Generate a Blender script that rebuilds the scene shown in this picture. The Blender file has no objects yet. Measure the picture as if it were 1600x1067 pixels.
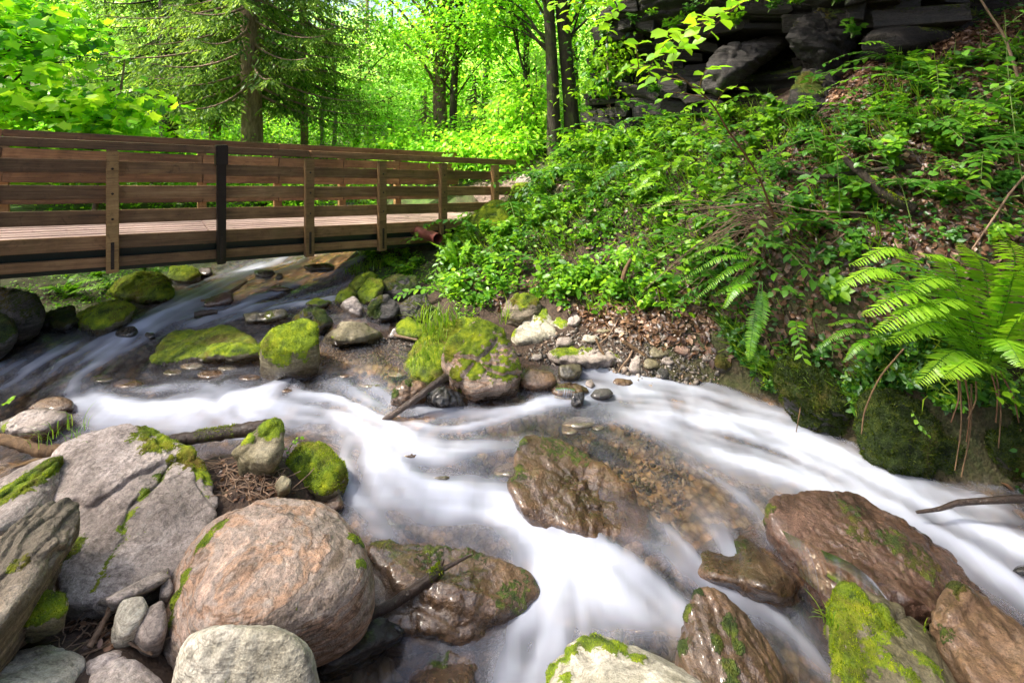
import bpy, bmesh, math, random
import numpy as np
from mathutils import Vector, Matrix

# ------------------------------------------------------------------ camera, sky, sun, exposure
F, CX, V0, EYE = 780.0, 800.0, 200.0, 3.3          # focal length in photo pixels, horizon row, eye height (m)
sc = bpy.context.scene
cam = bpy.data.cameras.new('camera')
cam.sensor_width = 36.0
cam.lens = F / 1600.0 * 36.0
cam.shift_y = -(533.5 - V0) / 1600.0
cam.clip_start, cam.clip_end = 0.05, 500.0
camo = bpy.data.objects.new('camera', cam)
sc.collection.objects.link(camo)
camo.location = (0, 0, EYE)
camo.rotation_euler = (math.pi / 2, 0, 0)
sc.camera = camo

SUN = Vector((-0.60, -0.08, 0.80)).normalized()
w = bpy.data.worlds.new('World'); sc.world = w; w.use_nodes = True
nt = w.node_tree
sky = nt.nodes.new('ShaderNodeTexSky'); sky.sky_type = 'NISHITA'; sky.sun_disc = False
sky.sun_elevation = math.asin(SUN.z); sky.sun_rotation = math.atan2(SUN.x, SUN.y)
sky.air_density = 1.0; sky.dust_density = 6.0; sky.ozone_density = 1.0
nt.links.new(sky.outputs[0], nt.nodes['Background'].inputs[0])
nt.nodes['Background'].inputs[1].default_value = 0.13
sl = bpy.data.lights.new('sun', 'SUN'); sl.energy = 5.0; sl.angle = math.radians(3); sl.color = (1, 0.93, 0.82)
so = bpy.data.objects.new('sun', sl); sc.collection.objects.link(so)
so.rotation_euler = SUN.to_track_quat('Z', 'Y').to_euler(); so.location = (0, 0, 30)
vs = sc.view_settings
vs.view_transform = 'Standard'; vs.look = 'None'; vs.exposure = 1.7; vs.gamma = 1.0; vs.use_curve_mapping = False
cy = sc.cycles
cy.use_denoising = True
cy.use_adaptive_sampling = True; cy.adaptive_threshold = 0.03
cy.max_bounces = 6; cy.diffuse_bounces = 3; cy.glossy_bounces = 2; cy.transmission_bounces = 4; cy.transparent_max_bounces = 10
cy.caustics_reflective = False; cy.caustics_refractive = False
cy.sample_clamp_indirect = 6.0

# ------------------------------------------------------------------ helpers
rng = np.random.default_rng(11)
random.seed(5)
COL = sc.collection

def P(u, v, Y):
    return np.array([(u - CX) / F * Y, Y, EYE - (v - V0) / F * Y])
def PH(u, v, H):
    return P(u, v, F * H / (v - V0))

def smooth(a, b, x):
    t = np.clip((x - a) / (b - a), 0, 1)
    return t * t * (3 - 2 * t)
def unit(a):
    a = np.asarray(a, float)
    return a / np.maximum(np.linalg.norm(a, axis=-1, keepdims=True), 1e-9)

_perm = np.random.default_rng(3).permutation(256)
_perm = np.concatenate([_perm, _perm, _perm])
_grad = unit(np.random.default_rng(4).normal(size=(256, 3)))
def noise3(p):
    p = np.asarray(p, float)
    i = np.floor(p).astype(np.int64); f = p - i; i &= 255
    u = f * f * f * (f * (f * 6 - 15) + 10)
    out = 0.0
    for dx in (0, 1):
        for dy in (0, 1):
            for dz in (0, 1):
                h = _perm[_perm[_perm[i[:, 0] + dx] + i[:, 1] + dy] + i[:, 2] + dz]
                g = _grad[h]
                d = (g * (f - np.array([dx, dy, dz]))).sum(1)
                wx = u[:, 0] if dx else 1 - u[:, 0]
                wy = u[:, 1] if dy else 1 - u[:, 1]
                wz = u[:, 2] if dz else 1 - u[:, 2]
                out = out + wx * wy * wz * d
    return out * 1.6
def fbm(p, octv=4, gain=0.5, lac=2.03):
    p = np.asarray(p, float); a, s = 1.0, 0.0
    for k in range(octv):
        s = s + a * noise3(p + 17.3 * k); p = p * lac; a *= gain
    return s
def xy0(x, y, z=0.0):
    x = np.asarray(x, float)
    return np.stack([x.ravel(), np.asarray(y, float).ravel(), np.full(x.size, z)], 1)

def mesh_np(name, V, faces, mats, attrs=None, smoothed=True, fmat=None):
    """faces: (n,3) / (n,4) array or a list of such arrays"""
    me = bpy.data.meshes.new(name)
    if not isinstance(faces, (list, tuple)): faces = [faces]
    faces = [np.asarray(f, np.int32) for f in faces if len(f)]
    V = np.asarray(V, np.float32)
    me.vertices.add(len(V)); me.vertices.foreach_set('co', V.ravel())
    tot = sum(f.size for f in faces); nf = sum(len(f) for f in faces)
    me.loops.add(tot); me.polygons.add(nf)
    me.loops.foreach_set('vertex_index', np.concatenate([f.ravel() for f in faces]))
    sizes = np.concatenate([np.full(len(f), f.shape[1], np.int32) for f in faces])
    starts = np.concatenate([[0], np.cumsum(sizes)[:-1]]).astype(np.int32)
    me.polygons.foreach_set('loop_start', starts)
    if fmat is not None: me.polygons.foreach_set('material_index', np.asarray(fmat, np.int32))
    me.update(calc_edges=True)
    me.polygons.foreach_set('use_smooth', np.full(nf, smoothed))
    for k, a in (attrs or {}).items():
        at = me.attributes.new(k, 'FLOAT', 'POINT'); at.data.foreach_set('value', np.asarray(a, np.float32))
    for m in (mats if isinstance(mats, (list, tuple)) else [mats]): me.materials.append(m)
    me.update()
    return me

def link(name, data, parent=None, loc=(0, 0, 0), **props):
    o = bpy.data.objects.new(name, data); COL.objects.link(o)
    o.location = loc
    if parent is not None: o.parent = parent
    for k, v in props.items(): o[k] = v
    return o
def thing(name, label, cat, loc=(0, 0, 0), group=None):
    o = link(name, None, None, tuple(loc), label=label, category=cat)
    o.empty_display_size = 0.1
    if group: o['group'] = group
    return o
def tag(o, label, cat, group=None):
    o['label'] = label; o['category'] = cat
    if group: o['group'] = group
    return o
def mesh_thing(name, label, cat, V, faces, mats, attrs=None, group=None, smoothed=True):
    V = np.asarray(V, float)
    c = np.array([V[:, 0].mean(), V[:, 1].mean(), V[:, 2].min()])
    o = link(name, mesh_np(name, V - c, faces, mats, attrs, smoothed), None, tuple(c))
    return tag(o, label, cat, group)

class Acc:
    """collects vertex / face batches of one mesh"""
    def __init__(s): s.V, s.F3, s.F4, s.T, s.n = [], [], [], [], 0
    def add(s, V, f, tint=0.5):
        V = np.asarray(V, float).reshape(-1, 3); f = np.asarray(f)
        (s.F3 if f.shape[-1] == 3 else s.F4).append(f.reshape(-1, f.shape[-1]) + s.n)
        s.V.append(V); s.n += len(V)
        s.T.append(np.broadcast_to(np.asarray(tint, float), (len(V),)) if np.ndim(tint) == 0 else np.asarray(tint, float))
    def mesh(s, name, mats, off=(0, 0, 0), smoothed=True):
        fs = [np.concatenate(x) for x in (s.F3, s.F4) if x]
        return mesh_np(name, np.concatenate(s.V) - np.asarray(off), fs, mats, {'tint': np.concatenate(s.T)}, smoothed)

def tube(pts, rad, sides=6, cap=True):
    pts = np.asarray(pts, float); n = len(pts)
    rad = np.broadcast_to(np.asarray(rad, float), (n,))
    t = unit(np.gradient(pts, axis=0))
    ref = np.array([0.31, 0.17, 0.93]) if abs(t[0] @ np.array([0.31, 0.17, 0.93])) < 0.95 else np.array([1.0, 0, 0])
    a = unit(np.cross(t, ref)); b = np.cross(t, a)
    ang = np.linspace(0, 2 * np.pi, sides, endpoint=False)
    V = pts[:, None] + rad[:, None, None] * (np.cos(ang)[None, :, None] * a[:, None] + np.sin(ang)[None, :, None] * b[:, None])
    i = np.arange(n - 1)[:, None] * sides; j = np.arange(sides)[None]; j2 = (j + 1) % sides
    q = np.stack([i + j, i + j2, i + sides + j2, i + sides + j], -1).reshape(-1, 4)
    return V.reshape(-1, 3), q
def curve(ctrl, n=24):
    """Catmull-Rom through control points"""
    c = np.asarray(ctrl, float)
    c = np.vstack([2 * c[0] - c[1], c, 2 * c[-1] - c[-2]])
    m = len(c) - 3; out = []
    for t in np.linspace(0, m - 1e-6, n):
        k = int(t); x = t - k; p0, p1, p2, p3 = c[k:k + 4]
        out.append(0.5 * (2 * p1 + (p2 - p0) * x + (2 * p0 - 5 * p1 + 4 * p2 - p3) * x * x + (3 * p1 - p0 - 3 * p2 + p3) * x ** 3))
    return np.array(out)

# leaf templates: x along the leaf, y across, z up
T_OVATE = (np.array([[0, 0, 0], [.32, .27, .05], [.7, .22, .02], [1, 0, -.1], [.7, -.22, .02], [.32, -.27, .05], [.5, 0, -.01]]),
           np.array([[0, 6, 1], [1, 6, 2], [2, 6, 3], [3, 6, 4], [4, 6, 5], [5, 6, 0]]))
T_DIAMOND = (np.array([[0, 0, 0], [.45, .3, .06], [1, 0, -.05], [.45, -.3, .06]]), np.array([[0, 2, 1], [0, 3, 2]]))
T_NEEDLE = (np.array([[0, 0, 0], [.5, .085, -.02], [1, 0, -.06], [.5, -.085, -.02]]), np.array([[0, 2, 1], [0, 3, 2]]))
T_BLADE = (np.array([[0, -.05, 0], [0, .05, 0], [1, 0, 0]]), np.array([[0, 1, 2]]))
_mo = [(0, 0), (.02, .22), (.10, .46), (.30, .34), (.46, .60), (.62, .34), (.72, .22), (1.0, 0)]
_mo = _mo + [(x, -y) for x, y in _mo[-2:0:-1]]
T_MAPLE = (np.array([[x, y, .05 * abs(y) - .12 * x * x] for x, y in _mo] + [[.42, 0, .02]]),
           np.array([[k, (k + 1) % len(_mo), len(_mo)] for k in range(len(_mo))]))

def leaf_batch(acc, pos, axis, nrm, size, tmpl, tint):
    tv, tf = tmpl; n = len(pos)
    x = unit(axis); z = unit(nrm - (nrm * x).sum(1, keepdims=True) * x); y = np.cross(z, x)
    size = np.broadcast_to(np.asarray(size, float), (n,))
    V = pos[:, None] + size[:, None, None] * (tv[None, :, 0:1] * x[:, None] + tv[None, :, 1:2] * y[:, None] + tv[None, :, 2:3] * z[:, None])
    f = tf[None] + (np.arange(n) * len(tv))[:, None, None]
    acc.add(V, f.reshape(-1, 3), np.repeat(np.broadcast_to(np.asarray(tint, float), (n,)), len(tv)))

# ------------------------------------------------------------------ materials
def M(name):
    m = bpy.data.materials.new(name); m.use_nodes = True; t = m.node_tree; t.nodes.clear()
    return m, t
def nd(t, typ, **kw):
    n = t.nodes.new(typ)
    for k, v in kw.items():
        if k.startswith('i_'):
            key = k[2:]; key = int(key) if key.isdigit() else key.replace('_', ' ')
            if hasattr(v, 'links') or isinstance(v, bpy.types.NodeSocket): t.links.new(v, n.inputs[key])
            else: n.inputs[key].default_value = v
        else: setattr(n, k, v)
    return n
def ramp(t, fac, stops, interp='LINEAR'):
    n = t.nodes.new('ShaderNodeValToRGB'); t.links.new(fac, n.inputs[0]); cr = n.color_ramp; cr.interpolation = interp
    while len(cr.elements) < len(stops): cr.elements.new(0.5)
    for e, (p, c) in zip(cr.elements, stops):
        e.position = p; e.color = (*c, 1) if len(c) == 3 else c
    return n.outputs[0]
def mixc(t, fac, a, b, mode='MIX'):
    n = t.nodes.new('ShaderNodeMix'); n.data_type = 'RGBA'; n.blend_type = mode
    for s, v in ((n.inputs[0], fac), (n.inputs[6], a), (n.inputs[7], b)):
        if isinstance(v, bpy.types.NodeSocket): t.links.new(v, s)
        else: s.default_value = (*v, 1) if isinstance(v, tuple) and len(v) == 3 else v
    return n.outputs[2]
def math_(t, op, a, b=0.0, clamp=False):
    n = t.nodes.new('ShaderNodeMath'); n.operation = op; n.use_clamp = clamp
    for s, v in ((n.inputs[0], a), (n.inputs[1], b)):
        if isinstance(v, bpy.types.NodeSocket): t.links.new(v, s)
        else: s.default_value = v
    return n.outputs[0]
def attr(t, name):
    return nd(t, 'ShaderNodeAttribute', attribute_name=name).outputs['Fac']
def coords(t, scale=(1, 1, 1), rot=(0, 0, 0), rand=True):
    tc = nd(t, 'ShaderNodeTexCoord'); o = tc.outputs['Object']
    if rand:
        oi = nd(t, 'ShaderNodeObjectInfo'); r = math_(t, 'MULTIPLY', oi.outputs['Random'], 37.0)
        va = nd(t, 'ShaderNodeVectorMath', operation='ADD'); t.links.new(o, va.inputs[0]); t.links.new(r, va.inputs[1]); o = va.outputs[0]
    mp = nd(t, 'ShaderNodeMapping'); t.links.new(o, mp.inputs[0]); mp.inputs['Scale'].default_value = scale; mp.inputs['Rotation'].default_value = rot
    return mp.outputs[0]
def noise(t, co, scale, detail=6, rough=0.6, dist=0.0):
    n = nd(t, 'ShaderNodeTexNoise'); t.links.new(co, n.inputs['Vector'])
    n.inputs['Scale'].default_value = scale; n.inputs['Detail'].default_value = detail; n.inputs['Roughness'].default_value = rough; n.inputs['Distortion'].default_value = dist
    return n.outputs['Fac']
def out(t, sh):
    o = nd(t, 'ShaderNodeOutputMaterial'); t.links.new(sh, o.inputs[0])

MOSS = ((0.030, 0.055, 0.004), (0.16, 0.23, 0.008), (0.38, 0.42, 0.012))
MOSSW = ((0.012, 0.028, 0.004), (0.055, 0.085, 0.007), (0.17, 0.20, 0.012))
MOSSD = ((0.008, 0.016, 0.003), (0.030, 0.052, 0.005), (0.09, 0.11, 0.010))
def rock_mat(name, stops, band=0.4, bandrot=(0.4, 0.5, 0.2), bandscale=(2, 2, 14), spec=(0.0, 0.0), bump=0.6, moss=MOSS, fine=0.45, vein_=0.55):
    m, t = M(name)
    co = coords(t); cb = coords(t, bandscale, bandrot)
    n1 = noise(t, co, 2.2, 5, 0.62, 0.6); nb = noise(t, cb, 1.0, 4, 0.6, 0.5); n2 = noise(t, co, 38, 3, 0.7); n3 = noise(t, co, 9, 4, 0.65, 0.3)
    fac = math_(t, 'ADD', math_(t, 'MULTIPLY', n1, 1 - band), math_(t, 'MULTIPLY', nb, band))
    fac = math_(t, 'ADD', math_(t, 'MULTIPLY', math_(t, 'SUBTRACT', fac, 0.5), 1.9), 0.5, True)
    c = ramp(t, fac, stops)
    n4 = noise(t, co, 130, 2, 0.6)
    c = mixc(t, fine, c, ramp(t, n2, [(0.32, (0.18, 0.17, 0.16)), (0.5, (1, 1, 1)), (0.70, (1.6, 1.6, 1.6))]), 'MULTIPLY')
    c = mixc(t, 0.38, c, ramp(t, n4, [(0.32, (0.3, 0.3, 0.3)), (0.5, (1, 1, 1)), (0.7, (1.6, 1.6, 1.6))]), 'MULTIPLY')
    vein = ramp(t, nb, [(0.470, (1, 1, 1)), (0.495, (0.30, 0.27, 0.24)), (0.515, (1, 1, 1)), (0.60, (1, 1, 1)), (0.615, (1.5, 1.45, 1.4)), (0.63, (1, 1, 1))])
    c = mixc(t, vein_, c, vein, 'MULTIPLY')
    c = mixc(t, 0.5, c, ramp(t, n3, [(0.3, (0.45, 0.43, 0.40)), (0.6, (1.15, 1.15, 1.15))]), 'MULTIPLY')
    lich = ramp(t, noise(t, co, 14, 2, 0.75), [(0.60, (0, 0, 0)), (0.68, (1, 1, 1))])
    c = mixc(t, math_(t, 'MULTIPLY', lich, spec[0]), c, (0.55, 0.55, 0.48))
    wet = attr(t, 'wet')
    c = mixc(t, math_(t, 'MULTIPLY', wet, 0.8, True), c, mixc(t, 1.0, c, (0.33, 0.29, 0.26), 'MULTIPLY'))
    ms = attr(t, 'moss')
    mn = noise(t, co, 26, 3, 0.75)
    mfac = math_(t, 'ADD', ms, math_(t, 'MULTIPLY', math_(t, 'SUBTRACT', mn, 0.5), 2.4))
    mfac = ramp(t, mfac, [(0.46, (0, 0, 0)), (0.62, (1, 1, 1))])
    mc = ramp(t, n3, [(0.32, moss[0]), (0.52, moss[1]), (0.72, moss[2])])
    mc = mixc(t, ramp(t, n1, [(0.5, (0, 0, 0)), (0.7, (1, 1, 1))]), mc, (0.13, 0.085, 0.010))
    c2 = mixc(t, mfac, c, mc)
    h = math_(t, 'ADD', math_(t, 'ADD', math_(t, 'MULTIPLY', n3, 0.6), math_(t, 'MULTIPLY', n2, 0.40)), math_(t, 'MULTIPLY', nb, 0.7))
    h = math_(t, 'ADD', h, math_(t, 'MULTIPLY', mfac, math_(t, 'MULTIPLY', noise(t, co, 120, 1), 0.5)))
    b = nd(t, 'ShaderNodeBump'); b.inputs['Strength'].default_value = bump; b.inputs['Distance'].default_value = 0.045; t.links.new(h, b.inputs['Height'])
    ro = math_(t, 'SUBTRACT', 0.82, math_(t, 'MULTIPLY', wet, math_(t, 'ADD', 0.34, math_(t, 'MULTIPLY', n3, 0.45))), True)
    ro = math_(t, 'ADD', ro, math_(t, 'MULTIPLY', mfac, 0.3), True)
    bs = nd(t, 'ShaderNodeBsdfPrincipled')
    t.links.new(math_(t, 'MULTIPLY', wet, math_(t, 'SUBTRACT', 1.0, mfac, True), True), bs.inputs['Coat Weight']); bs.inputs['Coat Roughness'].default_value = 0.20
    t.links.new(c2, bs.inputs['Base Color']); t.links.new(ro, bs.inputs['Roughness']); t.links.new(b.outputs[0], bs.inputs['Normal'])
    out(t, bs.outputs[0]); return m

def leaf_mat(name, stops, trans=0.45, gloss=0.05, rough=0.4, tboost=1.6):
    m, t = M(name)
    c = ramp(t, attr(t, 'tint'), stops)
    d = nd(t, 'ShaderNodeBsdfDiffuse'); t.links.new(c, d.inputs[0])
    tr = nd(t, 'ShaderNodeBsdfTranslucent'); t.links.new(mixc(t, 1.0, c, (tboost, tboost, tboost * 0.6), 'MULTIPLY'), tr.inputs[0])
    mx = nd(t, 'ShaderNodeMixShader'); mx.inputs[0].default_value = trans; t.links.new(d.outputs[0], mx.inputs[1]); t.links.new(tr.outputs[0], mx.inputs[2])
    g = nd(t, 'ShaderNodeBsdfGlossy'); g.inputs['Roughness'].default_value = rough; g.inputs[0].default_value = (0.9, 0.95, 1, 1)
    m2 = nd(t, 'ShaderNodeMixShader'); m2.inputs[0].default_value = gloss; t.links.new(mx.outputs[0], m2.inputs[1]); t.links.new(g.outputs[0], m2.inputs[2])
    out(t, m2.outputs[0]); return m

def wood_mat(name, stops, rough=0.6, gs=(1.2, 26, 26), bump=0.35, spread=0.35):
    m, t = M(name)
    co = coords(t, gs); cs = coords(t, (1, 1, 1))
    g = noise(t, co, 1.6, 8, 0.7, 0.4); s = noise(t, cs, 3.0, 5, 0.6, 0.5)
    c = ramp(t, math_(t, 'ADD', math_(t, 'MULTIPLY', g, 0.65), math_(t, 'MULTIPLY', s, 0.35)), stops)
    oi = nd(t, 'ShaderNodeObjectInfo')
    k = math_(t, 'ADD', 1 - spread, math_(t, 'MULTIPLY', oi.outputs['Random'], 2 * spread))
    cc = nd(t, 'ShaderNodeVectorMath', operation='SCALE'); t.links.new(c, cc.inputs[0]); t.links.new(k, cc.inputs['Scale'])
    st = ramp(t, noise(t, cs, 7, 6, 0.7, 1.5), [(0.56, (1, 1, 1)), (0.72, (0.35, 0.33, 0.30))])
    c = mixc(t, 0.8, cc.outputs[0], st, 'MULTIPLY')
    c = mixc(t, ramp(t, noise(t, cs, 1.1, 5, 0.7), [(0.55, (0, 0, 0)), (0.8, (0.5, 0.5, 0.5))]), c, (0.075, 0.075, 0.018))
    b = nd(t, 'ShaderNodeBump'); b.inputs['Strength'].default_value = bump; b.inputs['Distance'].default_value = 0.006; t.links.new(g, b.inputs['Height'])
    bs = nd(t, 'ShaderNodeBsdfPrincipled'); t.links.new(c, bs.inputs['Base Color']); bs.inputs['Roughness'].default_value = rough; t.links.new(b.outputs[0], bs.inputs['Normal'])
    out(t, bs.outputs[0]); return m

def plain_mat(name, c, rough=0.5, metal=0.0, vary=0.5, scale=20):
    m, t = M(name); co = coords(t)
    n = noise(t, co, scale, 6, 0.65)
    col = mixc(t, vary, c, ramp(t, n, [(0.3, (0.35, 0.33, 0.3)), (0.7, (1.35, 1.35, 1.35))]), 'MULTIPLY')
    bs = nd(t, 'ShaderNodeBsdfPrincipled'); t.links.new(col, bs.inputs['Base Color']); bs.inputs['Roughness'].default_value = rough; bs.inputs['Metallic'].default_value = metal
    b = nd(t, 'ShaderNodeBump'); b.inputs['Strength'].default_value = 0.3; b.inputs['Distance'].default_value = 0.005; t.links.new(n, b.inputs['Height']); t.links.new(b.outputs[0], bs.inputs['Normal'])
    out(t, bs.outputs[0]); return m

def bark_mat(name, c0, c1, moss=0.0, sc_=(14, 14, 3)):
    m, t = M(name); co = coords(t, sc_); cs = coords(t)
    n = noise(t, co, 1.5, 8, 0.7, 0.8)
    c = ramp(t, n, [(0.3, c0), (0.7, c1)])
    c = mixc(t, ramp(t, noise(t, cs, 2.5, 5, 0.7), [(0.62 - moss * 0.4, (0, 0, 0)), (0.8 - moss * 0.3, (1, 1, 1))]), c, (0.06, 0.085, 0.012))
    b = nd(t, 'ShaderNodeBump'); b.inputs['Strength'].default_value = 0.8; b.inputs['Distance'].default_value = 0.03; t.links.new(n, b.inputs['Height'])
    bs = nd(t, 'ShaderNodeBsdfPrincipled'); t.links.new(c, bs.inputs['Base Color']); bs.inputs['Roughness'].default_value = 0.85; t.links.new(b.outputs[0], bs.inputs['Normal'])
    out(t, bs.outputs[0]); return m

MT = {}
MT['grey'] = rock_mat('rock_grey', [(0.1, (0.14, 0.11, 0.09)), (0.42, (0.30, 0.25, 0.215)), (0.62, (0.42, 0.355, 0.315)), (0.9, (0.54, 0.47, 0.42))], 0.3, spec=(0.10, 0))
MT['pink'] = rock_mat('rock_pink_gneiss', [(0.05, (0.08, 0.06, 0.04)), (0.28, (0.22, 0.16, 0.11)), (0.42, (0.36, 0.29, 0.24)), (0.52, (0.44, 0.27, 0.17)), (0.60, (0.34, 0.27, 0.22)), (0.72, (0.47, 0.33, 0.25)), (0.9, (0.58, 0.47, 0.39))], 0.7, (0.5, 0.9, 0.2), (1.3, 1.3, 10), spec=(0.18, 0), vein_=0.8, bump=0.8)
MT['pale'] = rock_mat('rock_pale', [(0.1, (0.17, 0.15, 0.10)), (0.4, (0.36, 0.33, 0.25)), (0.7, (0.52, 0.48, 0.40)), (0.95, (0.62, 0.58, 0.52))], 0.3, spec=(0.25, 0), bump=0.5)
MT['olive'] = rock_mat('rock_olive', [(0.1, (0.08, 0.07, 0.035)), (0.4, (0.17, 0.145, 0.075)), (0.7, (0.27, 0.235, 0.15)), (0.95, (0.36, 0.33, 0.24))], 0.45, spec=(0.12, 0))
MT['brown'] = rock_mat('rock_brown_wet', [(0.05, (0.045, 0.03, 0.018)), (0.35, (0.16, 0.10, 0.055)), (0.6, (0.27, 0.16, 0.085)), (0.9, (0.40, 0.29, 0.21))], 0.55, (0.2, 0.7, 0.3), (2, 2, 12), bump=0.9, moss=MOSSW)
MT['red'] = rock_mat('rock_red_wet', [(0.08, (0.025, 0.016, 0.012)), (0.38, (0.115, 0.062, 0.042)), (0.6, (0.22, 0.125, 0.085)), (0.9, (0.42, 0.30, 0.25))], 0.35, (0.3, 0.3, 0.3), (3, 3, 9), bump=0.8, moss=MOSSW)
MT['dark'] = rock_mat('rock_dark', [(0.1, (0.018, 0.017, 0.015)), (0.45, (0.055, 0.05, 0.045)), (0.8, (0.12, 0.11, 0.10))], 0.6, (0.15, 0.1, 0.0), (1.5, 1.5, 16), bump=0.9, moss=MOSSD)
MT['schist'] = rock_mat('rock_schist', [(0.1, (0.06, 0.05, 0.032)), (0.4, (0.15, 0.125, 0.085)), (0.65, (0.25, 0.20, 0.14)), (0.9, (0.33, 0.29, 0.23))], 0.75, (0.25, 0.35, 0.1), (1.5, 1.5, 18), bump=0.9)
MT['cliff'] = rock_mat('rock_cliff', [(0.1, (0.003, 0.0025, 0.002)), (0.45, (0.009, 0.0075, 0.006)), (0.75, (0.028, 0.023, 0.018)), (0.95, (0.08, 0.066, 0.052))], 0.75, (0.12, 0.18, 0.0), (1.2, 1.2, 13), bump=1.0, moss=((0.03, 0.06, 0.006), (0.08, 0.12, 0.01), (0.15, 0.15, 0.015)))  # base colour darkened to add to the shade under the overhang
G_ = lambda *a: [(p, c) for p, c in a]
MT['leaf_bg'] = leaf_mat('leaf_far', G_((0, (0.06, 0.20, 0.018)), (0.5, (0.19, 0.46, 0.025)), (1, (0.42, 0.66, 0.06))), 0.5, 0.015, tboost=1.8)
MT['leaf_far'] = leaf_mat('leaf_far_glow', G_((0, (0.16, 0.36, 0.07)), (0.5, (0.38, 0.60, 0.17)), (1, (0.66, 0.80, 0.36))), 0.5, 0.02, tboost=1.8)  # paled so the leaf colour itself carries the overexposed sunlit glow
MT['maple'] = leaf_mat('leaf_maple', G_((0, (0.03, 0.11, 0.03)), (0.35, (0.11, 0.36, 0.014)), (0.7, (0.25, 0.58, 0.016)), (1, (0.48, 0.74, 0.04))), 0.5, 0.03)
MT['herb'] = leaf_mat('leaf_herb', G_((0, (0.018, 0.075, 0.010)), (0.5, (0.085, 0.25, 0.012)), (1, (0.29, 0.52, 0.018))), 0.42, 0.025)
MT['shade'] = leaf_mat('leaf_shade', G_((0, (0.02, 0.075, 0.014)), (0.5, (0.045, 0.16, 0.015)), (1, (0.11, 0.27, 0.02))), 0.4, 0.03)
MT['fern'] = leaf_mat('leaf_fern', G_((0, (0.04, 0.16, 0.010)), (0.5, (0.13, 0.36, 0.012)), (1, (0.36, 0.60, 0.03))), 0.45, 0.05)
MT['grass'] = leaf_mat('leaf_grass', G_((0, (0.08, 0.16, 0.012)), (0.5, (0.17, 0.32, 0.015)), (1, (0.34, 0.46, 0.03))), 0.4, 0.05)
MT['mossf'] = leaf_mat('moss_fuzz', G_((0, (0.035, 0.07, 0.004)), (0.5, (0.18, 0.27, 0.008)), (1, (0.46, 0.52, 0.014))), 0.35, 0.01)
MT['canopy'] = leaf_mat('leaf_canopy', G_((0, (0.03, 0.045, 0.025)), (1, (0.06, 0.08, 0.045))), 0.12, 0.0)
MT['mossdark'] = leaf_mat('moss_fuzz_dark', G_((0, (0.010, 0.02, 0.003)), (0.5, (0.035, 0.06, 0.006)), (1, (0.12, 0.15, 0.012))), 0.3, 0.01)
MT['spruce'] = leaf_mat('needle_spruce', G_((0, (0.03, 0.07, 0.015)), (0.5, (0.10, 0.19, 0.03)), (1, (0.28, 0.40, 0.06))), 0.4, 0.01)
MT['litter'] = leaf_mat('leaf_dead', G_((0, (0.03, 0.014, 0.008)), (0.45, (0.10, 0.05, 0.026)), (0.8, (0.22, 0.115, 0.062)), (1, (0.36, 0.23, 0.14))), 0.15, 0.04)
MT['wood'] = wood_mat('timber_brown', [(0.30, (0.040, 0.019, 0.008)), (0.5, (0.20, 0.106, 0.044)), (0.70, (0.38, 0.23, 0.108))], 0.45)
MT['post'] = wood_mat('timber_post', [(0.28, (0.08, 0.040, 0.012)), (0.5, (0.27, 0.155, 0.055)), (0.72, (0.42, 0.26, 0.105))], 0.6, (26, 26, 1.2))
MT['deck'] = wood_mat('timber_deck', [(0.25, (0.22, 0.14, 0.11)), (0.5, (0.44, 0.32, 0.28)), (0.75, (0.56, 0.44, 0.40))], 0.5, spread=0.15)
MT['steel'] = plain_mat('steel_black', (0.014, 0.012, 0.011), 0.32, 0.3)
MT['girder'] = plain_mat('steel_green', (0.006, 0.018, 0.013), 0.4, 0.0)
MT['rust'] = plain_mat('steel_strap', (0.045, 0.035, 0.03), 0.5, 0.6)
MT['pipe'] = plain_mat('plastic_redbrown', (0.15, 0.042, 0.030), 0.4, 0.0, 0.25, 8)
MT['bark'] = bark_mat('bark_brown', (0.075, 0.045, 0.03), (0.38, 0.25, 0.175))
MT['barkdark'] = bark_mat('bark_dark', (0.012, 0.009, 0.006), (0.055, 0.04, 0.025), 0.35)
MT['barkpale'] = bark_mat('bark_pale', (0.12, 0.10, 0.08), (0.5, 0.46, 0.40), 0, (6, 6, 12))
MT['wetwood'] = bark_mat('wood_wet', (0.02, 0.013, 0.010), (0.09, 0.06, 0.045))
MT['wetwood'].node_tree.nodes['Principled BSDF'].inputs['Roughness'].default_value = 0.28
MT['deadwood'] = bark_mat('wood_dead', (0.07, 0.04, 0.02), (0.24, 0.145, 0.07))
MT['twig'] = bark_mat('twig_dry', (0.14, 0.085, 0.05), (0.38, 0.26, 0.17))
MT['stalk'] = plain_mat('stalk_green', (0.11, 0.18, 0.03), 0.6)
MT['stalkred'] = plain_mat('stalk_red', (0.14, 0.06, 0.025), 0.6)

# ------------------------------------------------------------------ terrain and water surfaces (height fields)
def rbf(pts, smooth_=0.02):
    pts = np.asarray(pts, float); n = len(pts)
    r = np.linalg.norm(pts[:, None, :2] - pts[None, :, :2], axis=2) + smooth_ * np.eye(n) * -1
    A = np.zeros((n + 3, n + 3)); A[:n, :n] = r; A[:n, n] = 1; A[:n, n + 1:n + 3] = pts[:, :2]; A[n, :n] = 1; A[n + 1:n + 3, :n] = pts[:, :2].T
    s = np.linalg.solve(A, np.concatenate([pts[:, 2], [0, 0, 0]]))
    def f(x, y):
        x = np.asarray(x, float); y = np.asarray(y, float)
        z = s[n] + s[n + 1] * x + s[n + 2] * y
        for k in range(n): z = z + s[k] * np.hypot(x - pts[k, 0], y - pts[k, 1])
        return z
    return f

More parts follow.
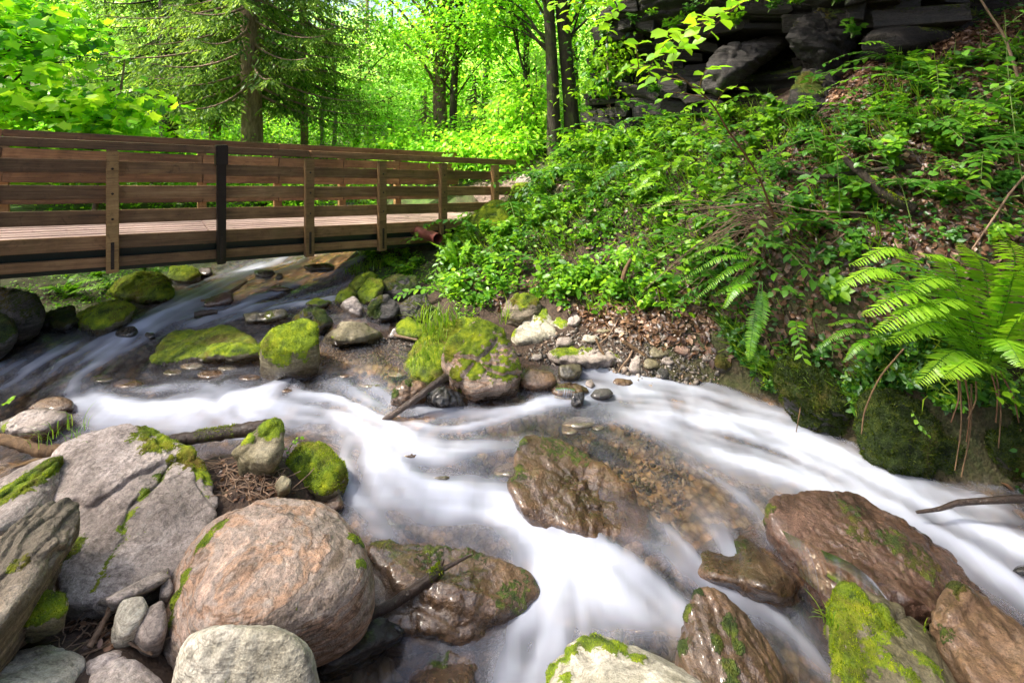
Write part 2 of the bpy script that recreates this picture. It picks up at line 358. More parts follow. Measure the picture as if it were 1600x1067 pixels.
WPTS = [(430,412,2.25),(330,440,2.30),(500,450,2.33),(270,480,2.36),(400,480,2.38),(540,500,2.42),(230,540,2.50),(50,560,2.52),(450,590,2.56),
        (600,560,2.52),(100,640,2.58),(300,620,2.58),(-200,650,2.58),(500,640,2.62),(620,640,2.66),(750,640,2.70),(850,625,2.68),(1000,600,2.70),
        (560,720,2.72),(700,720,2.78),(560,800,2.86),(700,800,2.88),(850,800,2.88),(900,700,2.78),(1000,700,2.80),(1100,650,2.76),(1250,690,2.78),
        (1200,600,2.72),(1400,760,2.82),(1550,790,2.86),(1700,850,2.90),(1100,780,2.84),(1000,850,2.92),(900,880,2.97),(1050,950,3.02),(1150,900,2.98),
        (850,1000,3.08),(700,950,3.00),(600,1000,3.06),(650,1067,3.12),(850,1067,3.15),(1250,960,3.05),(1280,1067,3.16),(1450,900,2.98),(1620,930,2.98)]
W_ = rbf([PH(*p) for p in WPTS] + [(-4.2, 10.5, 1.35), (-5.2, 13.5, 1.75), (-3, 11, 1.4), (1, 1.5, 0.1), (3, 2, 0.2), (-6, 5, .72)], 0.05)

EDGE = [(312,424),(265,458),(205,480),(190,512),(130,524),(66,524),(0,545),(-300,560),(-380,640),(-300,700),(-120,740),(0,742),(70,716),(120,694),(200,684),(300,684),(400,686),
        (450,684),(536,716),(542,785),(575,835),(582,900),(565,962),(505,985),(498,1040),(480,1200),(640,1400),(900,1500),(1300,1400),(1750,1200),(1900,950),(1850,800),
        (1640,752),(1500,746),(1420,728),(1340,686),(1260,636),(1200,597),(1120,584),(1040,588),(980,586),(930,574),(870,574),(815,588),(790,622),(700,634),
        (640,612),(646,574),(600,566),(540,560),(505,566),(500,540),(520,512),(565,502),(545,470),(548,440),(556,412)]
def _h(u, v):
    return 2.25 + (min(max(v, 412), 1067) - 412) / 655 * 0.9 if v < 560 else 2.52 + (min(v, 1067) - 560) / 507 * 0.62
EDGEW = np.array([PH(u, v, _h(u, v))[:2] for u, v in EDGE] + [(-2.9, 10.0), (-3.2, 12.0), (-4.2, 14.5), (-6.4, 14.5), (-5.6, 12.0), (-4.9, 10.0)])

def sdist(x, y, poly):
    shp = np.shape(x); x = np.ravel(x); y = np.ravel(y)
    d = np.full(x.shape, 1e9); ins = np.zeros(x.shape, bool)
    for k in range(len(poly)):
        a, b = poly[k], poly[(k + 1) % len(poly)]
        e = b - a; t = np.clip(((x - a[0]) * e[0] + (y - a[1]) * e[1]) / (e @ e + 1e-12), 0, 1)
        d = np.minimum(d, np.hypot(x - a[0] - t * e[0], y - a[1] - t * e[1]))
        c = (a[1] > y) != (b[1] > y)
        with np.errstate(divide='ignore', invalid='ignore'):
            ins ^= c & (x < (b[0] - a[0]) * (y - a[1]) / (b[1] - a[1] + 1e-30) + a[0])
    return np.where(ins, -d, d).reshape(shp)

GP = [P(*p) for p in [(950,450,6.6),(820,480,6.5),(750,400,7.6),(850,350,8.0),(900,290,9.0),(860,255,10.2),(800,292,9.7),(1000,400,6.6),(1000,300,7.6),(1000,235,8.8),
      (1100,500,5.7),(1100,350,6.3),(1100,230,7.6),(1200,545,5.1),(1200,400,5.4),(1200,300,5.9),(1200,200,7.0),(1300,600,4.62),(1300,450,4.75),(1300,330,5.2),(1300,200,6.1),
      (1400,630,4.32),(1400,500,4.4),(1400,370,4.7),(1400,250,5.2),(1400,120,6.2),(1500,620,4.1),(1500,520,4.15),(1500,420,4.3),(1500,330,4.6),(1500,220,5.1),(1500,60,6.4),
      (1600,650,3.9),(1600,520,3.95),(1600,400,4.2),(1600,250,4.7),(1600,100,5.6),(1700,420,3.9),(1800,200,4.8),(1900,500,3.6),
      (780,334,9.3),(700,310,10.0),(600,300,11),(400,310,11),(200,310,11),(0,310,10.5),(-300,310,10),(690,430,7.6),(650,420,8.0),(640,400,8.6),
      (50,440,7.1),(200,430,7.9),(150,405,8.3),(-100,425,7),(-300,425,6.5),(300,405,8.9),(60,470,6.8),
      (870,470,6.3),(750,374,8.4),(700,445,7.3),(700,500,6.2),(900,540,5.75),(1000,560,5.5)]]
GP += [PH(*p) for p in [(390,760,2.56),(320,900,2.80),(200,1000,2.70),(80,900,2.80),(0,830,2.8),(100,1060,2.66),(-100,900,2.7),(300,1100,2.80),(480,1100,2.98),(450,820,2.72),(250,780,2.82),(150,740,2.75),(420,720,2.58),(560,900,2.9),(200,960,2.68),(330,720,2.6),(0,760,2.72)]]
GP += [(-6,14,2.2),(0,14,2.5),(4,14,3.4),(-12,14,2.6),(0,20,3.2),(-10,20,3.4),(8,20,5),(-20,20,5),(0,30,4.6),(-15,30,4.8),(15,30,9),(-30,30,12),(30,30,15),(0,45,6.2),(-25,45,8),
       (25,45,22),(-34,50,12),(34,50,24),(0,50,6.5),(15,14,8),(12,20,9),(-15,8,2.8),(-12,4,2),(-25,5,5),(8,5,4.8),(10,8,7),(8,2,3.4),(5,1,1.6),(7,0,2.6),(6,-3,2),(20,0,17),(20,10,18),(34,10,26),(12,2,9),(13,6,11),(9,-3,5),(14,-3,9),  # hill right of the view raised, unseen, to block low sky light
       (-3,1,1.0),(-1.5,0,1.35),(-4,2.5,1.0),(-5,0,1.3),(0,-1,1.4),(0,.8,.55),(2,.5,.5),(3,0,1.1),(1.5,-1,1.2),(-10,-3,2),(-30,-3,5),(30,-3,9)]
G0 = rbf(GP, 0.03)

gx = np.concatenate([np.linspace(-36, -8.1, 50), np.linspace(-8, 6, 310), np.linspace(6.1, 36, 60)])
gy = np.concatenate([np.linspace(-4, 1.5, 34), np.linspace(1.53, 10.5, 235), np.linspace(10.6, 52, 70)])
GX, GY = np.meshgrid(gx, gy)
SD = sdist(GX, GY, EDGEW)
WZ = W_(GX, GY)
Z0 = G0(GX, GY)
n1 = fbm(xy0(GX * 1.3, GY * 1.3), 4).reshape(GX.shape); n2 = fbm(xy0(GX * 6, GY * 6, 3.0), 3).reshape(GX.shape)
bank = Z0 + 0.09 * n1 * smooth(0, 0.6, SD) + 0.025 * n2
tb = smooth(0.0, 0.45, SD)
bed = WZ - (0.05 + 0.30 * smooth(0, 0.55, -SD)) + 0.05 * n1 + 0.02 * n2
GZ = np.where(SD < 0, bed, (1 - tb) * (WZ - 0.04 + 0.02 * n2) + tb * np.maximum(bank, WZ - 0.02 + 0.03 * n2))
for _ in range(2):
    GZ[1:-1, 1:-1] = 0.5 * GZ[1:-1, 1:-1] + 0.125 * (GZ[:-2, 1:-1] + GZ[2:, 1:-1] + GZ[1:-1, :-2] + GZ[1:-1, 2:])

def bil(A, x, y):
    x = np.clip(np.asarray(x, float), gx[0], gx[-1] - 1e-6); y = np.clip(np.asarray(y, float), gy[0], gy[-1] - 1e-6)
    i = np.searchsorted(gx, x, 'right') - 1; j = np.searchsorted(gy, y, 'right') - 1
    a = (x - gx[i]) / (gx[i + 1] - gx[i]); b = (y - gy[j]) / (gy[j + 1] - gy[j])
    return (1 - b) * ((1 - a) * A[j, i] + a * A[j, i + 1]) + b * ((1 - a) * A[j + 1, i] + a * A[j + 1, i + 1])
def G(x, y): return bil(GZ, x, y)
def gn(x, y, e=0.08):
    return unit(np.stack([-(G(x + e, y) - G(x - e, y)) / (2 * e), -(G(x, y + e) - G(x, y - e)) / (2 * e), np.ones(np.shape(x))], -1))
def hit(u, v, y0=1.6, y1=45.0):
    """where the view ray through a photo pixel meets the terrain"""
    Y = y0 * (y1 / y0) ** np.linspace(0, 1, 1400)
    x = (u - CX) / F * Y; z = EYE - (v - V0) / F * Y
    below = z < G(x, Y)
    k = np.argmax(below) if below.any() else -1
    return np.array([x[k], Y[k], G(x[k], Y[k])])

def grid_faces(nr, nc, keep=None):
    i = np.arange(nr - 1)[:, None] * nc + np.arange(nc - 1)[None]
    q = np.stack([i, i + 1, i + nc + 1, i + nc], -1).reshape(-1, 4)
    return q if keep is None else q[keep.ravel()]

# ground material: stream bed / leaf litter / soil / moss
m, t = M('ground')
co = coords(t, rand=False)
bedf = attr(t, 'bed')
vor = nd(t, 'ShaderNodeTexVoronoi'); t.links.new(co, vor.inputs['Vector']); vor.inputs['Scale'].default_value = 15
vor2 = nd(t, 'ShaderNodeTexVoronoi'); t.links.new(co, vor2.inputs['Vector']); vor2.inputs['Scale'].default_value = 34
sepc = nd(t, 'ShaderNodeSeparateColor'); t.links.new(vor.outputs['Color'], sepc.inputs[0])
pc = ramp(t, sepc.outputs[0], [(0.0, (0.07, 0.05, 0.035)), (0.3, (0.19, 0.14, 0.09)), (0.55, (0.27, 0.19, 0.11)), (0.8, (0.33, 0.29, 0.23)), (1.0, (0.42, 0.26, 0.12))])
pc = mixc(t, 0.8, pc, ramp(t, vor.outputs['Distance'], [(0.25, (1, 1, 1)), (0.75, (0.25, 0.23, 0.2))]), 'MULTIPLY')
nz = noise(t, co, 3, 6, 0.6)
soil = ramp(t, noise(t, co, 22, 7, 0.75), [(0.3, (0.018, 0.011, 0.007)), (0.55, (0.06, 0.036, 0.022)), (0.75, (0.13, 0.078, 0.045))])
grn = ramp(t, noise(t, co, 17, 6, 0.7), [(0.3, (0.02, 0.045, 0.006)), (0.6, (0.06, 0.12, 0.01)), (0.8, (0.12, 0.18, 0.015))])
soil = mixc(t, math_(t, 'MULTIPLY', attr(t, 'green'), ramp(t, nz, [(0.35, (0.2, 0.2, 0.2)), (0.6, (1, 1, 1))])), soil, grn)
c = mixc(t, bedf, soil, pc)
hh = math_(t, 'ADD', math_(t, 'MULTIPLY', noise(t, co, 30, 6, 0.7), 0.6), math_(t, 'MULTIPLY', math_(t, 'SUBTRACT', 1.0, vor2.outputs['Distance']), 0.4))
b = nd(t, 'ShaderNodeBump'); b.inputs['Strength'].default_value = 0.9; b.inputs['Distance'].default_value = 0.03; t.links.new(hh, b.inputs['Height'])
bs = nd(t, 'ShaderNodeBsdfPrincipled'); t.links.new(c, bs.inputs['Base Color']); bs.inputs['Roughness'].default_value = 0.85; t.links.new(b.outputs[0], bs.inputs['Normal'])
out(t, bs.outputs[0]); MT['ground'] = m

bedA = smooth(0.10, -0.02, SD)
greenA = np.clip(smooth(9, 12, GY) + 0.75 * smooth(7.2, 7.8, GY) * smooth(2.0, 1.0, GX) + 0.5 * (GX < -2) * smooth(5.5, 6.2, GY) + 0.35 * smooth(1.0, .3, SD) * (GX > 1.5), 0, 1)
greenA = greenA * (1 - 0.9 * np.exp(-((GX + .1) ** 2 + (GY - 9.7) ** 2) / .8))
link('ground', mesh_np('ground', np.stack([GX.ravel(), GY.ravel(), GZ.ravel()], 1), grid_faces(len(gy), len(gx)), MT['ground'],
     {'bed': bedA.ravel(), 'green': greenA.ravel()}), kind='structure')

# ------------------------------------------------------------------ water: silky flow computed as streaks along the current
def WP(u, v):
    p = PH(u, v, _h(u, v))
    for _ in range(4):
        p = PH(u, v, EYE - float(W_(p[0], p[1])))
    return p
FLOW = [((420,412),(330,450)),((500,430),(400,470)),((330,450),(260,490)),((260,490),(150,560)),((400,480),(280,510)),((540,480),(420,500)),((150,560),(60,610)),((60,610),(180,650)),
        ((60,570),(20,600)),((450,600),(350,620)),((180,650),(340,645)),((340,645),(520,645)),((600,590),(640,640)),((520,645),(660,668)),((660,668),(780,650)),((560,690),(545,770)),((545,770),(640,790)),((640,720),(800,740)),((660,655),(860,628)),
        ((640,790),(800,800)),((800,800),(900,860)),((900,860),(1050,945)),((880,870),(840,1000)),((850,930),(790,1030)),((860,625),(1000,620)),((960,610),(1100,640)),((1100,640),(1260,705)),((1050,690),(1200,740)),((1260,705),(1420,765)),
        ((1420,765),(1600,830)),((1420,800),(1600,940)),((950,690),(1050,760)),((1060,760),(1160,800)),((1160,800),(1100,860)),((1060,945),(1160,930)),((1120,900),(1230,970)),((1230,970),(1300,1060)),((600,860),(640,960)),((640,960),(760,1000)),((760,1000),(700,1067)),((1000,900),(1060,960))]
FA = np.array([WP(*a)[:2] for a, b_ in FLOW]); FB = np.array([WP(*b_)[:2] for a, b_ in FLOW])
FM = (FA + FB) / 2; FD = unit(FB - FA)
FOAM = [([(1600,850),(1750,930),(1900,1040)],40,1.0),([(1620,950),(1760,1060)],40,.9),([(-60,620),(-200,640)],20,.4),([(530,412),(440,440),(330,465)],34,.42),([(480,408),(380,425),(300,450)],26,.3),([(1000,625),(1120,660),(1240,705),(1340,745)],95,.42),([(180,640),(400,640),(600,660)],55,.30),([(860,900),(830,980),(780,1030)],60,.30),([(600,700),(700,740),(800,770)],60,.10),([(950,900),(1040,945)],50,.3),([(420,420),(340,445),(270,475)],22,.35),([(250,500),(120,570)],30,.45),([(180,545),(60,575),(-40,600)],16,.9),([(30,560),(120,540),(200,530)],8,.55),([(540,415),(470,440),(400,470)],16,.45),([(520,470),(430,480),(350,495)],10,.5),([(60,610),(130,630),(200,640)],14,.4),([(470,412),(420,430),(360,450)],10,.6),([(230,600),(330,610),(450,612)],14,.35),([(1420,790),(1560,850)],50,.25),([(150,652),(300,643),(430,640),(560,650),(650,665)],30,1.0),([(230,628),(400,615),(520,625)],20,.55),([(640,672),(740,655),(830,640),(900,622)],17,.85),([(300,672),(500,668),(600,690)],14,.8),
        ([(575,672),(548,720),(540,790)],16,1.0),([(545,790),(600,770),(700,788),(800,796),(880,812)],22,1.05),([(600,700),(690,690),(780,700)],16,.5),([(620,750),(720,760),(790,765)],14,.6),
        ([(800,822),(900,868),(980,910),(1062,950)],26,1.1),([(890,880),(855,940),(840,1000),(800,1035)],34,.95),([(700,905),(600,890),(580,930)],12,.45),([(760,960),(690,1000),(640,1010)],22,.45),
        ([(960,612),(1060,632),(1160,668),(1280,715),(1400,755)],52,.95),([(1040,680),(1160,720),(1260,745)],24,.75),([(1120,770),(1180,800),(1140,830)],14,.8),([(890,800),(870,830)],12,1.0),
        ([(1400,755),(1500,800),(1620,850)],30,.85),([(1460,770),(1540,775),(1640,790)],12,.7),([(1440,830),(1540,890),(1640,950)],20,1.0),
        ([(1130,905),(1200,950),(1260,1000),(1290,1080)],30,1.15),([(1060,950),(1100,930),(1160,930)],18,.8),
        ([(440,412),(370,428),(280,458)],8,.9),([(520,412),(450,425)],6,.6),([(270,480),(240,500),(215,522)],9,.95),([(400,488),(320,492),(280,500)],9,.8),([(200,540),(120,565),(40,580)],14,.5),([(60,600),(100,610)],16,.35),
        ([(545,440),(480,470),(430,475)],6,.35),([(860,604),(900,622)],8,.7),([(640,660),(560,680)],18,.8),([(480,600),(560,605),(610,620)],16,.3),([(1500,748),(1600,760)],10,.5)]
FOAMW = []
for pts, wpx, inten in FOAM:
    ww = np.array([WP(*p)[:2] for p in pts]); ym = ww[:, 1].mean()
    FOAMW.append((ww, wpx / F * ym, inten))
def polydist(x, y, ww):
    d = np.full(x.shape, 1e9)
    for a, b_ in zip(ww[:-1], ww[1:]):
        e = b_ - a; t_ = np.clip(((x - a[0]) * e[0] + (y - a[1]) * e[1]) / (e @ e), 0, 1)
        d = np.minimum(d, np.hypot(x - a[0] - t_ * e[0], y - a[1] - t_ * e[1]))
    return d
LX0, LX1, LY0, LY1, LS = -7.0, 5.2, 1.7, 10.0, 0.016
lx = np.arange(LX0, LX1, LS); ly = np.arange(LY0, LY1, LS)
LXX, LYY = np.meshgrid(lx, ly)
dx = np.zeros_like(LXX); dy = np.zeros_like(LXX); ws = np.zeros_like(LXX)
cs = 4                                                    # flow direction on a coarser raster
cx_, cy_ = LXX[::cs, ::cs], LYY[::cs, ::cs]
vx = np.zeros_like(cx_); vy = np.zeros_like(cx_)
for mpt, dd in zip(FM, FD):
    s_ = 0.13 * mpt[1] * 0.55
    k_ = np.exp(-((cx_ - mpt[0]) ** 2 + (cy_ - mpt[1]) ** 2) / (2 * s_ * s_)) + 1e-9
    vx += k_ * dd[0]; vy += k_ * dd[1]
nl = np.hypot(vx, vy) + 1e-12; vx /= nl; vy /= nl
wob = fbm(xy0(cx_ * 1.6, cy_ * 1.6, 9.0), 2).reshape(cx_.shape) * 0.35
vx, vy = vx * np.cos(wob) - vy * np.sin(wob), vx * np.sin(wob) + vy * np.cos(wob)
def cs_s(A, X, Y):
    i = np.clip(((Y - LY0) / (LS * cs)).astype(int), 0, A.shape[0] - 1); j = np.clip(((X - LX0) / (LS * cs)).astype(int), 0, A.shape[1] - 1)
    return A[i, j]
def blur(A, n=1):
    for _ in range(n):
        A = (A + np.roll(A, 1, 0) + np.roll(A, -1, 0)) / 3; A = (A + np.roll(A, 1, 1) + np.roll(A, -1, 1)) / 3
    return A
def samp(A, X, Y):
    i = np.clip(((Y - LY0) / LS).astype(int), 0, A.shape[0] - 1); j = np.clip(((X - LX0) / LS).astype(int), 0, A.shape[1] - 1)
    return A[i, j]
fo = np.zeros_like(LXX)
for ww, wd, inten in FOAMW:
    lo = ww.min(0) - 3.2 * wd; hi = ww.max(0) + 3.2 * wd
    j0, j1 = np.searchsorted(lx, [lo[0], hi[0]]); i0, i1 = np.searchsorted(ly, [lo[1], hi[1]])
    if j1 <= j0 or i1 <= i0: continue
    sub = (slice(i0, i1), slice(j0, j1))
    d_ = polydist(LXX[sub], LYY[sub], ww)
    k_ = inten * np.exp(-(d_ / wd) ** 2 * 0.9)
    fo[sub] = fo[sub] + k_ - fo[sub] * k_ * 0.6
wn = np.stack([blur(rng.normal(size=LXX.shape), 1) * 3, blur(rng.normal(size=LXX.shape), 9) * 12.0, fo], 0)
acc_ = wn.copy(); cnt = 1
for sgn in (1, -1):
    X, Y = LXX.copy(), LYY.copy()
    for k_ in range(22):
        X = X + sgn * LS * 1.3 * cs_s(vx, X, Y); Y = Y + sgn * LS * 1.3 * cs_s(vy, X, Y)
        i = np.clip(((Y - LY0) / LS).astype(int), 0, LXX.shape[0] - 1); j = np.clip(((X - LX0) / LS).astype(int), 0, LXX.shape[1] - 1)
        acc_ += wn[:, i, j]; cnt += 1
acc_ /= cnt
st1 = acc_[0] / acc_[0].std(); st2 = acc_[1] / acc_[1].std(); fo = acc_[2]
streak = 0.40 * st1 + 0.90 * st2
fo = 1.12 * (1 - np.exp(-1.15 * fo))
upst = smooth(5.2, 6.2, LYY) * 0.10
foam = np.clip(fo * (1 + 0.19 * streak) + 0.075 * streak * smooth(0.02, 0.3, fo) + 0.06 + upst + 0.025 * streak, 0, 1)
foam = blur(foam, 2)

wy = [1.75]
while wy[-1] < 14: wy.append(wy[-1] + 0.0052 * wy[-1])
wy = np.array(wy); wxs = np.linspace(-7, 5.1, 620)
WX, WY = np.meshgrid(wxs, wy)
sdw = bil(SD, WX, WY)
wz = W_(WX, WY)
inl = (WY < LY1 - 0.1)
S2 = samp(blur(st2, 2), WX, WY) * inl; FO = samp(foam, WX, WY) * inl + 0.3 * (1 - inl)
big = fbm(xy0(WX * 2.2, WY * 2.2, 5.0), 3).reshape(WX.shape)
wz = wz + 0.006 * S2 + 0.016 * big + 0.02 * FO
g_ = bil(GZ, WX, WY)
keep = (sdw < 0.35) & (g_ < wz + 0.10)
kf = keep[:-1, :-1] & keep[1:, :-1] & keep[:-1, 1:] & keep[1:, 1:]
dep = np.clip(wz - g_, 0, 0.5)
FO = FO * smooth(-0.01, 0.05, dep + 0.02)
m, t = M('stream_water')
fa = attr(t, 'foam')
tr = nd(t, 'ShaderNodeBsdfTransparent'); tr.inputs[0].default_value = (0.90, 0.79, 0.62, 1)
gl = nd(t, 'ShaderNodeBsdfGlossy'); gl.inputs['Roughness'].default_value = 0.22; gl.inputs[0].default_value = (0.9, 0.9, 0.95, 1)
co = coords(t, rand=False)
bn = nd(t, 'ShaderNodeBump'); bn.inputs['Strength'].default_value = 0.12; bn.inputs['Distance'].default_value = 0.03; t.links.new(noise(t, co, 7, 3, 0.5), bn.inputs['Height'])
t.links.new(bn.outputs[0], gl.inputs['Normal'])
fr = nd(t, 'ShaderNodeFresnel'); fr.inputs['IOR'].default_value = 1.33
frs = math_(t, 'ADD', math_(t, 'MULTIPLY', fr.outputs[0], 0.9), 0.02, True)
mx = nd(t, 'ShaderNodeMixShader'); t.links.new(frs, mx.inputs[0]); t.links.new(tr.outputs[0], mx.inputs[1]); t.links.new(gl.outputs[0], mx.inputs[2])
df = nd(t, 'ShaderNodeBsdfDiffuse'); df.inputs[0].default_value = (0.74, 0.79, 0.94, 1)
tl = nd(t, 'ShaderNodeBsdfTranslucent'); tl.inputs[0].default_value = (0.66, 0.72, 0.85, 1)
dm = nd(t, 'ShaderNodeMixShader'); dm.inputs[0].default_value = 0.25; t.links.new(df.outputs[0], dm.inputs[1]); t.links.new(tl.outputs[0], dm.inputs[2])
ffac = ramp(t, fa, [(0.0, (0, 0, 0)), (0.25, (0.10, 0.10, 0.10)), (0.5, (0.28, 0.28, 0.28)), (0.8, (0.62, 0.62, 0.62)), (1.0, (0.90, 0.90, 0.90))])
m2 = nd(t, 'ShaderNodeMixShader'); t.links.new(ffac, m2.inputs[0]); t.links.new(mx.outputs[0], m2.inputs[1]); t.links.new(dm.outputs[0], m2.inputs[2])
out(t, m2.outputs[0]); MT['water'] = m
q = grid_faces(len(wy), len(wxs), kf)
used = np.unique(q); remap = np.zeros(WX.size, np.int64); remap[used] = np.arange(len(used))
VW = np.stack([WX.ravel(), WY.ravel(), wz.ravel()], 1)[used]
link('stream_water', mesh_np('stream_water', VW, remap[q], MT['water'], {'foam': FO.ravel()[used]}), kind='structure')

# ------------------------------------------------------------------ rocks
_ico = {}
def ico(l):
    if l not in _ico:
        bm = bmesh.new(); bmesh.ops.create_icosphere(bm, subdivisions=l, radius=1.0)
        V = np.array([v.co[:] for v in bm.verts]); Fc = np.array([[v.index for v in f.verts] for f in bm.faces]); bm.free()
        _ico[l] = (unit(V), Fc)
    return _ico[l]
def hull_planes(pts):
    bm = bmesh.new()
    for p in pts: bm.verts.new(p)
    r = bmesh.ops.convex_hull(bm, input=list(bm.verts)); bm.normal_update()
    N, D = [], []
    for f in bm.faces:
        if f.calc_area() < 1e-7: continue
        N.append(f.normal[:]); D.append(f.normal.dot(f.verts[0].co))
    vs_ = np.array([v.co[:] for v in bm.verts if v.link_faces]); bm.free()
    return np.array(N), np.array(D), vs_
def vnormals(V, Fc):
    fn = np.cross(V[Fc[:, 1]] - V[Fc[:, 0]], V[Fc[:, 2]] - V[Fc[:, 0]])
    n = np.zeros_like(V)
    for k in range(3): np.add.at(n, Fc[:, k], fn)
    return unit(n)
def base_at(u, v):
    g = hit(u, v)
    if float(bil(SD, g[0], g[1])) < 0.05:
        p = WP(u, v)
        if p[2] > g[2]: return p
    return g
def fuzz(parent, off, V, Fc, N, ms, dens, length, seed=0, mat='mossf', thr=0.55):
    """short moss shoots standing on the mossy faces, one part of the rock"""
    r = np.random.default_rng(seed); length = length * 0.62; dens = dens * 1.8
    fm = ms[Fc].mean(1)
    ar = 0.5 * np.linalg.norm(np.cross(V[Fc[:, 1]] - V[Fc[:, 0]], V[Fc[:, 2]] - V[Fc[:, 0]]), axis=1)
    wgt = ar * np.clip((fm - thr) / 0.25, 0, 1)
    n = int(min(dens * wgt.sum(), 22000))
    if n < 20: return
    f = r.choice(len(Fc), n, p=wgt / wgt.sum())
    a = r.random((n, 3)); a /= a.sum(1, keepdims=True)
    p = (V[Fc[f]] * a[..., None]).sum(1); nn = (N[Fc[f]] * a[..., None]).sum(1)
    ax = unit(nn + r.normal(size=(n, 3)) * 0.55 + np.array([0, 0, 0.2]))
    clump = 0.5 + 0.5 * fbm(p * 14 + 3, 3)
    acc = Acc()
    leaf_batch(acc, p - nn * 0.003, ax, r.normal(size=(n, 3)), length * (0.5 + r.random(n)) * (0.6 + 0.8 * np.clip(clump, 0, 1)), (T_BLADE[0] * np.array([1, 3.6, 1]), T_BLADE[1]), np.clip(0.15 + 0.6 * clump + 0.25 * r.normal(size=n), 0, 1))
    o = link('moss', acc.mesh('moss', MT[mat], off), parent); o['kind'] = 'stuff'
    return o
ROCKS = []
def _above(u, v, off):
    p = WP(u, v)
    for _ in range(5): p = PH(u, v, EYE - float(W_(p[0], p[1])) - off)
    return p
def rock(name, label, out_, mat='grey', k=0.7, thick=0.8, bulge=0.16, p=14, lvl=5, amp=0.05, freq=2.0, strata=None, moss=(0, 0), spots=(), wet=0.0, wl=0.12, H=None, extra=(), front=0.62, sink=0.2, fz=True, group=None, cat='rock', cracks=(), parent=None, dY=0.0, mdens=9000, mlen=0.016, frac=True, surf=None, xsurf=()):
    o2 = np.array(out_, float)
    kb = np.argmax(o2[:, 1]); ub, vb = o2[kb]
    base = PH(ub, vb, H) if H else base_at(ub, vb)
    Yb = base[1] + dY
    h = vb - o2[:, 1].min(); wdt = (o2[:, 0].max() - o2[:, 0].min()) / F * Yb
    hm = h / F * Yb
    wp_ = np.ptp(o2[:, 0]); lvl = min(lvl, 4 if wp_ < 50 else 5 if wp_ < 105 else 7)
    plane = lambda v: Yb + k * (vb - v) / F * Yb
    c = o2.mean(0)
    pts = [P(u, v, plane(v)) for u, v in o2]
    if surf is not None:                                     # lies in the stream: height of every outline point above the water
        ws_ = lambda u, v, off: _above(u, v, off)
        pts = [ws_(u, v, off) for (u, v), off in zip(o2, surf)] + [ws_(*e) for e in xsurf]
        cc_ = np.mean(pts, 0); low = [cc_ + (q_ - cc_) * np.array([.92, .92, 1]) - np.array([0, 0, .45]) for q_ in pts]
        pts = pts + low; size = min(wdt, 1.2)
    else: pts += [P(u, v + sink * h, plane(v) + 0.05) for u, v in o2 if v > vb - 0.35 * h]
    if surf is None: size = min(wdt, 1.8 * hm + 0.3 * wdt)
    for s_, dy_ in () if surf is not None else ((0.82, 0.45), (0.5, 0.8)):
        pts += [P(c[0] + s_ * (u - c[0]), c[1] + s_ * (v - c[1]) + 0.06 * h, plane(v) + thick * size * dy_) for u, v in o2]
    if bulge and surf is None: pts += [P(c[0] + front * (u - c[0]), c[1] + front * (v - c[1]), plane(v) - bulge * size) for u, v in o2]
    if surf is None: pts += [P(u, v, plane(v) + d_ * size) for u, v, d_ in extra]
    N, D, hv = hull_planes(pts)
    ctr = 0.5 * (hv.max(0) + hv.min(0)) * 0.4 + 0.6 * hv.mean(0)
    h_ = np.maximum(D - N @ ctr, 0.02 * size)
    dv, Fc = ico(lvl)
    q_ = np.maximum(dv @ N.T, 0) / h_
    r = (q_ ** p).sum(1) ** (-1.0 / p)
    V = ctr + dv * r[:, None]
    hp = np.stack([CX + F * hv[:, 0] / hv[:, 1], V0 + F * (EYE - hv[:, 2]) / hv[:, 1]], 1)
    for _ in range(0 if surf is not None else 2):            # rounding shrinks the block: grow it back to its measured width
        vp = np.stack([CX + F * V[:, 0] / V[:, 1], V0 + F * (EYE - V[:, 2]) / V[:, 1]], 1)
        g_ = 0.6 * np.ptp(hp[:, 0]) / np.ptp(vp[:, 0]) + 0.4 * np.ptp(hp[:, 1]) / np.ptp(vp[:, 1])
        V = ctr + (V - ctr) * min(max(g_ * 1.01, 1.0), 1.3)
    sd_ = (abs(hash(label)) % 97) if False else sum(map(ord, label)) % 97
    o_ = sd_ * 3.7
    disp = amp * size * (fbm(V * freq / max(size, .15) + o_, 4) + 0.5 * (np.abs(fbm(V * freq * 2.3 / max(size, .15) + o_ + 9, 3)) - 0.35))
    if lvl >= 6: disp += 0.012 * min(size, .6) * fbm(V * 22 + o_, 3)
    if frac and size > 0.28 and p > 9:                                # fractures and chipped faces
        rr_ = np.random.default_rng(sd_)
        for _ in range(3):
            nd_ = unit(rr_.normal(size=3)); dd_ = (V - ctr) @ nd_ - rr_.uniform(-.35, .35) * size + 0.05 * size * fbm(V * 3.5 / size + o_, 3)
            disp += size * (-0.022 * np.exp(-(dd_ / (0.014 * size)) ** 2) + 0.018 * np.tanh(dd_ / (0.01 * size)))
    if strata:
        sdir, sf, sa = strata; sdir = unit(sdir)
        tt = V @ sdir * sf / size + 0.7 * fbm(V * 1.8 / size + o_, 3)
        saw = tt - np.floor(tt); disp += sa * size * (smooth(0.0, 0.55, saw) * smooth(1.0, 0.86, saw) - 0.6) * (0.6 + 0.8 * (0.5 + 0.5 * noise3(V * 2.2 / size + 5)))
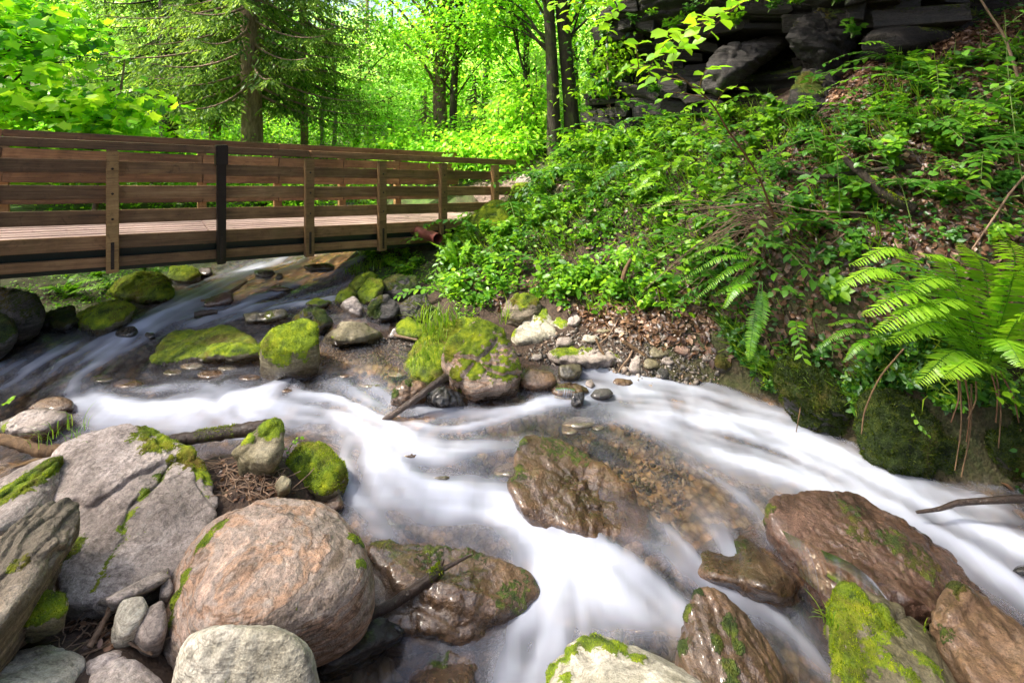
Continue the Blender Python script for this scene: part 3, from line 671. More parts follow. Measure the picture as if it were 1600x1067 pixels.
    for (ua, va, ub_, vb_, wd_, dp_) in cracks:
        a, b2 = P(ua, va, plane(va)), P(ub_, vb_, plane(vb_)); eye = np.array([0, 0, EYE])
        n_ = unit(np.cross(a - eye, b2 - eye)); d_ = (V - eye) @ n_ + 0.03 * fbm(V * 5, 2)
        tt = ((V - a) @ (b2 - a)) / ((b2 - a) @ (b2 - a)); fr_ = smooth(-0.1, 0.05, tt) * smooth(1.1, 0.95, tt) * (V[:, 1] < ctr[1] + 0.1 * size)
        disp -= dp_ * np.exp(-(d_ / wd_) ** 2) * fr_
    V = V + dv * disp[:, None]
    Nn = vnormals(V, Fc)
    ms = np.zeros(len(V))
    nz_ = fbm(V * 3.2 + o_, 4)
    nzf = fbm(V * 11 + o_, 3) if spots else 0
    if moss[0] > 0: ms = smooth(moss[1] - 0.25, moss[1] + 0.25, Nn[:, 2] + 0.35 * nz_) * moss[0]
    pv = np.stack([CX + F * V[:, 0] / V[:, 1], V0 + F * (EYE - V[:, 2]) / V[:, 1]], 1)
    fr_ = (Nn * (np.array([0, 0, EYE]) - V)).sum(1) > -0.15
    for (us, vs_, rs, st_) in spots:
        dd = np.where(fr_, np.hypot(pv[:, 0] - us, pv[:, 1] - vs_), 1e9); kk = np.argmin(dd)
        d3 = np.linalg.norm(V - V[kk], axis=1) / (rs / F * V[kk, 1])
        ms = np.maximum(ms, st_ * smooth(1.25, 0.45, d3 + 0.45 * nz_ + .35 * nzf)) if st_ > 0 else ms * (1 + st_ * smooth(1.25, 0.55, d3 + 0.35 * nz_))
    for (ua, va, ub_, vb_, wd_, dp_) in cracks:
        a, b2 = P(ua, va, plane(va)), P(ub_, vb_, plane(vb_)); eye = np.array([0, 0, EYE])
        n_ = unit(np.cross(a - eye, b2 - eye)); d_ = (V - eye) @ n_ + 0.03 * fbm(V * 5, 2)
        tt = ((V - a) @ (b2 - a)) / ((b2 - a) @ (b2 - a)); fr_ = smooth(-0.1, 0.05, tt) * smooth(1.1, 0.95, tt)
        ms = np.maximum(ms, 0.8 * np.exp(-(d_ / (wd_ * 1.2)) ** 2) * fr_ * (0.6 + 0.7 * nz_))
    if moss[0] > 0 or spots:
        V = V + Nn * (0.012 * np.clip(ms, 0, 1) * (1 + 0.8 * fbm(V * 16, 2)))[:, None]
    wtr = W_(V[:, 0], V[:, 1])
    near = (bil(SD, V[:, 0], V[:, 1]) < 0.5) & (V[:, 2] < wtr + 2)
    wt = np.clip(np.maximum(wet * (0.75 + 0.5 * nz_), smooth(wl + 0.05, wl - 0.06, V[:, 2] - wtr - 0.05 * nz_) * near), 0, 1)
    org = np.array([ctr[0], ctr[1], V[:, 2].min()])
    ob = link(name, mesh_np(name, V - org, Fc, MT[mat], {'moss': ms, 'wet': wt}), parent, tuple(org))
    if parent is None: tag(ob, label, cat, group)
    ROCKS.append((ob, V, Fc))
    if fz and ms.max() > 0.5 and (moss[0] > 0 or spots): fuzz(ob, org, V, Fc, Nn, ms, mdens, mlen, sd_, 'mossdark' if mat in ('dark', 'cliff', 'brown', 'red') else 'mossf')
    return ob

# foreground left bank
rock('boulder', 'huge pale grey boulder with a mossy crack across its flat face', [(96,702),(147,680),(218,672),(268,690),(318,720),(337,758),(336,806),(276,890),(201,925),(142,940),(105,938),(82,871),(78,800),(69,758)],
     'grey', k=1.25, thick=0.5, bulge=0.0, p=42, lvl=7, amp=0.024, freq=2.4, H=2.62, extra=[(220,760,-.10),(110,760,-.07),(290,770,-.03),(190,870,-.10),(110,850,0.02)], moss=(0.0,1), spots=[(262,692,38,1),(300,712,36,1),(225,676,24,1),(322,738,24,.9),(95,880,28,.9),(105,860,26,.9),(250,745,10,.8),(225,775,10,.8),(205,805,11,.8),(190,830,10,.75),(180,860,10,.7),(165,895,11,.75),(150,925,14,.8)],
     cracks=[(268,728,205,805,.016,.04),(205,805,150,930,.018,.04),(300,720,335,800,.016,.03)], sink=.1, cat='boulder')
rock('boulder', 'smooth grey slab with a green moss strip at the picture\'s left edge', [(-60,800),(0,776),(54,726),(100,714),(98,740),(84,790),(60,820),(0,850),(-70,880)], 'grey', k=1.2, thick=.6, p=20, lvl=6, amp=.03, H=2.55, spots=[(60,740,26,1),(20,770,28,1),(80,725,20,1),(-10,790,24,.9)], cat='boulder')
rock('rock_slab', 'dark brown splintered slab leaning against the grey boulder', [(-60,900),(0,852),(42,805),(84,790),(121,788),(129,812),(80,877),(25,957),(0,1022),(-60,1070)], 'schist', k=.9, thick=.35, bulge=.1, p=26, lvl=6, amp=.05, strata=((.75,.1,.65),7,.035), H=2.45, extra=[(60,840,-.1)], spots=[(30,880,16,.6),(50,960,14,.6)], cat='rock')
rock('stone', 'small brown stone with bright moss cap below the splintered slab', [(31,957),(54,929),(98,931),(105,950),(96,974),(50,991),(27,988)], 'olive', k=.5, p=18, lvl=5, amp=.05, H=2.52, moss=(1,.35), spots=[(60,940,22,1)], strata=((0,.2,1),5,.03), cat='stone')
rock('stone', 'pale greenish stone at the bottom-left corner', [(-50,1060),(0,1032),(54,1006),(109,1009),(136,1034),(122,1062),(60,1110),(-40,1120)], 'pale', k=1.0, p=9, lvl=6, amp=.04, H=2.62, spots=[(10,1040,12,.6),(60,1030,10,.55)], cat='stone')
rock('stone', 'cracked white-grey stone with mossy edge between two bottom-left stones', [(134,1067),(142,1036),(180,1022),(218,1036),(252,1064),(250,1110),(134,1110)], 'grey', k=.8, p=20, lvl=6, amp=.06, H=2.66, spots=[(190,1028,14,.9),(235,1058,18,.9)], cat='stone')
rock('stone', 'upright tan pebble beside the white round stone', [(176,977),(190,938),(222,931),(230,955),(210,994),(193,1008),(179,1001)], 'pale', k=.5, p=9, lvl=5, amp=.04, H=2.60, cat='stone')
rock('stone', 'white rounded stone tucked against the pink boulder', [(209,994),(224,956),(254,937),(262,975),(248,1011),(222,1015)], 'grey', k=.5, p=8, lvl=5, amp=.03, H=2.62, cat='stone')
rock('stone', 'little grey pebble wedged under the grey boulder', [(250,936),(252,912),(266,903),(272,920),(262,938)], 'grey', k=.5, p=8, lvl=4, H=2.6, cat='stone')
rock('boulder', 'big rounded pink and grey gneiss boulder in the foreground', [(253,1005),(257,930),(272,882),(298,840),(340,808),(400,783),(450,777),(512,791),(550,828),(572,868),(577,920),(562,965),(522,988),(480,998),(300,1025),(266,1032)],
     'pink', k=.85, thick=.75, bulge=.16, p=6, lvl=7, amp=.026, freq=1.6, H=2.74, spots=[(290,900,20,.95),(300,870,18,.95),(275,935,20,.9),(318,850,18,.9),(340,825,14,.8),(268,965,16,.8),(556,845,18,.9),(566,880,14,.85)], cat='boulder')
rock('boulder', 'speckled cream boulder cut by the bottom edge of the picture', [(262,1070),(276,1010),(310,979),(380,973),(450,978),(486,1005),(502,1052),(502,1120),(262,1120)], 'pale', k=.25, thick=.5, bulge=.2, front=.85, sink=.7, p=8, lvl=6, amp=.02, H=2.46, cat='boulder')
rock('rock', 'dark layered wet rock tucked beside the pink boulder', [(494,1005),(500,980),(560,969),(605,967),(629,990),(610,1006),(560,1022),(505,1050)], 'dark', k=.8, p=16, lvl=6, amp=.04, strata=((.1,.2,1),7,.04), wet=.5)
rock('rock_slab', 'flat mineral-grey shard at the foot of the grey boulder', [(150,940),(200,925),(262,885),(268,905),(230,925),(170,950)], 'grey', k=.9, p=22, lvl=5, amp=.05, H=2.58, strata=((0,.3,1),5,.03))
rock('rock', 'grey-brown block with mossy ridge at the end of the fallen log', [(363,706),(390,679),(427,657),(441,666),(443,706),(424,738),(374,730)], 'olive', k=.6, p=20, lvl=6, amp=.05, H=2.52, spots=[(425,668,22,1),(437,690,16,1),(390,685,14,.9)])
rock('rock', 'round stone with thick bright moss cap standing at the water', [(450,740),(452,716),(473,692),(503,700),(537,730),(535,768),(522,792),(472,775)], 'olive', k=.5, p=10, lvl=6, amp=.06, moss=(1.0,.05), spots=[(490,715,36,1),(520,730,22,1)], wl=.1, mlen=.02)
rock('stone', 'small dull green stone in the twigs beside the pink boulder', [(430,758),(440,742),(455,748),(452,765),(436,772)], 'olive', k=.5, p=16, lvl=4, amp=.05, H=2.55, cat='stone')
rock('stone', 'wet brown stone at the foot of the bright moss-capped stone', [(490,795),(500,775),(530,772),(538,792),(520,806)], 'brown', k=.5, p=10, lvl=5, wet=.8, cat='stone')
# bottom centre and right
rock('rock_shelf', 'broad wet shelf rock with water sliding over it, moss along its top', [(566,846),(610,836),(660,838),(760,862),(836,886),(850,915),(818,950),(740,985),(640,992),(560,965)], 'brown', surf=[.07,.09,.09,.09,.06,.05,.06,.07,.07,.05], xsurf=[(640,900,.16),(740,920,.15)], k=.98, thick=.6, bulge=.0, p=30, lvl=6, amp=.03, freq=2.5, strata=((.2,.3,1),7,.022), frac=False, dY=.0, wet=.95, spots=[(600,850,30,.62),(680,850,40,.62),(740,862,30,.6),(800,930,26,.6),(780,950,18,.55),(830,890,20,.55)], fz=True, mlen=.01)
rock('stone', 'low black wet stone with dark moss at the bottom edge', [(636,1055),(668,1030),(735,1022),(748,1040),(745,1075),(690,1100),(636,1095)], 'brown', k=.9, p=12, lvl=5, amp=.06, wet=.8, spots=[(690,1030,22,.8)], mlen=.01, cat='stone')
rock('rock', 'pale pinkish rock with bright moss rim, bottom centre', [(846,1070),(858,1030),(881,1015),(927,998),(994,1022),(1053,1043),(1105,1064),(1125,1120),(846,1120)], 'pale', k=1.0, p=20, lvl=6, amp=.05, freq=2.5, H=2.85, strata=((.4,-.2,.9),5,.02), spots=[(865,1045,24,1),(890,1025,20,1),(930,1003,26,1),(960,1015,22,1),(1000,1032,20,1),(1045,1048,18,.9),(880,1062,16,1)])
rock('rock', 'wet fin-shaped rock with rusty vertical stripes and dark moss', [(1058,1045),(1074,942),(1091,910),(1111,911),(1153,941),(1197,992),(1228,1037),(1242,1080),(1240,1140),(1056,1140)], 'brown', k=.45, thick=.7, bulge=.15, p=16, lvl=6, amp=.03, strata=((1,.15,.1),7,.022), H=3.05, extra=[(1150,960,-.1)], wet=.75, spots=[(1074,960,16,1),(1066,1010,16,1),(1140,985,18,.9),(1120,1000,18,.9),(1150,1010,16,.9),(1143,1045,20,1),(1150,1075,18,1),(1085,920,12,.9)])
rock('rock', 'pointed rock wrapped in yellow-green moss, bottom right', [(1299,1075),(1300,968),(1314,920),(1335,916),(1376,934),(1418,958),(1456,992),(1520,1070),(1545,1130),(1299,1130)], 'olive', k=.6, thick=.7, p=16, lvl=6, amp=.04, H=2.98, strata=((.6,-.1,.75),6,.02), spots=[(1320,960,60,1),(1330,1030,60,1),(1370,970,40,.85),(1340,1065,50,1),(1390,1030,34,.75),(1330,925,26,1),(1420,1060,30,.8),(1360,1010,40,.9),(1400,985,26,.75),(1440,1030,26,.75),(1310,1000,40,1)], mdens=14000, mlen=.018, wet=.2)
rock('rock', 'slanting brown wet rock with mossy tip in the bottom-right corner', [(1453,985),(1469,927),(1483,905),(1507,913),(1541,937),(1576,958),(1612,990),(1680,1050),(1660,1140),(1530,1120),(1490,1040)], 'brown', k=.5, thick=.6, p=18, lvl=6, amp=.035, strata=((.7,-.1,.7),7,.022), H=2.98, wet=.6, spots=[(1483,920,22,1),(1500,930,16,.9),(1465,955,18,.9),(1475,990,18,.7)])
rock('rock_slab', 'large tilted red-brown slab with water sheeting off its front edge', [(1179,793),(1197,766),(1211,761),(1252,764),(1272,773),(1301,765),(1321,758),(1352,767),(1387,793),(1438,824),(1507,868),(1576,920),(1625,965),(1560,990),(1480,975),(1392,945),(1290,948),(1266,920),(1215,851),(1184,813)],
     'red', surf=[.15,.18,.18,.17,.13,.17,.17,.14,.10,.06,.01,-.04,-.06,-.03,.04,.08,.10,.10,.10,.12], xsurf=[(1225,824,.21),(1280,855,.23),(1325,875,.24),(1370,913,.24),(1440,950,.2)], k=1.15, thick=.35, bulge=0, p=22, lvl=7, amp=.03, freq=3, H=2.90, extra=[(1225,824,-.22),(1280,855,-.2),(1325,875,-.17),(1370,913,-.12),(1200,800,-.18)], frac=False, dY=.06, wet=.8, spots=[(1330,800,26,.6),(1400,850,40,.65),(1340,835,26,.6),(1440,890,40,.6),(1195,800,20,.7)], fz=False, mlen=.01)
rock('rock', 'dark wet rock with green film left of the tilted slab', [(1068,882),(1094,865),(1132,834),(1173,820),(1197,838),(1220,866),(1255,915),(1230,940),(1139,918),(1081,908)], 'brown', k=1.0, dY=.07, p=26, lvl=6, amp=.045, strata=((.5,.2,.8),5,.025), wet=.9, spots=[(1110,870,28,.6),(1150,850,26,.6)], fz=False)
rock('rock', 'brown wet midstream rock with mossy upper corner, half submerged', [(790,735),(796,700),(806,674),(823,669),(877,679),(928,712),(985,752),(1030,800),(1040,835),(1000,850),(930,835),(845,806),(800,765)], 'brown', surf=[.13,.16,.16,.15,.09,.05,.02,-.01,-.02,0,.05,.12,.14], k=1.12, thick=.5, bulge=.04, p=16, lvl=6, amp=.045, freq=3, strata=((.3,.2,1),5,.03), frac=False, wet=.95, spots=[(805,690,16,.7),(860,690,30,.6),(815,740,22,.6),(900,705,24,.6)], extra=[(845,760,-.10)], mlen=.008, dY=.03)
rock('stone', 'small upright brown stone at the lip of the chute', [(970,868),(978,850),(996,842),(1010,858),(1006,885),(985,890)], 'brown', k=.4, p=10, lvl=5, wet=.9, dY=.12, cat='stone')
rock('stone', 'second small brown stone at the lip of the chute, nearer the slab', [(1002,890),(1008,868),(1030,866),(1048,880),(1040,898),(1015,902)], 'brown', k=.4, p=10, lvl=5, wet=.9, dY=.14, cat='stone')
# mid stream
rock('boulder', 'pinkish-grey rounded boulder with mossy shoulders in the middle of the stream', [(693,560),(703,538),(726,520),(754,508),(780,519),(798,547),(810,577),(808,608),(780,622),(754,630),(729,634),(711,598)], 'pink', k=.45, p=11, lvl=6, amp=.05, moss=(1.0,.62), spots=[(735,522,22,1),(762,514,20,.95),(712,585,11,1),(718,610,10,1),(725,628,8,.9),(702,548,14,1),(785,528,10,.8)], cracks=[(725,560,790,575,.012,.02)], dY=.05, cat='boulder')
rock('rock', 'moss-smothered mound behind the pinkish midstream boulder, grass on top', [(626,588),(632,560),(650,536),(678,514),(703,501),(738,495),(756,506),(732,540),(712,590),(690,604),(640,600)], 'olive', k=.7, p=8, lvl=6, amp=.06, moss=(1.3,-.3), spots=[(670,560,60,1),(700,525,50,1)], mlen=.022, dY=.15)
rock('stone', 'dark pitted block under the moss mound at the water', [(613,631),(614,610),(633,595),(668,599),(668,622),(640,636)], 'brown', k=.3, p=14, lvl=5, amp=.08, wet=.5, spots=[(616,615,9,.8),(640,597,10,.7)], cat='stone')
rock('stone', 'black wet rubble stone behind the driftwood stick', [(665,632),(672,612),(700,606),(722,618),(726,636),(695,642)], 'dark', k=.4, p=12, lvl=5, amp=.12, wet=.9, cat='stone')
rock('rock', 'cube-shaped rock with a bright green moss top in the stream', [(408,584),(408,538),(428,514),(476,499),(494,508),(498,531),(497,565),(461,578),(416,590)], 'olive', k=.25, thick=.8, bulge=.06, p=44, lvl=6, amp=.02, H=None, frac=False, extra=[(410,545,-.22),(440,550,-.24),(492,540,-.14),(440,585,-.2)], moss=(1.2,.22), spots=[(440,528,40,1),(475,515,30,1),(425,548,16,.7),(470,548,16,.65)], mlen=.02)
rock('rock', 'grey-green bare rock beside the gravel bar', [(500,530),(520,514),(540,502),(567,500),(585,508),(597,520),(583,538),(552,540),(514,541)], 'olive', k=.5, p=13, lvl=6, amp=.08, spots=[(520,525,10,.5)])
rock('rock_slab', 'long flat dark slab with thin moss, upstream of the moss cube', [(228,552),(240,536),(253,526),(255,509),(278,505),(329,508),(379,515),(402,524),(411,536),(395,552),(311,556),(234,566)], 'schist', surf=[.04,.08,.10,.12,.12,.12,.11,.10,.07,.05,.05,.03], k=.8, p=18, lvl=6, amp=.035, moss=(1.0,.45), spots=[(340,520,44,.95),(290,520,30,.8)], wl=.16)
rock('rock', 'low mossy grey stone at the near side of the long flat slab', [(305,560),(324,541),(354,536),(402,540),(408,556),(360,564)], 'olive', k=.6, p=12, lvl=6, amp=.05, moss=(.9,.5), spots=[(330,545,22,1),(360,543,16,.8)], dY=-.05)
rock('rock', 'dark ridged mossy rock behind the moss cube', [(455,498),(470,487),(494,482),(511,493),(522,505),(503,522),(460,514)], 'dark', k=.5, p=18, lvl=5, amp=.05, moss=(.8,.4), strata=((.3,0,1),4,.04))
rock('rock', 'low flat brown rock in the riffle behind the long slab', [(379,490),(400,486),(445,484),(449,496),(413,506),(384,506)], 'olive', k=.8, p=14, lvl=5, amp=.05, wet=.4, spots=[(420,490,14,.6)])
rock('stone', 'small flat mossy stone above the ridged rock', [(478,474),(495,468),(516,472),(510,479),(485,481)], 'olive', k=.8, p=12, lvl=4, amp=.06, moss=(.8,.6), cat='stone')
rock('stone', 'flat grey stone in the riffle below the bridge girder', [(399,424),(412,422),(427,421),(430,429),(415,435),(401,431)], 'grey', k=.8, p=14, lvl=4, amp=.06, wet=.5, cat='stone')
rock('stone', 'rounded tan stone in the riffle next to the flat grey stone', [(430,434),(434,427),(441,427),(442,434),(436,437)], 'olive', k=.4, p=9, lvl=4, wet=.5, cat='stone')
rock('stone', 'low brown stone among twigs in mid riffle', [(418,452),(430,447),(452,449),(453,454),(430,456)], 'brown', k=.8, p=11, lvl=4, amp=.08, wet=.4, cat='stone')
rock('stone', 'broad submerged brown stone in the riffle at the right bank', [(472,416),(500,411),(522,414),(520,422),(485,424)], 'brown', k=.8, p=10, lvl=4, wet=.8, cat='stone')
rock('stone', 'russet stone beneath the driftwood branch upstream', [(318,470),(340,460),(362,458),(363,470),(345,478),(322,480)], 'red', k=.8, p=10, lvl=5, amp=.06, wet=.3, cat='stone')
# right bank below the bridge
rock('rock', 'dark grey block with half-moss face, lowest of the rocks under the bridge end', [(570,488),(585,467),(607,465),(625,477),(622,500),(592,508),(575,501)], 'dark', k=.35, p=13, lvl=6, amp=.06, spots=[(582,482,15,.9),(590,470,12,.9)], wl=.1)
rock('rock', 'upright brown rock with orange-green moss under the bridge end', [(556,462),(577,434),(596,437),(598,455),(578,479),(563,474)], 'olive', k=.4, p=16, lvl=5, amp=.05, moss=(1,.25), spots=[(575,455,18,.9),(568,465,14,.9)])
rock('rock', 'flat-topped black rock jutting out under the bridge abutment', [(594,449),(615,433),(650,432),(656,452),(636,468),(612,464)], 'dark', k=.4, p=18, lvl=5, amp=.05, moss=(.9,.5), spots=[(610,440,14,.8)], wet=.3)
rock('rock', 'shadowed rock at the foot of the abutment', [(622,480),(640,463),(668,456),(676,492),(650,506),(628,500)], 'dark', k=.4, p=14, lvl=5, amp=.06, moss=(.6,.5))
rock('stone', 'little rounded moss stone at the riffle edge below the bridge', [(525,470),(531,456),(544,450),(556,459),(548,474),(532,476)], 'olive', k=.4, p=9, lvl=5, moss=(1.1,.0), spots=[(540,460,14,1)], cat='stone')
rock('stone', 'pale wet stone below the little moss stone', [(532,478),(552,465),(568,481),(566,498),(548,494)], 'grey', k=.5, p=11, lvl=5, wet=.5, cat='stone')
rock('stone', 'mossy stone beside the long grass tuft', [(621,508),(638,498),(664,512),(668,530),(645,534),(626,526)], 'olive', k=.5, p=10, lvl=5, moss=(1.1,.05), spots=[(640,510,18,1)], cat='stone')
rock('stone', 'small grey triangular stone beside a split stick on the gravel', [(604,530),(614,514),(621,511),(625,524),(620,532)], 'grey', k=.4, p=18, lvl=4, cat='stone')
rock('rock', 'mossy hummock rock above the little moss stone, at the bank edge', [(547,448),(558,432),(578,424),(590,432),(575,446),(556,458)], 'olive', k=.6, p=10, lvl=5, moss=(1.2,-.2), spots=[(565,440,20,1)])
rock('boulder', 'round mossy boulder at the right end of the bridge', [(723,352),(742,332),(772,315),(796,320),(803,338),(790,362),(742,372)], 'grey', k=.5, p=8, lvl=6, amp=.05, moss=(1.2,.05), spots=[(760,330,32,1),(785,328,22,1)], cat='boulder')
rock('stone', 'flat grey stone beside the path above the bridge-end boulder', [(806,284),(815,272),(838,268),(848,276),(844,290),(820,296)], 'grey', k=.7, p=10, lvl=4, cat='stone')
rock('stone', 'moss-capped stone on the verge just below the flat path stone', [(796,305),(803,288),(822,284),(838,296),(832,310),(810,314)], 'olive', k=.6, p=9, lvl=5, moss=(1.2,0), spots=[(815,292,16,1)], cat='stone')
rock('rock_slab', 'tan cracked slab with mossy rim on the right bank', [(796,530),(810,510),(825,496),(851,486),(888,501),(882,522),(852,536),(800,540)], 'pale', k=1.2, p=18, lvl=6, amp=.05, strata=((.8,.2,.5),5,.035), spots=[(850,490,18,.9),(875,500,14,.9),(800,520,12,.8)], bulge=.02)
rock('rock_slab', 'flat grey slab with moss cushion at the right bank waterline', [(846,553),(871,537),(926,531),(972,547),(983,563),(942,573),(883,570)], 'grey', k=1.4, p=14, lvl=6, amp=.05, strata=((0,.3,1),5,.03), spots=[(890,548,24,.9),(915,545,18,.9),(960,552,16,1)], wl=.06)
rock('stone', 'smooth round wet brown stone next to the pinkish boulder', [(812,593),(830,577),(862,581),(869,600),(851,612),(818,607)], 'brown', k=.5, p=8, lvl=5, amp=.03, wet=.7, cat='stone')
rock('stone', 'olive stone above the tiny waterfall', [(872,588),(876,572),(905,568),(909,583),(893,596),(878,595)], 'olive', k=.5, p=10, lvl=5, wet=.6, cat='stone')
rock('stone', 'flat wet stone that forms the tiny waterfall', [(864,612),(866,601),(900,600),(919,604),(921,614),(896,620),(872,620)], 'brown', k=.9, p=13, lvl=5, wet=.9, cat='stone')
rock('stone', 'black pitted stone with moss below the tiny waterfall', [(893,630),(896,616),(910,613),(914,622),(906,634),(898,638)], 'dark', k=.3, p=13, lvl=4, amp=.1, wet=.9, spots=[(895,625,6,.9)], cat='stone')
rock('rock', 'banded grey rock with mossy top in the leaf litter of the right bank', [(784,494),(790,474),(812,461),(832,462),(844,478),(840,499),(806,508)], 'schist', k=.5, p=13, lvl=5, amp=.05, strata=((0,.2,1),6,.03), spots=[(812,466,20,1),(830,466,12,1)])
rock('stone', 'little dark mossy stone alone in the shallows of the right pool', [(1117,572),(1120,556),(1132,552),(1143,562),(1144,578),(1130,583)], 'dark', k=.4, p=9, lvl=5, moss=(1,.1), spots=[(1130,565,12,.9)], cat='stone')
for o_, lab, mt in [([(1004,572),(1008,562),(1022,561),(1032,568),(1028,577),(1012,578)],'round olive pebble at the right bank waterline','olive'),
        ([(1033,565),(1038,557),(1050,560),(1056,568),(1044,572)],'flat pale pebble right of the round olive pebble','grey'),
        ([(1054,550),(1056,540),(1072,541),(1080,549),(1072,557)],'orange-brown angular stone in the bank rubble','red'),
        ([(1015,553),(1018,543),(1034,541),(1046,548),(1042,558),(1024,560)],'greenish angular stone in the middle of the bank rubble','olive'),
        ([(983,584),(986,562),(998,554),(1004,570),(1000,588)],'grey upright wet stone at the edge of the flat mossed slab','grey'),
        ([(1024,582),(1030,575),(1042,575),(1046,590),(1034,594)],'dark wet stone nearest the water in the bank rubble','dark'),
        ([(1098,562),(1100,552),(1112,550),(1116,560),(1108,566)],'bluish grey stone at the right end of the bank rubble','grey'),
        ([(1080,548),(1084,540),(1094,541),(1096,549)],'small grey pebble behind the bluish stone','grey'),
        ([(886,508),(890,496),(902,492),(908,502),(900,510)],'grey pebble on moss above the tan slab','grey'),
        ([(868,541),(872,528),(890,526),(898,534),(890,542)],'bluish pebble between the tan and grey slabs','grey'),
        ([(910,534),(914,524),(930,523),(938,530),(930,537)],'cream pebble on the edge of the grey bank slab','pale'),
        ([(960,520),(963,512),(974,512),(978,519),(970,524)],'pale grey pebble above the cream pebble','grey'),
        ([(930,520),(934,514),(950,513),(956,518),(946,522)],'long tan pebble in leaf litter','olive'),
        ([(830,560),(834,553),(845,554),(847,562),(838,565)],'white pebble beside the pinkish boulder','grey'),
        ([(915,604),(916,595),(924,592),(930,602),(924,609)],'light grey pebble beside the tiny waterfall','grey'),
        ([(922,618),(930,608),(950,606),(958,615),(945,625),(928,625)],'dark submerged stone right of the tiny waterfall','dark'),
        ([(955,600),(965,592),(985,593),(992,601),(975,607)],'amber submerged stone in the shallows','brown')]:
    rock('stone', lab, o_, mt, k=.6, p=10, lvl=4, amp=.06, wet=.35, wl=.06, cat='stone', group='stones of the bank rubble')
# left bank under the bridge and left pool
rock('boulder', 'large shadowed boulder below the left part of the bridge', [(-60,500),(-50,456),(0,452),(43,450),(68,471),(68,502),(34,528),(-20,545),(-60,540)], 'dark', k=.5, p=9, lvl=6, amp=.05, moss=(.6,.55), cat='boulder')
rock('boulder', 'dark green mossy boulder at the picture\'s left edge below the bridge', [(-60,540),(-50,505),(0,492),(22,508),(26,530),(0,550),(-40,560)], 'dark', k=.4, p=9, lvl=5, amp=.05, moss=(.9,.3), cat='boulder', dY=-.2)
rock('rock', 'low dark mossed rock left of the long mossy rock', [(57,503),(76,486),(111,480),(126,500),(112,518),(66,520)], 'dark', k=.5, p=10, lvl=5, amp=.05, moss=(.9,.4))
rock('rock', 'long rounded rock under thick moss at the left bank waterline', [(114,495),(142,476),(177,466),(197,478),(208,479),(190,510),(148,523),(122,513)], 'olive', k=.6, p=10, lvl=6, amp=.06, moss=(1.1,.05), spots=[(160,480,36,.9),(140,500,20,.6)])
rock('rock', 'wide moss cushion rock where the stream comes round under the bridge', [(172,455),(202,432),(253,430),(268,450),(264,465),(228,473),(196,470)], 'olive', k=.6, p=10, lvl=6, amp=.07, moss=(1.2,-.1), spots=[(220,445,50,.95)])
rock('rock', 'small mossed rock beyond the wide moss cushion', [(260,438),(268,420),(300,416),(311,430),(304,442),(275,446)], 'olive', k=.6, p=10, lvl=5, amp=.06, moss=(1.1,.1))
rock('stone', 'reddish stone at the far left bank of the riffle', [(309,430),(313,419),(328,418),(333,428),(322,434)], 'red', k=.6, p=9, lvl=4, cat='stone')
rock('stone', 'grey and white stone with mossy end at the left edge of the pool', [(-10,668),(0,660),(25,646),(63,638),(94,641),(108,650),(92,664),(72,678),(8,682)], 'grey', k=.7, p=9, lvl=6, amp=.06, spots=[(98,650,16,.9),(5,670,10,.8)], cat='stone')
rock('stone', 'smooth brown stone just behind the grey and white stone', [(42,640),(63,624),(91,619),(113,625),(114,640),(90,648),(60,648)], 'brown', k=.6, p=8, lvl=5, amp=.02, wet=.6, cat='stone')
rock('stone', 'dark stone overrun by water in the left pool', [(180,520),(188,511),(208,510),(216,518),(205,528),(188,528)], 'dark', k=.7, p=8, lvl=5, wet=.9, cat='stone')
rock('stone', 'tiny dark stone beside the overrun stone', [(226,524),(229,519),(240,520),(242,527),(234,531)], 'dark', k=.6, p=8, lvl=4, wet=.9, cat='stone')
# mossy blocks of the undercut right bank
rock('rock', 'mossy block overhanging the right pool', [(1338,640),(1350,610),(1420,600),(1490,640),(1500,700),(1480,742),(1420,748),(1370,715)], 'dark', k=.3, p=12, lvl=6, amp=.10, moss=(1.2,-.35), spots=[(1420,690,80,.9)], mlen=.03, dY=.08)
rock('rock', 'mossy block at the right edge of the picture below the fern', [(1545,690),(1560,655),(1600,640),(1660,660),(1660,740),(1600,752),(1560,735)], 'dark', k=.3, p=12, lvl=6, amp=.10, moss=(1.2,-.3), spots=[(1590,700,60,.9)], mlen=.03)
rock('rock', 'grassy moss ledge dangling over the right pool', [(1215,590),(1230,550),(1280,540),(1340,580),(1350,640),(1310,660),(1260,640)], 'dark', k=.5, p=11, lvl=6, amp=.1, moss=(1.2,-.3), spots=[(1260,600,60,.9)], mlen=.035)
rock('rock', 'dark recessed rock between the two mossy blocks on the right', [(1480,740),(1485,660),(1530,630),(1570,660),(1575,750)], 'dark', k=.2, p=12, lvl=5, amp=.1, moss=(.6,.4), dY=.3)
rock('stone', 'black mossy stone at the waterline where the right bank begins', [(1180,592),(1188,575),(1210,572),(1222,588),(1210,604),(1190,604)], 'dark', k=.4, p=10, lvl=5, moss=(.7,.3), cat='stone')
rock('stone', 'black wet stone tip at the right edge beside the tilted slab', [(1582,893),(1590,884),(1615,880),(1630,890),(1610,902)], 'dark', k=.6, p=10, lvl=4, wet=.9, cat='stone')

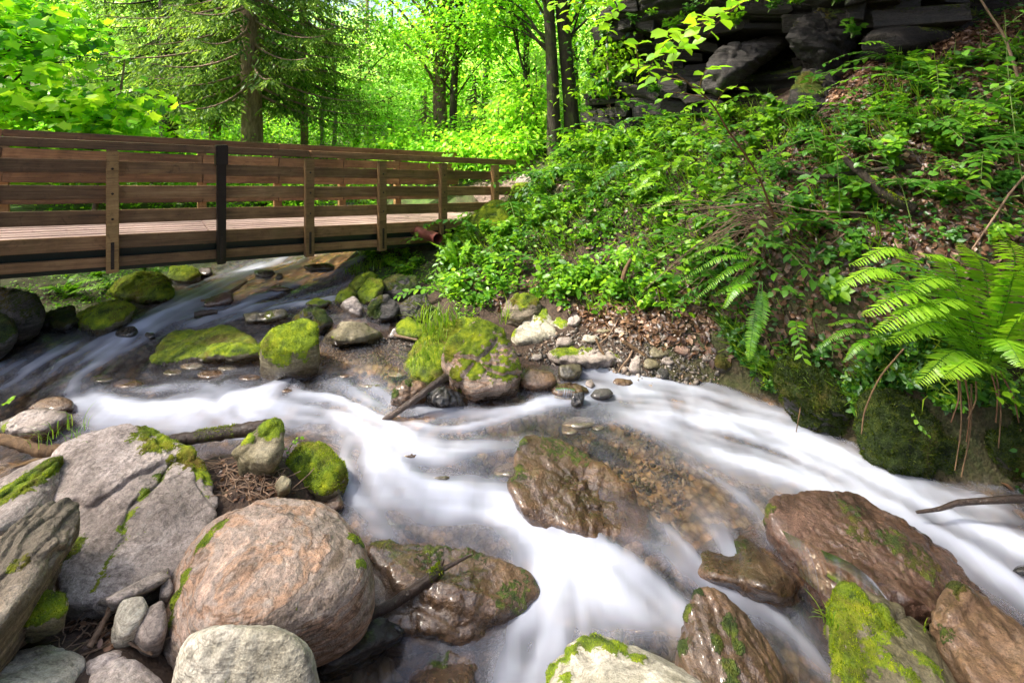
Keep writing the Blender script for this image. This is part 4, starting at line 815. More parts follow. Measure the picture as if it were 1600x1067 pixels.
# submerged stones, seen through the water
def bedstone(u, v, wpx, hpx, mat, label):
    th = np.linspace(0, 2 * np.pi, 9)[:-1]
    rock('stone', label, [(u + wpx * math.cos(a), v + hpx * math.sin(a)) for a in th], mat, k=1.6, thick=.3, bulge=0.05, p=8, lvl=4, amp=.05, wet=.5, fz=False, cat='stone', dY=0.02, group='stones under the water')
for i, (u, v, a, b_, mt) in enumerate([(905,660,26,10,'pale'),(890,672,13,8,'pale'),(935,668,10,5,'pale'),(795,735,24,12,'pale'),(640,705,34,13,'brown'),(760,760,20,9,'brown'),(690,740,28,12,'olive'),(720,700,20,8,'pale'),
        (300,572,18,6,'pale'),(330,585,22,7,'brown'),(270,582,15,6,'olive'),(355,575,16,5,'pale'),(390,590,18,6,'brown'),(160,592,20,7,'olive'),(200,600,24,8,'brown'),(540,585,20,6,'brown'),(580,600,22,8,'olive'),(450,608,22,7,'brown'),(620,585,14,5,'pale'),
        (880,950,16,10,'brown'),(960,960,22,12,'red'),(920,985,18,10,'olive'),(1000,980,20,10,'brown'),(700,940,20,10,'brown'),(620,930,16,9,'olive'),(560,1010,18,10,'brown')]):
    pass
    lab = ['pale', 'brown'][mt in ('brown', 'red')] if mt != 'olive' else 'olive'
    where = 'above the midstream rock' if (v < 680 and u > 860) else 'under the white water of the middle chute' if 600 < u < 820 and v < 800 else 'in the clear shallows by the moss cube' if v < 620 else 'under the lower cascade'
    bedstone(u, v, a, b_, mt, f'blurred {lab} stone {where}')

# ------------------------------------------------------------------ footbridge
BA = math.atan((1790 - CX) / F)
BD = np.array([math.sin(BA), math.cos(BA)]); BN = np.array([-BD[1], BD[0]])
BW, BM, BC = 1.55, -0.0755, 0.035                        # width, fall along the length, cross fall
B0 = P(176, 368, 5.8); SPAN = 1.089
def B(t_, w_, h_):
    return np.array([B0[0] + BD[0] * t_ + BN[0] * w_, B0[1] + BD[1] * t_ + BN[1] * w_, B0[2] + h_ + BM * t_ + BC * w_])
bridge = thing('footbridge', 'brown timber footbridge with plank railings crossing the stream', 'bridge', B(-3, 0, -0.4))
BO = np.array(bridge.location)
def bar(name, a, b_, wid, hei, mat, parent=bridge, side=None, bev=0.006, off=None, jig=0.0):
    """a squared timber from a to b: local x runs along it"""
    a = np.asarray(a, float); b_ = np.asarray(b_, float); L = np.linalg.norm(b_ - a); x = unit(b_ - a)
    sd = np.array([BN[0], BN[1], 0.0]) if side is None else np.asarray(side, float)
    y = unit(sd - (sd @ x) * x); z = np.cross(x, y)
    bm = bmesh.new(); bmesh.ops.create_cube(bm, size=1.0)
    bmesh.ops.scale(bm, vec=(L, wid, hei), verts=bm.verts)
    if bev: bmesh.ops.bevel(bm, geom=list(bm.edges), offset=bev, segments=2, affect='EDGES', clamp_overlap=True)
    me = bpy.data.meshes.new(name); bm.to_mesh(me); bm.free(); me.materials.append(MT[mat])
    o = bpy.data.objects.new(name, me); COL.objects.link(o)
    Mw = Matrix(((x[0], y[0], z[0], 0), (x[1], y[1], z[1], 0), (x[2], y[2], z[2], 0), (0, 0, 0, 1))); c = (a + b_) / 2
    Mw.translation = Vector(c)
    if parent is None: o.matrix_world = Mw
    else:
        root = parent
        base = Matrix.Translation(Vector(BO)) if parent is bridge else parent['_m'] if False else None
        o.parent = parent
        o.matrix_local = (Matrix.Translation(Vector(-BO)) @ Mw) if parent is bridge else (PM[parent.name].inverted() @ Mw)
    PM[o.name] = Mw
    return o
PM = {}
T0, T1 = -3.3, 5.95
# girders and cross beams
for w_ in (0.16, BW - 0.16):
    bar('girder', B(T0, w_, -0.285), B(5.7, w_, -0.285), 0.16, 0.29, 'girder')
for k_ in range(-2, 6):
    bar('cross_beam', B(k_ * SPAN - 0.12, 0.03, -0.115), B(k_ * SPAN - 0.12, BW - 0.03, -0.115), 0.12, 0.10, 'wood', side=(BD[0], BD[1], 0))
# deck planks, laid lengthwise and butted at the cross beams
npl = 11; pw = (BW - 0.06) / npl
for k_ in range(npl):
    w_ = 0.03 + (k_ + 0.5) * pw
    cuts = [T0] + sorted([(-0.12 + SPAN) - 3 * SPAN * (k_ % 2) * 0 + 0.0, 4.0 + 0.3 * (k_ % 3)]) + [5.72]
    for a_, b_ in zip(cuts[:-1], cuts[1:]):
        hz = -0.032 + random.uniform(-0.002, 0.002)
        bar('deck_plank', B(a_ + 0.004, w_, hz), B(b_ - 0.004, w_, hz), pw - 0.009, 0.045, 'deck', bev=0.007)
# near side: fascia boards, slats, posts, handrail
def side_rail(sgn, w0, tend, tposts, steel=()):
    # sgn -1: near side (posts outside at smaller w), +1: far side
    cuts = [T0] + [t_ for t_ in tposts if T0 < t_ < tend - 0.5] + [tend - 0.06]
    lv = [('railing_slat', 0.714, 0.86), ('railing_slat', 0.424, 0.58), ('railing_slat', 0.134, 0.292), ('fascia_board', -0.155, 0.004), ('lower_board', -0.355, -0.245)]
    for nm, lo, hi in lv:
        te = min(tend - 0.06, 5.5) if 'board' in nm else tend - 0.06
        cc = [c_ for c_ in cuts if c_ < te - 0.2] + [te]
        for a_, b_ in zip(cc[:-1:1], cc[1:]):
            j = random.uniform(-0.006, 0.006)
            bar(nm, B(a_ + 0.003, w0 + sgn * 0.004, (lo + hi) / 2 + j), B(b_ - 0.003, w0 + sgn * 0.004, (lo + hi) / 2 + j + random.uniform(-.007, .007)), 0.042, hi - lo, 'wood', bev=0.008)
    for i, t_ in enumerate(tposts):
        nm = 'steel_post' if i in steel else 'post'
        wm = w0 + sgn * 0.083
        o = bar(nm, B(t_, wm, -0.405), B(t_, wm, 0.985), 0.11, 0.118 if i not in steel else 0.10, 'steel' if i in steel else 'post', side=(BN[0], BN[1], 0), bev=0.008)
        if nm == 'steel_post':
            o['label'] = 'black steel post replacing a timber one'
            bar('bracket', B(t_, wm, 0.86), B(t_, wm, 1.113), 0.165, 0.135, 'steel', o, bev=0.006)
        ws_ = w0 + sgn * 0.142
        for hb in (0.787, 0.502, 0.213) if nm == 'post' else ():
            bar('bolt', B(t_, ws_ - sgn * 0.004, hb), B(t_, ws_ + sgn * 0.010, hb), 0.026, 0.026, 'rust', o, side=(0, 0, 1), bev=0.006)
        s_ = bar('strap', B(t_, ws_, -0.36), B(t_, ws_, -0.05), 0.008, 0.032, 'rust', o, bev=0.002)
        for hh_ in (-0.33, -0.075):
            bar('bolt', B(t_, ws_ + sgn * 0.003, hh_), B(t_, ws_ + sgn * 0.019, hh_), 0.03, 0.03, 'rust', o, side=(0, 0, 1), bev=0.008)
    hc = [T0] + [tposts[k_] for k_ in range(1, len(tposts), 3) if tposts[k_] < tend - 1] + [tend]
    for a_, b_ in zip(hc[:-1], hc[1:]):
        bar('handrail', B(a_ + 0.002, w0 + sgn * 0.06, 1.045), B(b_ - 0.002, w0 + sgn * 0.06, 1.045), 0.15, 0.095, 'wood', bev=0.012)
side_rail(-1, 0.0, 5.92, [SPAN * k_ for k_ in range(-2, 6)], steel=(3,))
side_rail(1, BW, 5.75, [SPAN * k_ - 0.02 for k_ in range(-2, 6)])

ab = thing('abutment', 'dark stone abutment under the right end of the footbridge', 'abutment', B(5.4, 0.7, -1.2))
BO2 = np.array(ab.location)
for r_ in range(4):
    for c_ in range(5):
        w1 = -0.05 + c_ * 0.33 + (0.15 if r_ % 2 else 0); hgt = -0.46 - r_ * 0.22
        a_, b_ = B(4.75, w1 + 0.01, hgt), B(4.75, w1 + 0.31, hgt)
        me_o = bar('block', a_, b_, 0.75, 0.205, 'dark', parent=None, side=(BD[0], BD[1], 0), bev=0.03)
        me_o.parent = ab; me_o.matrix_local = Matrix.Translation(Vector(-BO2)) @ PM[me_o.name]
# drain pipe
pa, pb = P(636, 356, 8.5), P(684, 373, 7.72)
pth = np.linspace(pa, pb, 6)
V1, q1 = tube(pth, 0.085, 20); V2, q2 = tube(pth[::-1], 0.076, 20)
e1 = np.arange(20) + 5 * 20; e2 = np.arange(20) + len(V1)
V = np.vstack([V1, V2]); ring = np.array([[e1[k_], e1[(k_ + 1) % 20], e2[(-k_ - 1) % 20], e2[-k_ % 20]] for k_ in range(20)])
mesh_thing('drain_pipe', 'red-brown drain pipe poking out under the right end of the bridge', 'pipe', V, np.vstack([q1, q2 + len(V1)]), MT['pipe'])

# ------------------------------------------------------------------ cliff
def sheet_from(ctrl_rows, nu, nv):
    rows = [curve(r_, nu) for r_ in ctrl_rows]
    return np.stack([curve([r_[k_] for r_ in rows], nv) for k_ in range(nu)], 1)
CR = [[P(905,240,10.8), P(960,235,10.2), P(1050,215,9.2), P(1150,190,8.4), P(1260,170,7.7), P(1360,130,7.2), P(1480,60,7.2), P(1640,-20,7.4)],
      [P(922,170,10.9), P(960,165,10.3), P(1050,150,9.5), P(1150,130,8.9), P(1250,110,8.2), P(1350,70,7.4), P(1480,10,7.3), P(1640,-70,7.6)],
      [P(930,110,10.7), P(965,105,10.3), P(1050,100,9.9), P(1160,90,9.4), P(1260,70,8.6), P(1340,30,7.2), P(1480,-50,7.2), P(1640,-130,7.6)],
      [P(932,60,10.4), P(965,50,9.7), P(1050,50,9.2), P(1150,30,8.3), P(1250,20,7.6), P(1340,-20,6.9), P(1480,-120,7.2), P(1640,-200,7.6)],
      [P(965,10,10.2), P(990,0,9.3), P(1060,-10,8.4), P(1150,-30,7.7), P(1250,-50,7.2), P(1340,-90,6.8), P(1480,-200,7.2), P(1640,-260,7.6)],
      [P(1010,-60,10.6), P(1040,-70,9.6), P(1090,-90,8.6), P(1160,-110,8.0), P(1250,-130,7.5), P(1340,-180,7.2), P(1480,-280,7.6), P(1640,-330,8.0)],
      [P(1060,-110,12.6), P(1090,-130,11.6), P(1130,-150,10.6), P(1190,-170,10), P(1270,-190,9.5), P(1350,-230,9.2), P(1480,-320,9.6), P(1640,-360,10.0)]]
nu, nv = 140, 140
S = sheet_from(CR, nu, nv).reshape(-1, 3)
lat = S[:, 2] + 0.10 * S[:, 0] + 0.16 * fbm(S * 0.9, 3)
def saw_(x): x = x - np.floor(x); return smooth(0, .6, x) * smooth(1, .85, x)
dsp = 0.20 * fbm(S * 1.1 + 4, 4) + 0.16 * (saw_(lat * 2.3) - .5) * (1 + 1.6 * noise3(S * 1.1)) + 0.06 * (saw_(lat * 8.3) - .5) + 0.03 * fbm(S * 9, 2)
outw = unit(np.array([-0.45, -0.85, 0.1]))
S = S + outw * dsp[:, None]
cq = grid_faces(nv, nu)[:, ::-1]
cn = np.zeros_like(S); fnn = np.cross(S[cq[:, 1]] - S[cq[:, 0]], S[cq[:, 3]] - S[cq[:, 0]])
for k_ in range(4): np.add.at(cn, cq[:, k_], fnn)
cn = unit(cn)
if (cn @ outw).mean() < 0: cn = -cn
cms = smooth(.25, .75, cn[:, 2] + .4 * fbm(S * 2, 3)) * .9
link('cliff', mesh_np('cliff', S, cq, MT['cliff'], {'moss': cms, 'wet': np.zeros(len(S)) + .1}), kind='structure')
cliff = bpy.data.objects['cliff']
def ledge(label, o_, Y, **kw):
    kw.setdefault('mat', 'cliff'); kw.setdefault('lvl', 6); kw.setdefault('amp', .06); kw.setdefault('strata', ((.12, 0, 1), 7, .06))
    return rock('rock_ledge', label, o_, H=(max(v for u, v in o_) - V0) / F * Y, fz=False, p=kw.pop('p', 20), **kw)
def ledgeY(label, o_, Y, **kw):
    # ledges above eye level: place by distance
    global V0_dummy
    o2 = np.array(o_, float); vb = o2[:, 1].max()
    kw2 = dict(mat='cliff', lvl=6, amp=.045, freq=4, strata=((.2, .1, 1), 7.3, .035), p=40, k=.3, thick=.8); kw2.update(kw)
    return _rockY('rock_ledge', label, o_, Y, **kw2)
def _rockY(name, label, o_, Y, **kw):
    u, v = max(o_, key=lambda q_: q_[1])
    gb = globals()['base_at']
    globals()['base_at'] = lambda a, b2: P(a, b2, Y)
    try: return rock(name, label, o_, fz=kw.pop('fz', False), **kw)
    finally: globals()['base_at'] = gb
#ledgeY('layered black ledge at the left foot of the cliff', [(917,220),(918,150),(935,138),(985,142),(1060,150),(1085,175),(1060,205),(980,222)], 9.7, sink=.1)
#ledgeY('mossy upper corner of the cliff, roots hanging', [(933,70),(945,45),(975,15),(1010,-10),(1090,-20),(1120,20),(1090,52),(1010,62),(960,78)], 9.3, spots=[(950,55,20,.8),(1000,20,40,.8),(1060,10,40,.7)], mat='cliff')
#ledgeY('thin stepped ledge in the dark recess of the cliff', [(940,150),(945,120),(1000,108),(1080,118),(1120,140),(1090,155),(1000,160)], 9.6)
ledgeY('pale slanting rock slab under the cliff overhang', [(1098,118),(1112,92),(1150,72),(1200,60),(1238,50),(1232,68),(1180,100),(1120,135)], 8.0, mat='dark', k=.6, strata=((.5, 0, .85), 9, .02), thick=.5, p=44, amp=.03)
ledgeY('jagged overhanging beak of rock above the cave', [(1225,55),(1240,30),(1270,15),(1320,5),(1345,40),(1320,75),(1290,100),(1275,70),(1250,75)], 7.0, spots=[(1245,40,14,.8),(1300,20,24,.7)], thick=.6, p=44, amp=.035)
ledgeY('mossy hump of rock right of the cave', [(1230,175),(1235,140),(1260,110),(1290,105),(1320,130),(1330,170),(1280,185)], 6.7, spots=[(1260,130,30,.9),(1250,155,24,.8)], fz=True, k=.5)
ledgeY('dark mossy shoulder high on the right slope', [(1345,60),(1400,25),(1480,0),(1560,-10),(1600,30),(1560,60),(1460,72),(1380,85)], 6.6, spots=[(1440,30,50,.7),(1500,20,50,.6)], fz=True, k=.6, p=30, strata=((.3, 0, 1), 9, .03))
#ledgeY('black rock roof at the top of the cave', [(1100,62),(1110,20),(1180,-10),(1260,-20),(1270,10),(1230,45),(1160,58)], 7.9, thick=.9)

# the bedded cliff face: broken blocks, layer on layer, each a part of the cliff
MT['block'] = rock_mat('rock_cliff_block', [(0.1, (0.003, 0.0025, 0.002)), (0.4, (0.010, 0.008, 0.006)), (0.7, (0.034, 0.026, 0.019)), (0.95, (0.11, 0.085, 0.062))], 0.6, (0.12, 0.18, 0.0), (1.2, 1.2, 22), bump=1.0, moss=MOSSD)  # near-black base holds part of the cliff's shade
def cliff_block(u, v, w_, h_, Y, dep, r, tilt=0.0, mossy=0.0):
    c_ = P(u, v, Y); sx = w_ / F * Y / 2; sz = h_ / F * Y / 2
    pts = []
    for ax in (-1, 1):
        for ay in (-1, 1):
            for az in (-1, 1):
                for _ in range(2): pts.append([ax * sx * r.uniform(.7, 1.08), ay * dep * r.uniform(.6, 1.0), az * sz * r.uniform(.65, 1.05) + ax * tilt * sx + ay * .08 * sz])
    bm = bmesh.new()
    for p_ in pts: bm.verts.new(p_)
    res = bmesh.ops.convex_hull(bm, input=list(bm.verts))
    bmesh.ops.delete(bm, geom=[v_ for v_ in bm.verts if not v_.link_faces], context='VERTS')
    bmesh.ops.bevel(bm, geom=list(bm.edges), offset=min(sz * .10, .02), segments=1, affect='EDGES', clamp_overlap=True)
    bm.normal_update()
    me = bpy.data.meshes.new('rock_block'); bm.to_mesh(me)
    ms = np.array([mossy * float(np.clip(v_.normal.z * 1.3 + r.normal() * .2, 0, 1)) for v_ in bm.verts]); bm.free()
    for nm_, a_ in (('moss', ms), ('wet', np.full(len(ms), .12))):
        at = me.attributes.new(nm_, 'FLOAT', 'POINT'); at.data.foreach_set('value', a_.astype(np.float32))
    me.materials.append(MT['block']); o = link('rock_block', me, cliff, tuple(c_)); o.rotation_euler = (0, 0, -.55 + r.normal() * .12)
    return o
r = np.random.default_rng(15)
for row, v in enumerate(np.arange(222, -40, -15.0)):
    rec = 0.55 * smooth(0, 1, (v - 55) / 30) * smooth(0, 1, (150 - v) / 30)          # recess under the overhang
    u = 918 + (8 if v < 150 else 0) + max(0, 60 - v) * .75 + r.uniform(-6, 6)
    while u < 1430:
        w_ = r.uniform(22, 110) * r.uniform(.7, 1.2); h_ = r.uniform(10, 32); uc = u + w_ / 2
        base_v = 222 - (uc - 918) * .20 - max(0, uc - 1200) * .14
        incave = 1120 < uc < 1275 and 60 < v < 165
        if v < base_v + 8 and not incave:
            Y = 10.35 - min(uc - 918, 440) / 427 * 3.2 + rec - .25 * smooth(60, 0, v) + r.normal() * .12
            cliff_block(uc, v - (uc - 918) * .05 + r.uniform(-3, 3), w_ * 1.06, h_, Y, .38, r, -.06 + r.normal() * .09, .9 if v < 40 or r.random() < .25 else .25)
        u += w_

# ------------------------------------------------------------------ trees
def tree_base(u, Y):
    x = (u - CX) / F * Y
    return np.array([x, Y, float(G(x, Y))])
def broadleaf(name, label, base, height, r0, crown, nclump, nleaf, lsize, mat, bark, seed, lean=(0, 0), tmpl=T_OVATE, flat=0.28, cr=0.55, limbs=9, group=None, tshift=0.0, limb_from=0.3, twist=0.06, trunk_top=None, droop=0.12):
    """crown: list of (centre offset xyz from base, radii xyz); leaves hang in flat sprays at the ends of limbs"""
    r = np.random.default_rng(seed)
    root = thing(name, label, 'tree', base, group)
    n = 14; hs = np.linspace(-0.25, trunk_top or height * 0.92, n)
    tx = np.stack([lean[0] * hs / height + twist * np.sin(hs * 1.1 + seed), lean[1] * hs / height + twist * np.cos(hs * .9 + seed), hs], 1)
    rad = r0 * np.clip(1.15 - 0.85 * hs / height, .12, 2); rad[0] *= 1.35; rad[1] *= 1.1
    a = Acc(); V, q = tube(tx, rad, 12); a.add(V, q)
    link('trunk', a.mesh('trunk', MT[bark]), root)
    lim = Acc(); cl = Acc()
    cents = []
    tot = sum(np.prod(c[1]) for c in crown)
    for c_, rr in crown:
        k_ = max(3, int(nclump * np.prod(rr) / tot)); d = r.normal(size=(k_, 3)); d = unit(d) * (r.random((k_, 1)) ** .45)
        cents.append(np.asarray(c_) + d * np.asarray(rr))
    cents = np.vstack(cents)
    ml = max(1, len(cents) // limbs)
    for i, c_ in enumerate(cents):
        if i % ml == 0:
            h0 = np.clip(c_[2] * (0.55 + .25 * r.random()), height * limb_from * .6, height * .85)
            k_ = np.array([np.interp(h0, hs, tx[:, j]) for j in range(3)])
            mid = (k_ + c_) / 2 + np.array([0, 0, .18 * np.linalg.norm(c_ - k_)]) * r.normal(.6, .6)
            pts = curve([k_, mid, c_], 9); V, q = tube(pts, np.linspace(r0 * .28, .006, 9), 5); lim.add(V, q)
            for s_ in range(4):
                p0 = pts[4 + s_]; p1 = p0 + r.normal(size=3) * np.array([.5, .5, .22]) * cr; V, q = tube(np.linspace(p0, p1, 4), np.linspace(.012, .003, 4), 4); lim.add(V, q)
    link('branches', lim.mesh('branches', MT[bark]), root)['kind'] = 'stuff'
    per = max(6, nleaf // len(cents))
    ci = np.repeat(np.arange(len(cents)), per); N = len(ci)
    dr = r.normal(size=(N, 3)) * np.array([cr, cr, cr * flat]) * (.6 + .8 * r.random((len(cents), 1)))[ci]
    pos = cents[ci] + dr; pos[:, 2] -= droop * (dr[:, 0] ** 2 + dr[:, 1] ** 2)
    ax = unit(dr * np.array([1, 1, .3]) + r.normal(size=(N, 3)) * .35 + np.array([0, 0, -.25])); nr_ = unit(np.array([0, 0, 1.0]) + r.normal(size=(N, 3)) * .38)
    tint = np.clip(.5 + tshift + .18 * r.normal(size=N) + .30 * r.normal(size=len(cents))[ci], 0, 1)
    leaf_batch(cl, pos, ax, nr_, lsize * (.65 + .6 * r.random(N)), tmpl, tint)
    link('crown', cl.mesh('crown', MT[mat]), root)
    return root

def spruce(name, label, base, height, r0, seed, h0=1.2, dens=1.0, blen=2.2, mat='spruce', bark='bark', group=None, clear=0.0, tshift=0, dead=0, trunk_top=None, zmax=None):
    r = np.random.default_rng(seed)
    root = thing(name, label, 'tree', base, group)
    top = trunk_top or height
    hs = np.linspace(-.3, top, 12); tx = np.stack([.03 * np.sin(hs), .03 * np.cos(hs), hs], 1)
    V, q = tube(tx, r0 * np.clip(1.12 - hs / height, .03, 2), 14); a = Acc(); a.add(V, q); link('trunk', a.mesh('trunk', MT[bark]), root)
    br = Acc(); nd_ = Acc()
    nb = int(dens * (top - h0) / .10)
    P_, A_, S_, T_ = [], [], [], []
    for i in range(nb):
        h = h0 + (top - h0) * (i + r.random()) / nb
        L = blen * (1 - (h / height) ** 1.4) * (.55 + .6 * r.random()); th = i * 2.399 + r.normal() * .3
        dx_ = np.array([math.cos(th), math.sin(th), 0])
        s_ = np.linspace(0, 1, 8)[:, None]
        pts = np.array([0, 0, h]) + dx_ * L * s_ + np.array([0, 0, 1.0]) * L * (-.55 * s_ + .30 * s_ ** 2.2)
        V, q = tube(pts, np.linspace(.022 + .006 * L, .004, 8), 5); br.add(V, q)
        if h < h0 + clear * r.random() * 2: continue
        nt_ = int(18 * L)
        for k_ in range(nt_):
            f = .16 + .84 * (k_ + r.random()) / nt_; p0 = np.array([np.interp(f, s_[:, 0], pts[:, j]) for j in range(3)])
            sgn = 1 if k_ % 2 else -1; sd = np.array([-dx_[1], dx_[0], 0]) * sgn
            d = unit(sd * .75 + dx_ * .55 + np.array([0, 0, -.45 - .35 * r.random()]))
            tl_ = (.14 + .34 * (1 - f) + .1) * min(1, L) * (.6 + .6 * r.random())
            m_ = 7; g = np.linspace(.05, 1, m_)[:, None]
            pp = p0 + d * tl_ * g + np.array([0, 0, -.28]) * tl_ * g ** 2
            sp = np.cross(d, [0, 0, 1.0]); alt = np.where(np.arange(m_) % 2, 1, -1)[:, None]
            P_.append(pp); A_.append(unit(d * .8 + sp * alt * .55 + np.array([0, 0, -.25]) + r.normal(size=(m_, 3)) * .25)); S_.append(tl_ * .30 * (1.1 - .5 * g[:, 0]) + .03); T_.append(np.clip(.3 + .5 * f * g[:, 0] + tshift + .18 * r.normal() + .08 * r.normal(size=m_), 0, 1))
    leaf_batch(nd_, np.vstack(P_), np.vstack(A_), unit(np.array([0, 0, 1.0]) + r.normal(size=(sum(map(len, P_)), 3)) * .5), np.concatenate(S_), (T_NEEDLE[0] * np.array([1.1, 2.1, 1]), T_NEEDLE[1]), np.concatenate(T_))
    link('branches', br.mesh('branches', MT[bark]), root)['kind'] = 'stuff'
    link('crown', nd_.mesh('crown', MT[mat]), root)
    return root

# spruces behind the bridge
spruce('spruce_tree', 'tall spruce with bare grey-brown trunk rising behind the bridge', tree_base(392, 12.0), 16, .23, 1, h0=2.3, dens=1.5, blen=3.2, trunk_top=8.0, tshift=.1)
spruce('spruce_tree', 'dark spruce left of the tall trunk, half hidden by maple leaves', tree_base(262, 13.5), 16, .21, 2, h0=2.0, dens=1.4, blen=2.8, trunk_top=8.2, bark='barkdark', tshift=.0)
spruce('spruce_tree', 'slim spruce between the two thicker spruce trunks', tree_base(334, 14.5), 14, .15, 3, h0=2.0, dens=1.3, blen=2.4, trunk_top=8, tshift=.15)
spruce('spruce_tree', 'spruce with drooping grey-green boughs right of the tall trunk', tree_base(474, 14.5), 15, .10, 4, h0=2.4, dens=1.5, blen=3.2, trunk_top=8.2, tshift=.02)
spruce('spruce_tree', 'distant spruce behind the birch saplings', tree_base(575, 19), 7.5, .12, 5, h0=1.6, dens=1.0, blen=1.7, trunk_top=7.5, tshift=.1)
spruce('young_spruce', 'dark green little spruce near the bridge end', tree_base(742, 12.0), 2.3, .03, 6, h0=.12, dens=2.6, blen=.95, bark='barkdark', tshift=.0)
spruce('young_spruce', 'pale green young spruce beside the forked tree', tree_base(664, 12.5), 2.1, .03, 7, h0=.12, dens=2.6, blen=1.0, bark='bark', tshift=.25)
# birch saplings
for u, Y, lab in [(506, 15.5, 'thin white birch sapling left of its twin'), (521, 15.2, 'thin white birch sapling, right one of two')]:
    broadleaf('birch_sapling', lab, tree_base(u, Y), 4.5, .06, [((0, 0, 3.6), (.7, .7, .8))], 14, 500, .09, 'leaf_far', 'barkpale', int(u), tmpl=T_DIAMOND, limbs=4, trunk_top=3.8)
# bright broadleaf tree in the middle, forked pair of stems
broadleaf('beech_tree', 'sunlit broadleaf tree with thick lower trunk at the middle of the wood', tree_base(690, 13.5), 9, .19, [((-.6, -.3, 3.3), (2.1, 1.5, 1.1)), ((0, 0, 5.2), (2.4, 1.8, 1.3)), ((1.6, -.5, 4.2), (1.6, 1.3, 1.2)), ((-.4, 0, 2.0), (1.6, 1.2, .5))], 110, 9500, .12, 'leaf_bg', 'bark', 21, tmpl=T_OVATE, cr=.5, limbs=30, tshift=.12)
broadleaf('beech_tree', 'slender sunlit tree with upright forking limbs beside the thick trunk', tree_base(712, 12.6), 8, .10, [((.3, 0, 3.2), (1.5, 1.2, .9)), ((.5, 0, 5.0), (1.9, 1.6, 1.3))], 60, 5000, .11, 'leaf_bg', 'barkdark', 22, cr=.45, limbs=20, tshift=.05)
# pair of dark trunks by the cliff
broadleaf('lime_tree', 'dark straight tree trunk, left one of the pair beside the cliff', tree_base(867, 10.6), 12, .125, [((-.8, .3, 4.6), (1.6, 1.4, .9)), ((-1.7, .8, 3.4), (1.1, 1.1, .8))], 60, 5200, .11, 'leaf_bg', 'barkdark', 31, lean=(-.5, 0), cr=.45, limbs=14, tshift=0, trunk_top=8.5, twist=.02)
broadleaf('lime_tree', 'thicker mossy tree trunk, right one of the pair beside the cliff', tree_base(895, 10.7), 12, .145, [((.5, .6, 3.6), (.6, .6, 1.0)), ((.4, .3, 5.2), (1.2, 1.2, 1))], 40, 3400, .10, 'herb', 'barkdark', 32, lean=(-.85, 0), cr=.38, limbs=12, tshift=.15, trunk_top=8.5, twist=.025)
broadleaf('sapling', 'thin leaning dark sapling left of the trunk pair', tree_base(850, 11.6), 4.5, .04, [((-.9, 0, 3.3), (.9, .8, .7))], 16, 1100, .10, 'leaf_bg', 'barkdark', 33, lean=(-1.0, 0), cr=.4, limbs=6, trunk_top=4)
# maple reaching in from the left
broadleaf('maple_tree', 'maple with large bright leaves filling the upper left behind the railing', tree_base(-40, 9.3), 7, .11, [((.6, -.4, 2.5), (1.6, 1.0, 1.0)), ((.2, -.2, 3.9), (2.2, 1.2, 1.1)), ((1.9, -.3, 2.0), (1.3, .9, .55)), ((2.6, -.2, 1.7), (.9, .8, .4)), ((-.6, 0, 1.5), (1.4, .9, .8))], 120, 3400, .20, 'maple', 'barkdark', 41, tmpl=T_MAPLE, cr=.42, flat=.35, limbs=22, tshift=.24)
broadleaf('maple_sapling', 'yellow-green maple sapling leaning over the railing', tree_base(150, 9.6), 3.4, .045, [((.3, -.2, 2.1), (1.0, .7, .6)), ((.9, -.2, 1.4), (1.0, .7, .5)), ((-.2, 0, 1.2), (1.0, .7, .5))], 60, 1700, .17, 'maple', 'bark', 42, tmpl=T_MAPLE, cr=.34, flat=.3, limbs=14, tshift=.32, lean=(.5, 0))
# wood behind
NB = 0
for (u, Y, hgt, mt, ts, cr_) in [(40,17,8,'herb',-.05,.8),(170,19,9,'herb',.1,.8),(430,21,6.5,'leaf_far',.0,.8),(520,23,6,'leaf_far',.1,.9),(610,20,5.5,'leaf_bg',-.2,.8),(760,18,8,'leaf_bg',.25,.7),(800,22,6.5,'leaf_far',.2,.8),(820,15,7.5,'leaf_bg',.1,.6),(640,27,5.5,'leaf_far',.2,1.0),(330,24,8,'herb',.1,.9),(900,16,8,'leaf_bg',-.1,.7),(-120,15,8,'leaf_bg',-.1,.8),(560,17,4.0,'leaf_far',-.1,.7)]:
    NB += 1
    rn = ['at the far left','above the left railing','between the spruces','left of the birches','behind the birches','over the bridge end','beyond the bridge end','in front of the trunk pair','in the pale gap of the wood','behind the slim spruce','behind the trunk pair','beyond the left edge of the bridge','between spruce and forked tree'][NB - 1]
    broadleaf('woodland_tree', 'hazy bright green tree of the wood ' + rn, tree_base(u, Y), hgt, .12, [((0, 0, hgt * .45), (2.2, 1.6, hgt * .28)), ((.8, 0, hgt * .75), (2.2, 1.6, hgt * .25)), ((-.6, -.3, hgt * .2), (1.8, 1.3, hgt * .14))], 75, 5600, .15, mt, 'barkdark', 60 + NB, tmpl=T_DIAMOND, cr=cr_, limbs=12, tshift=ts, group='trees of the wood behind the bridge')

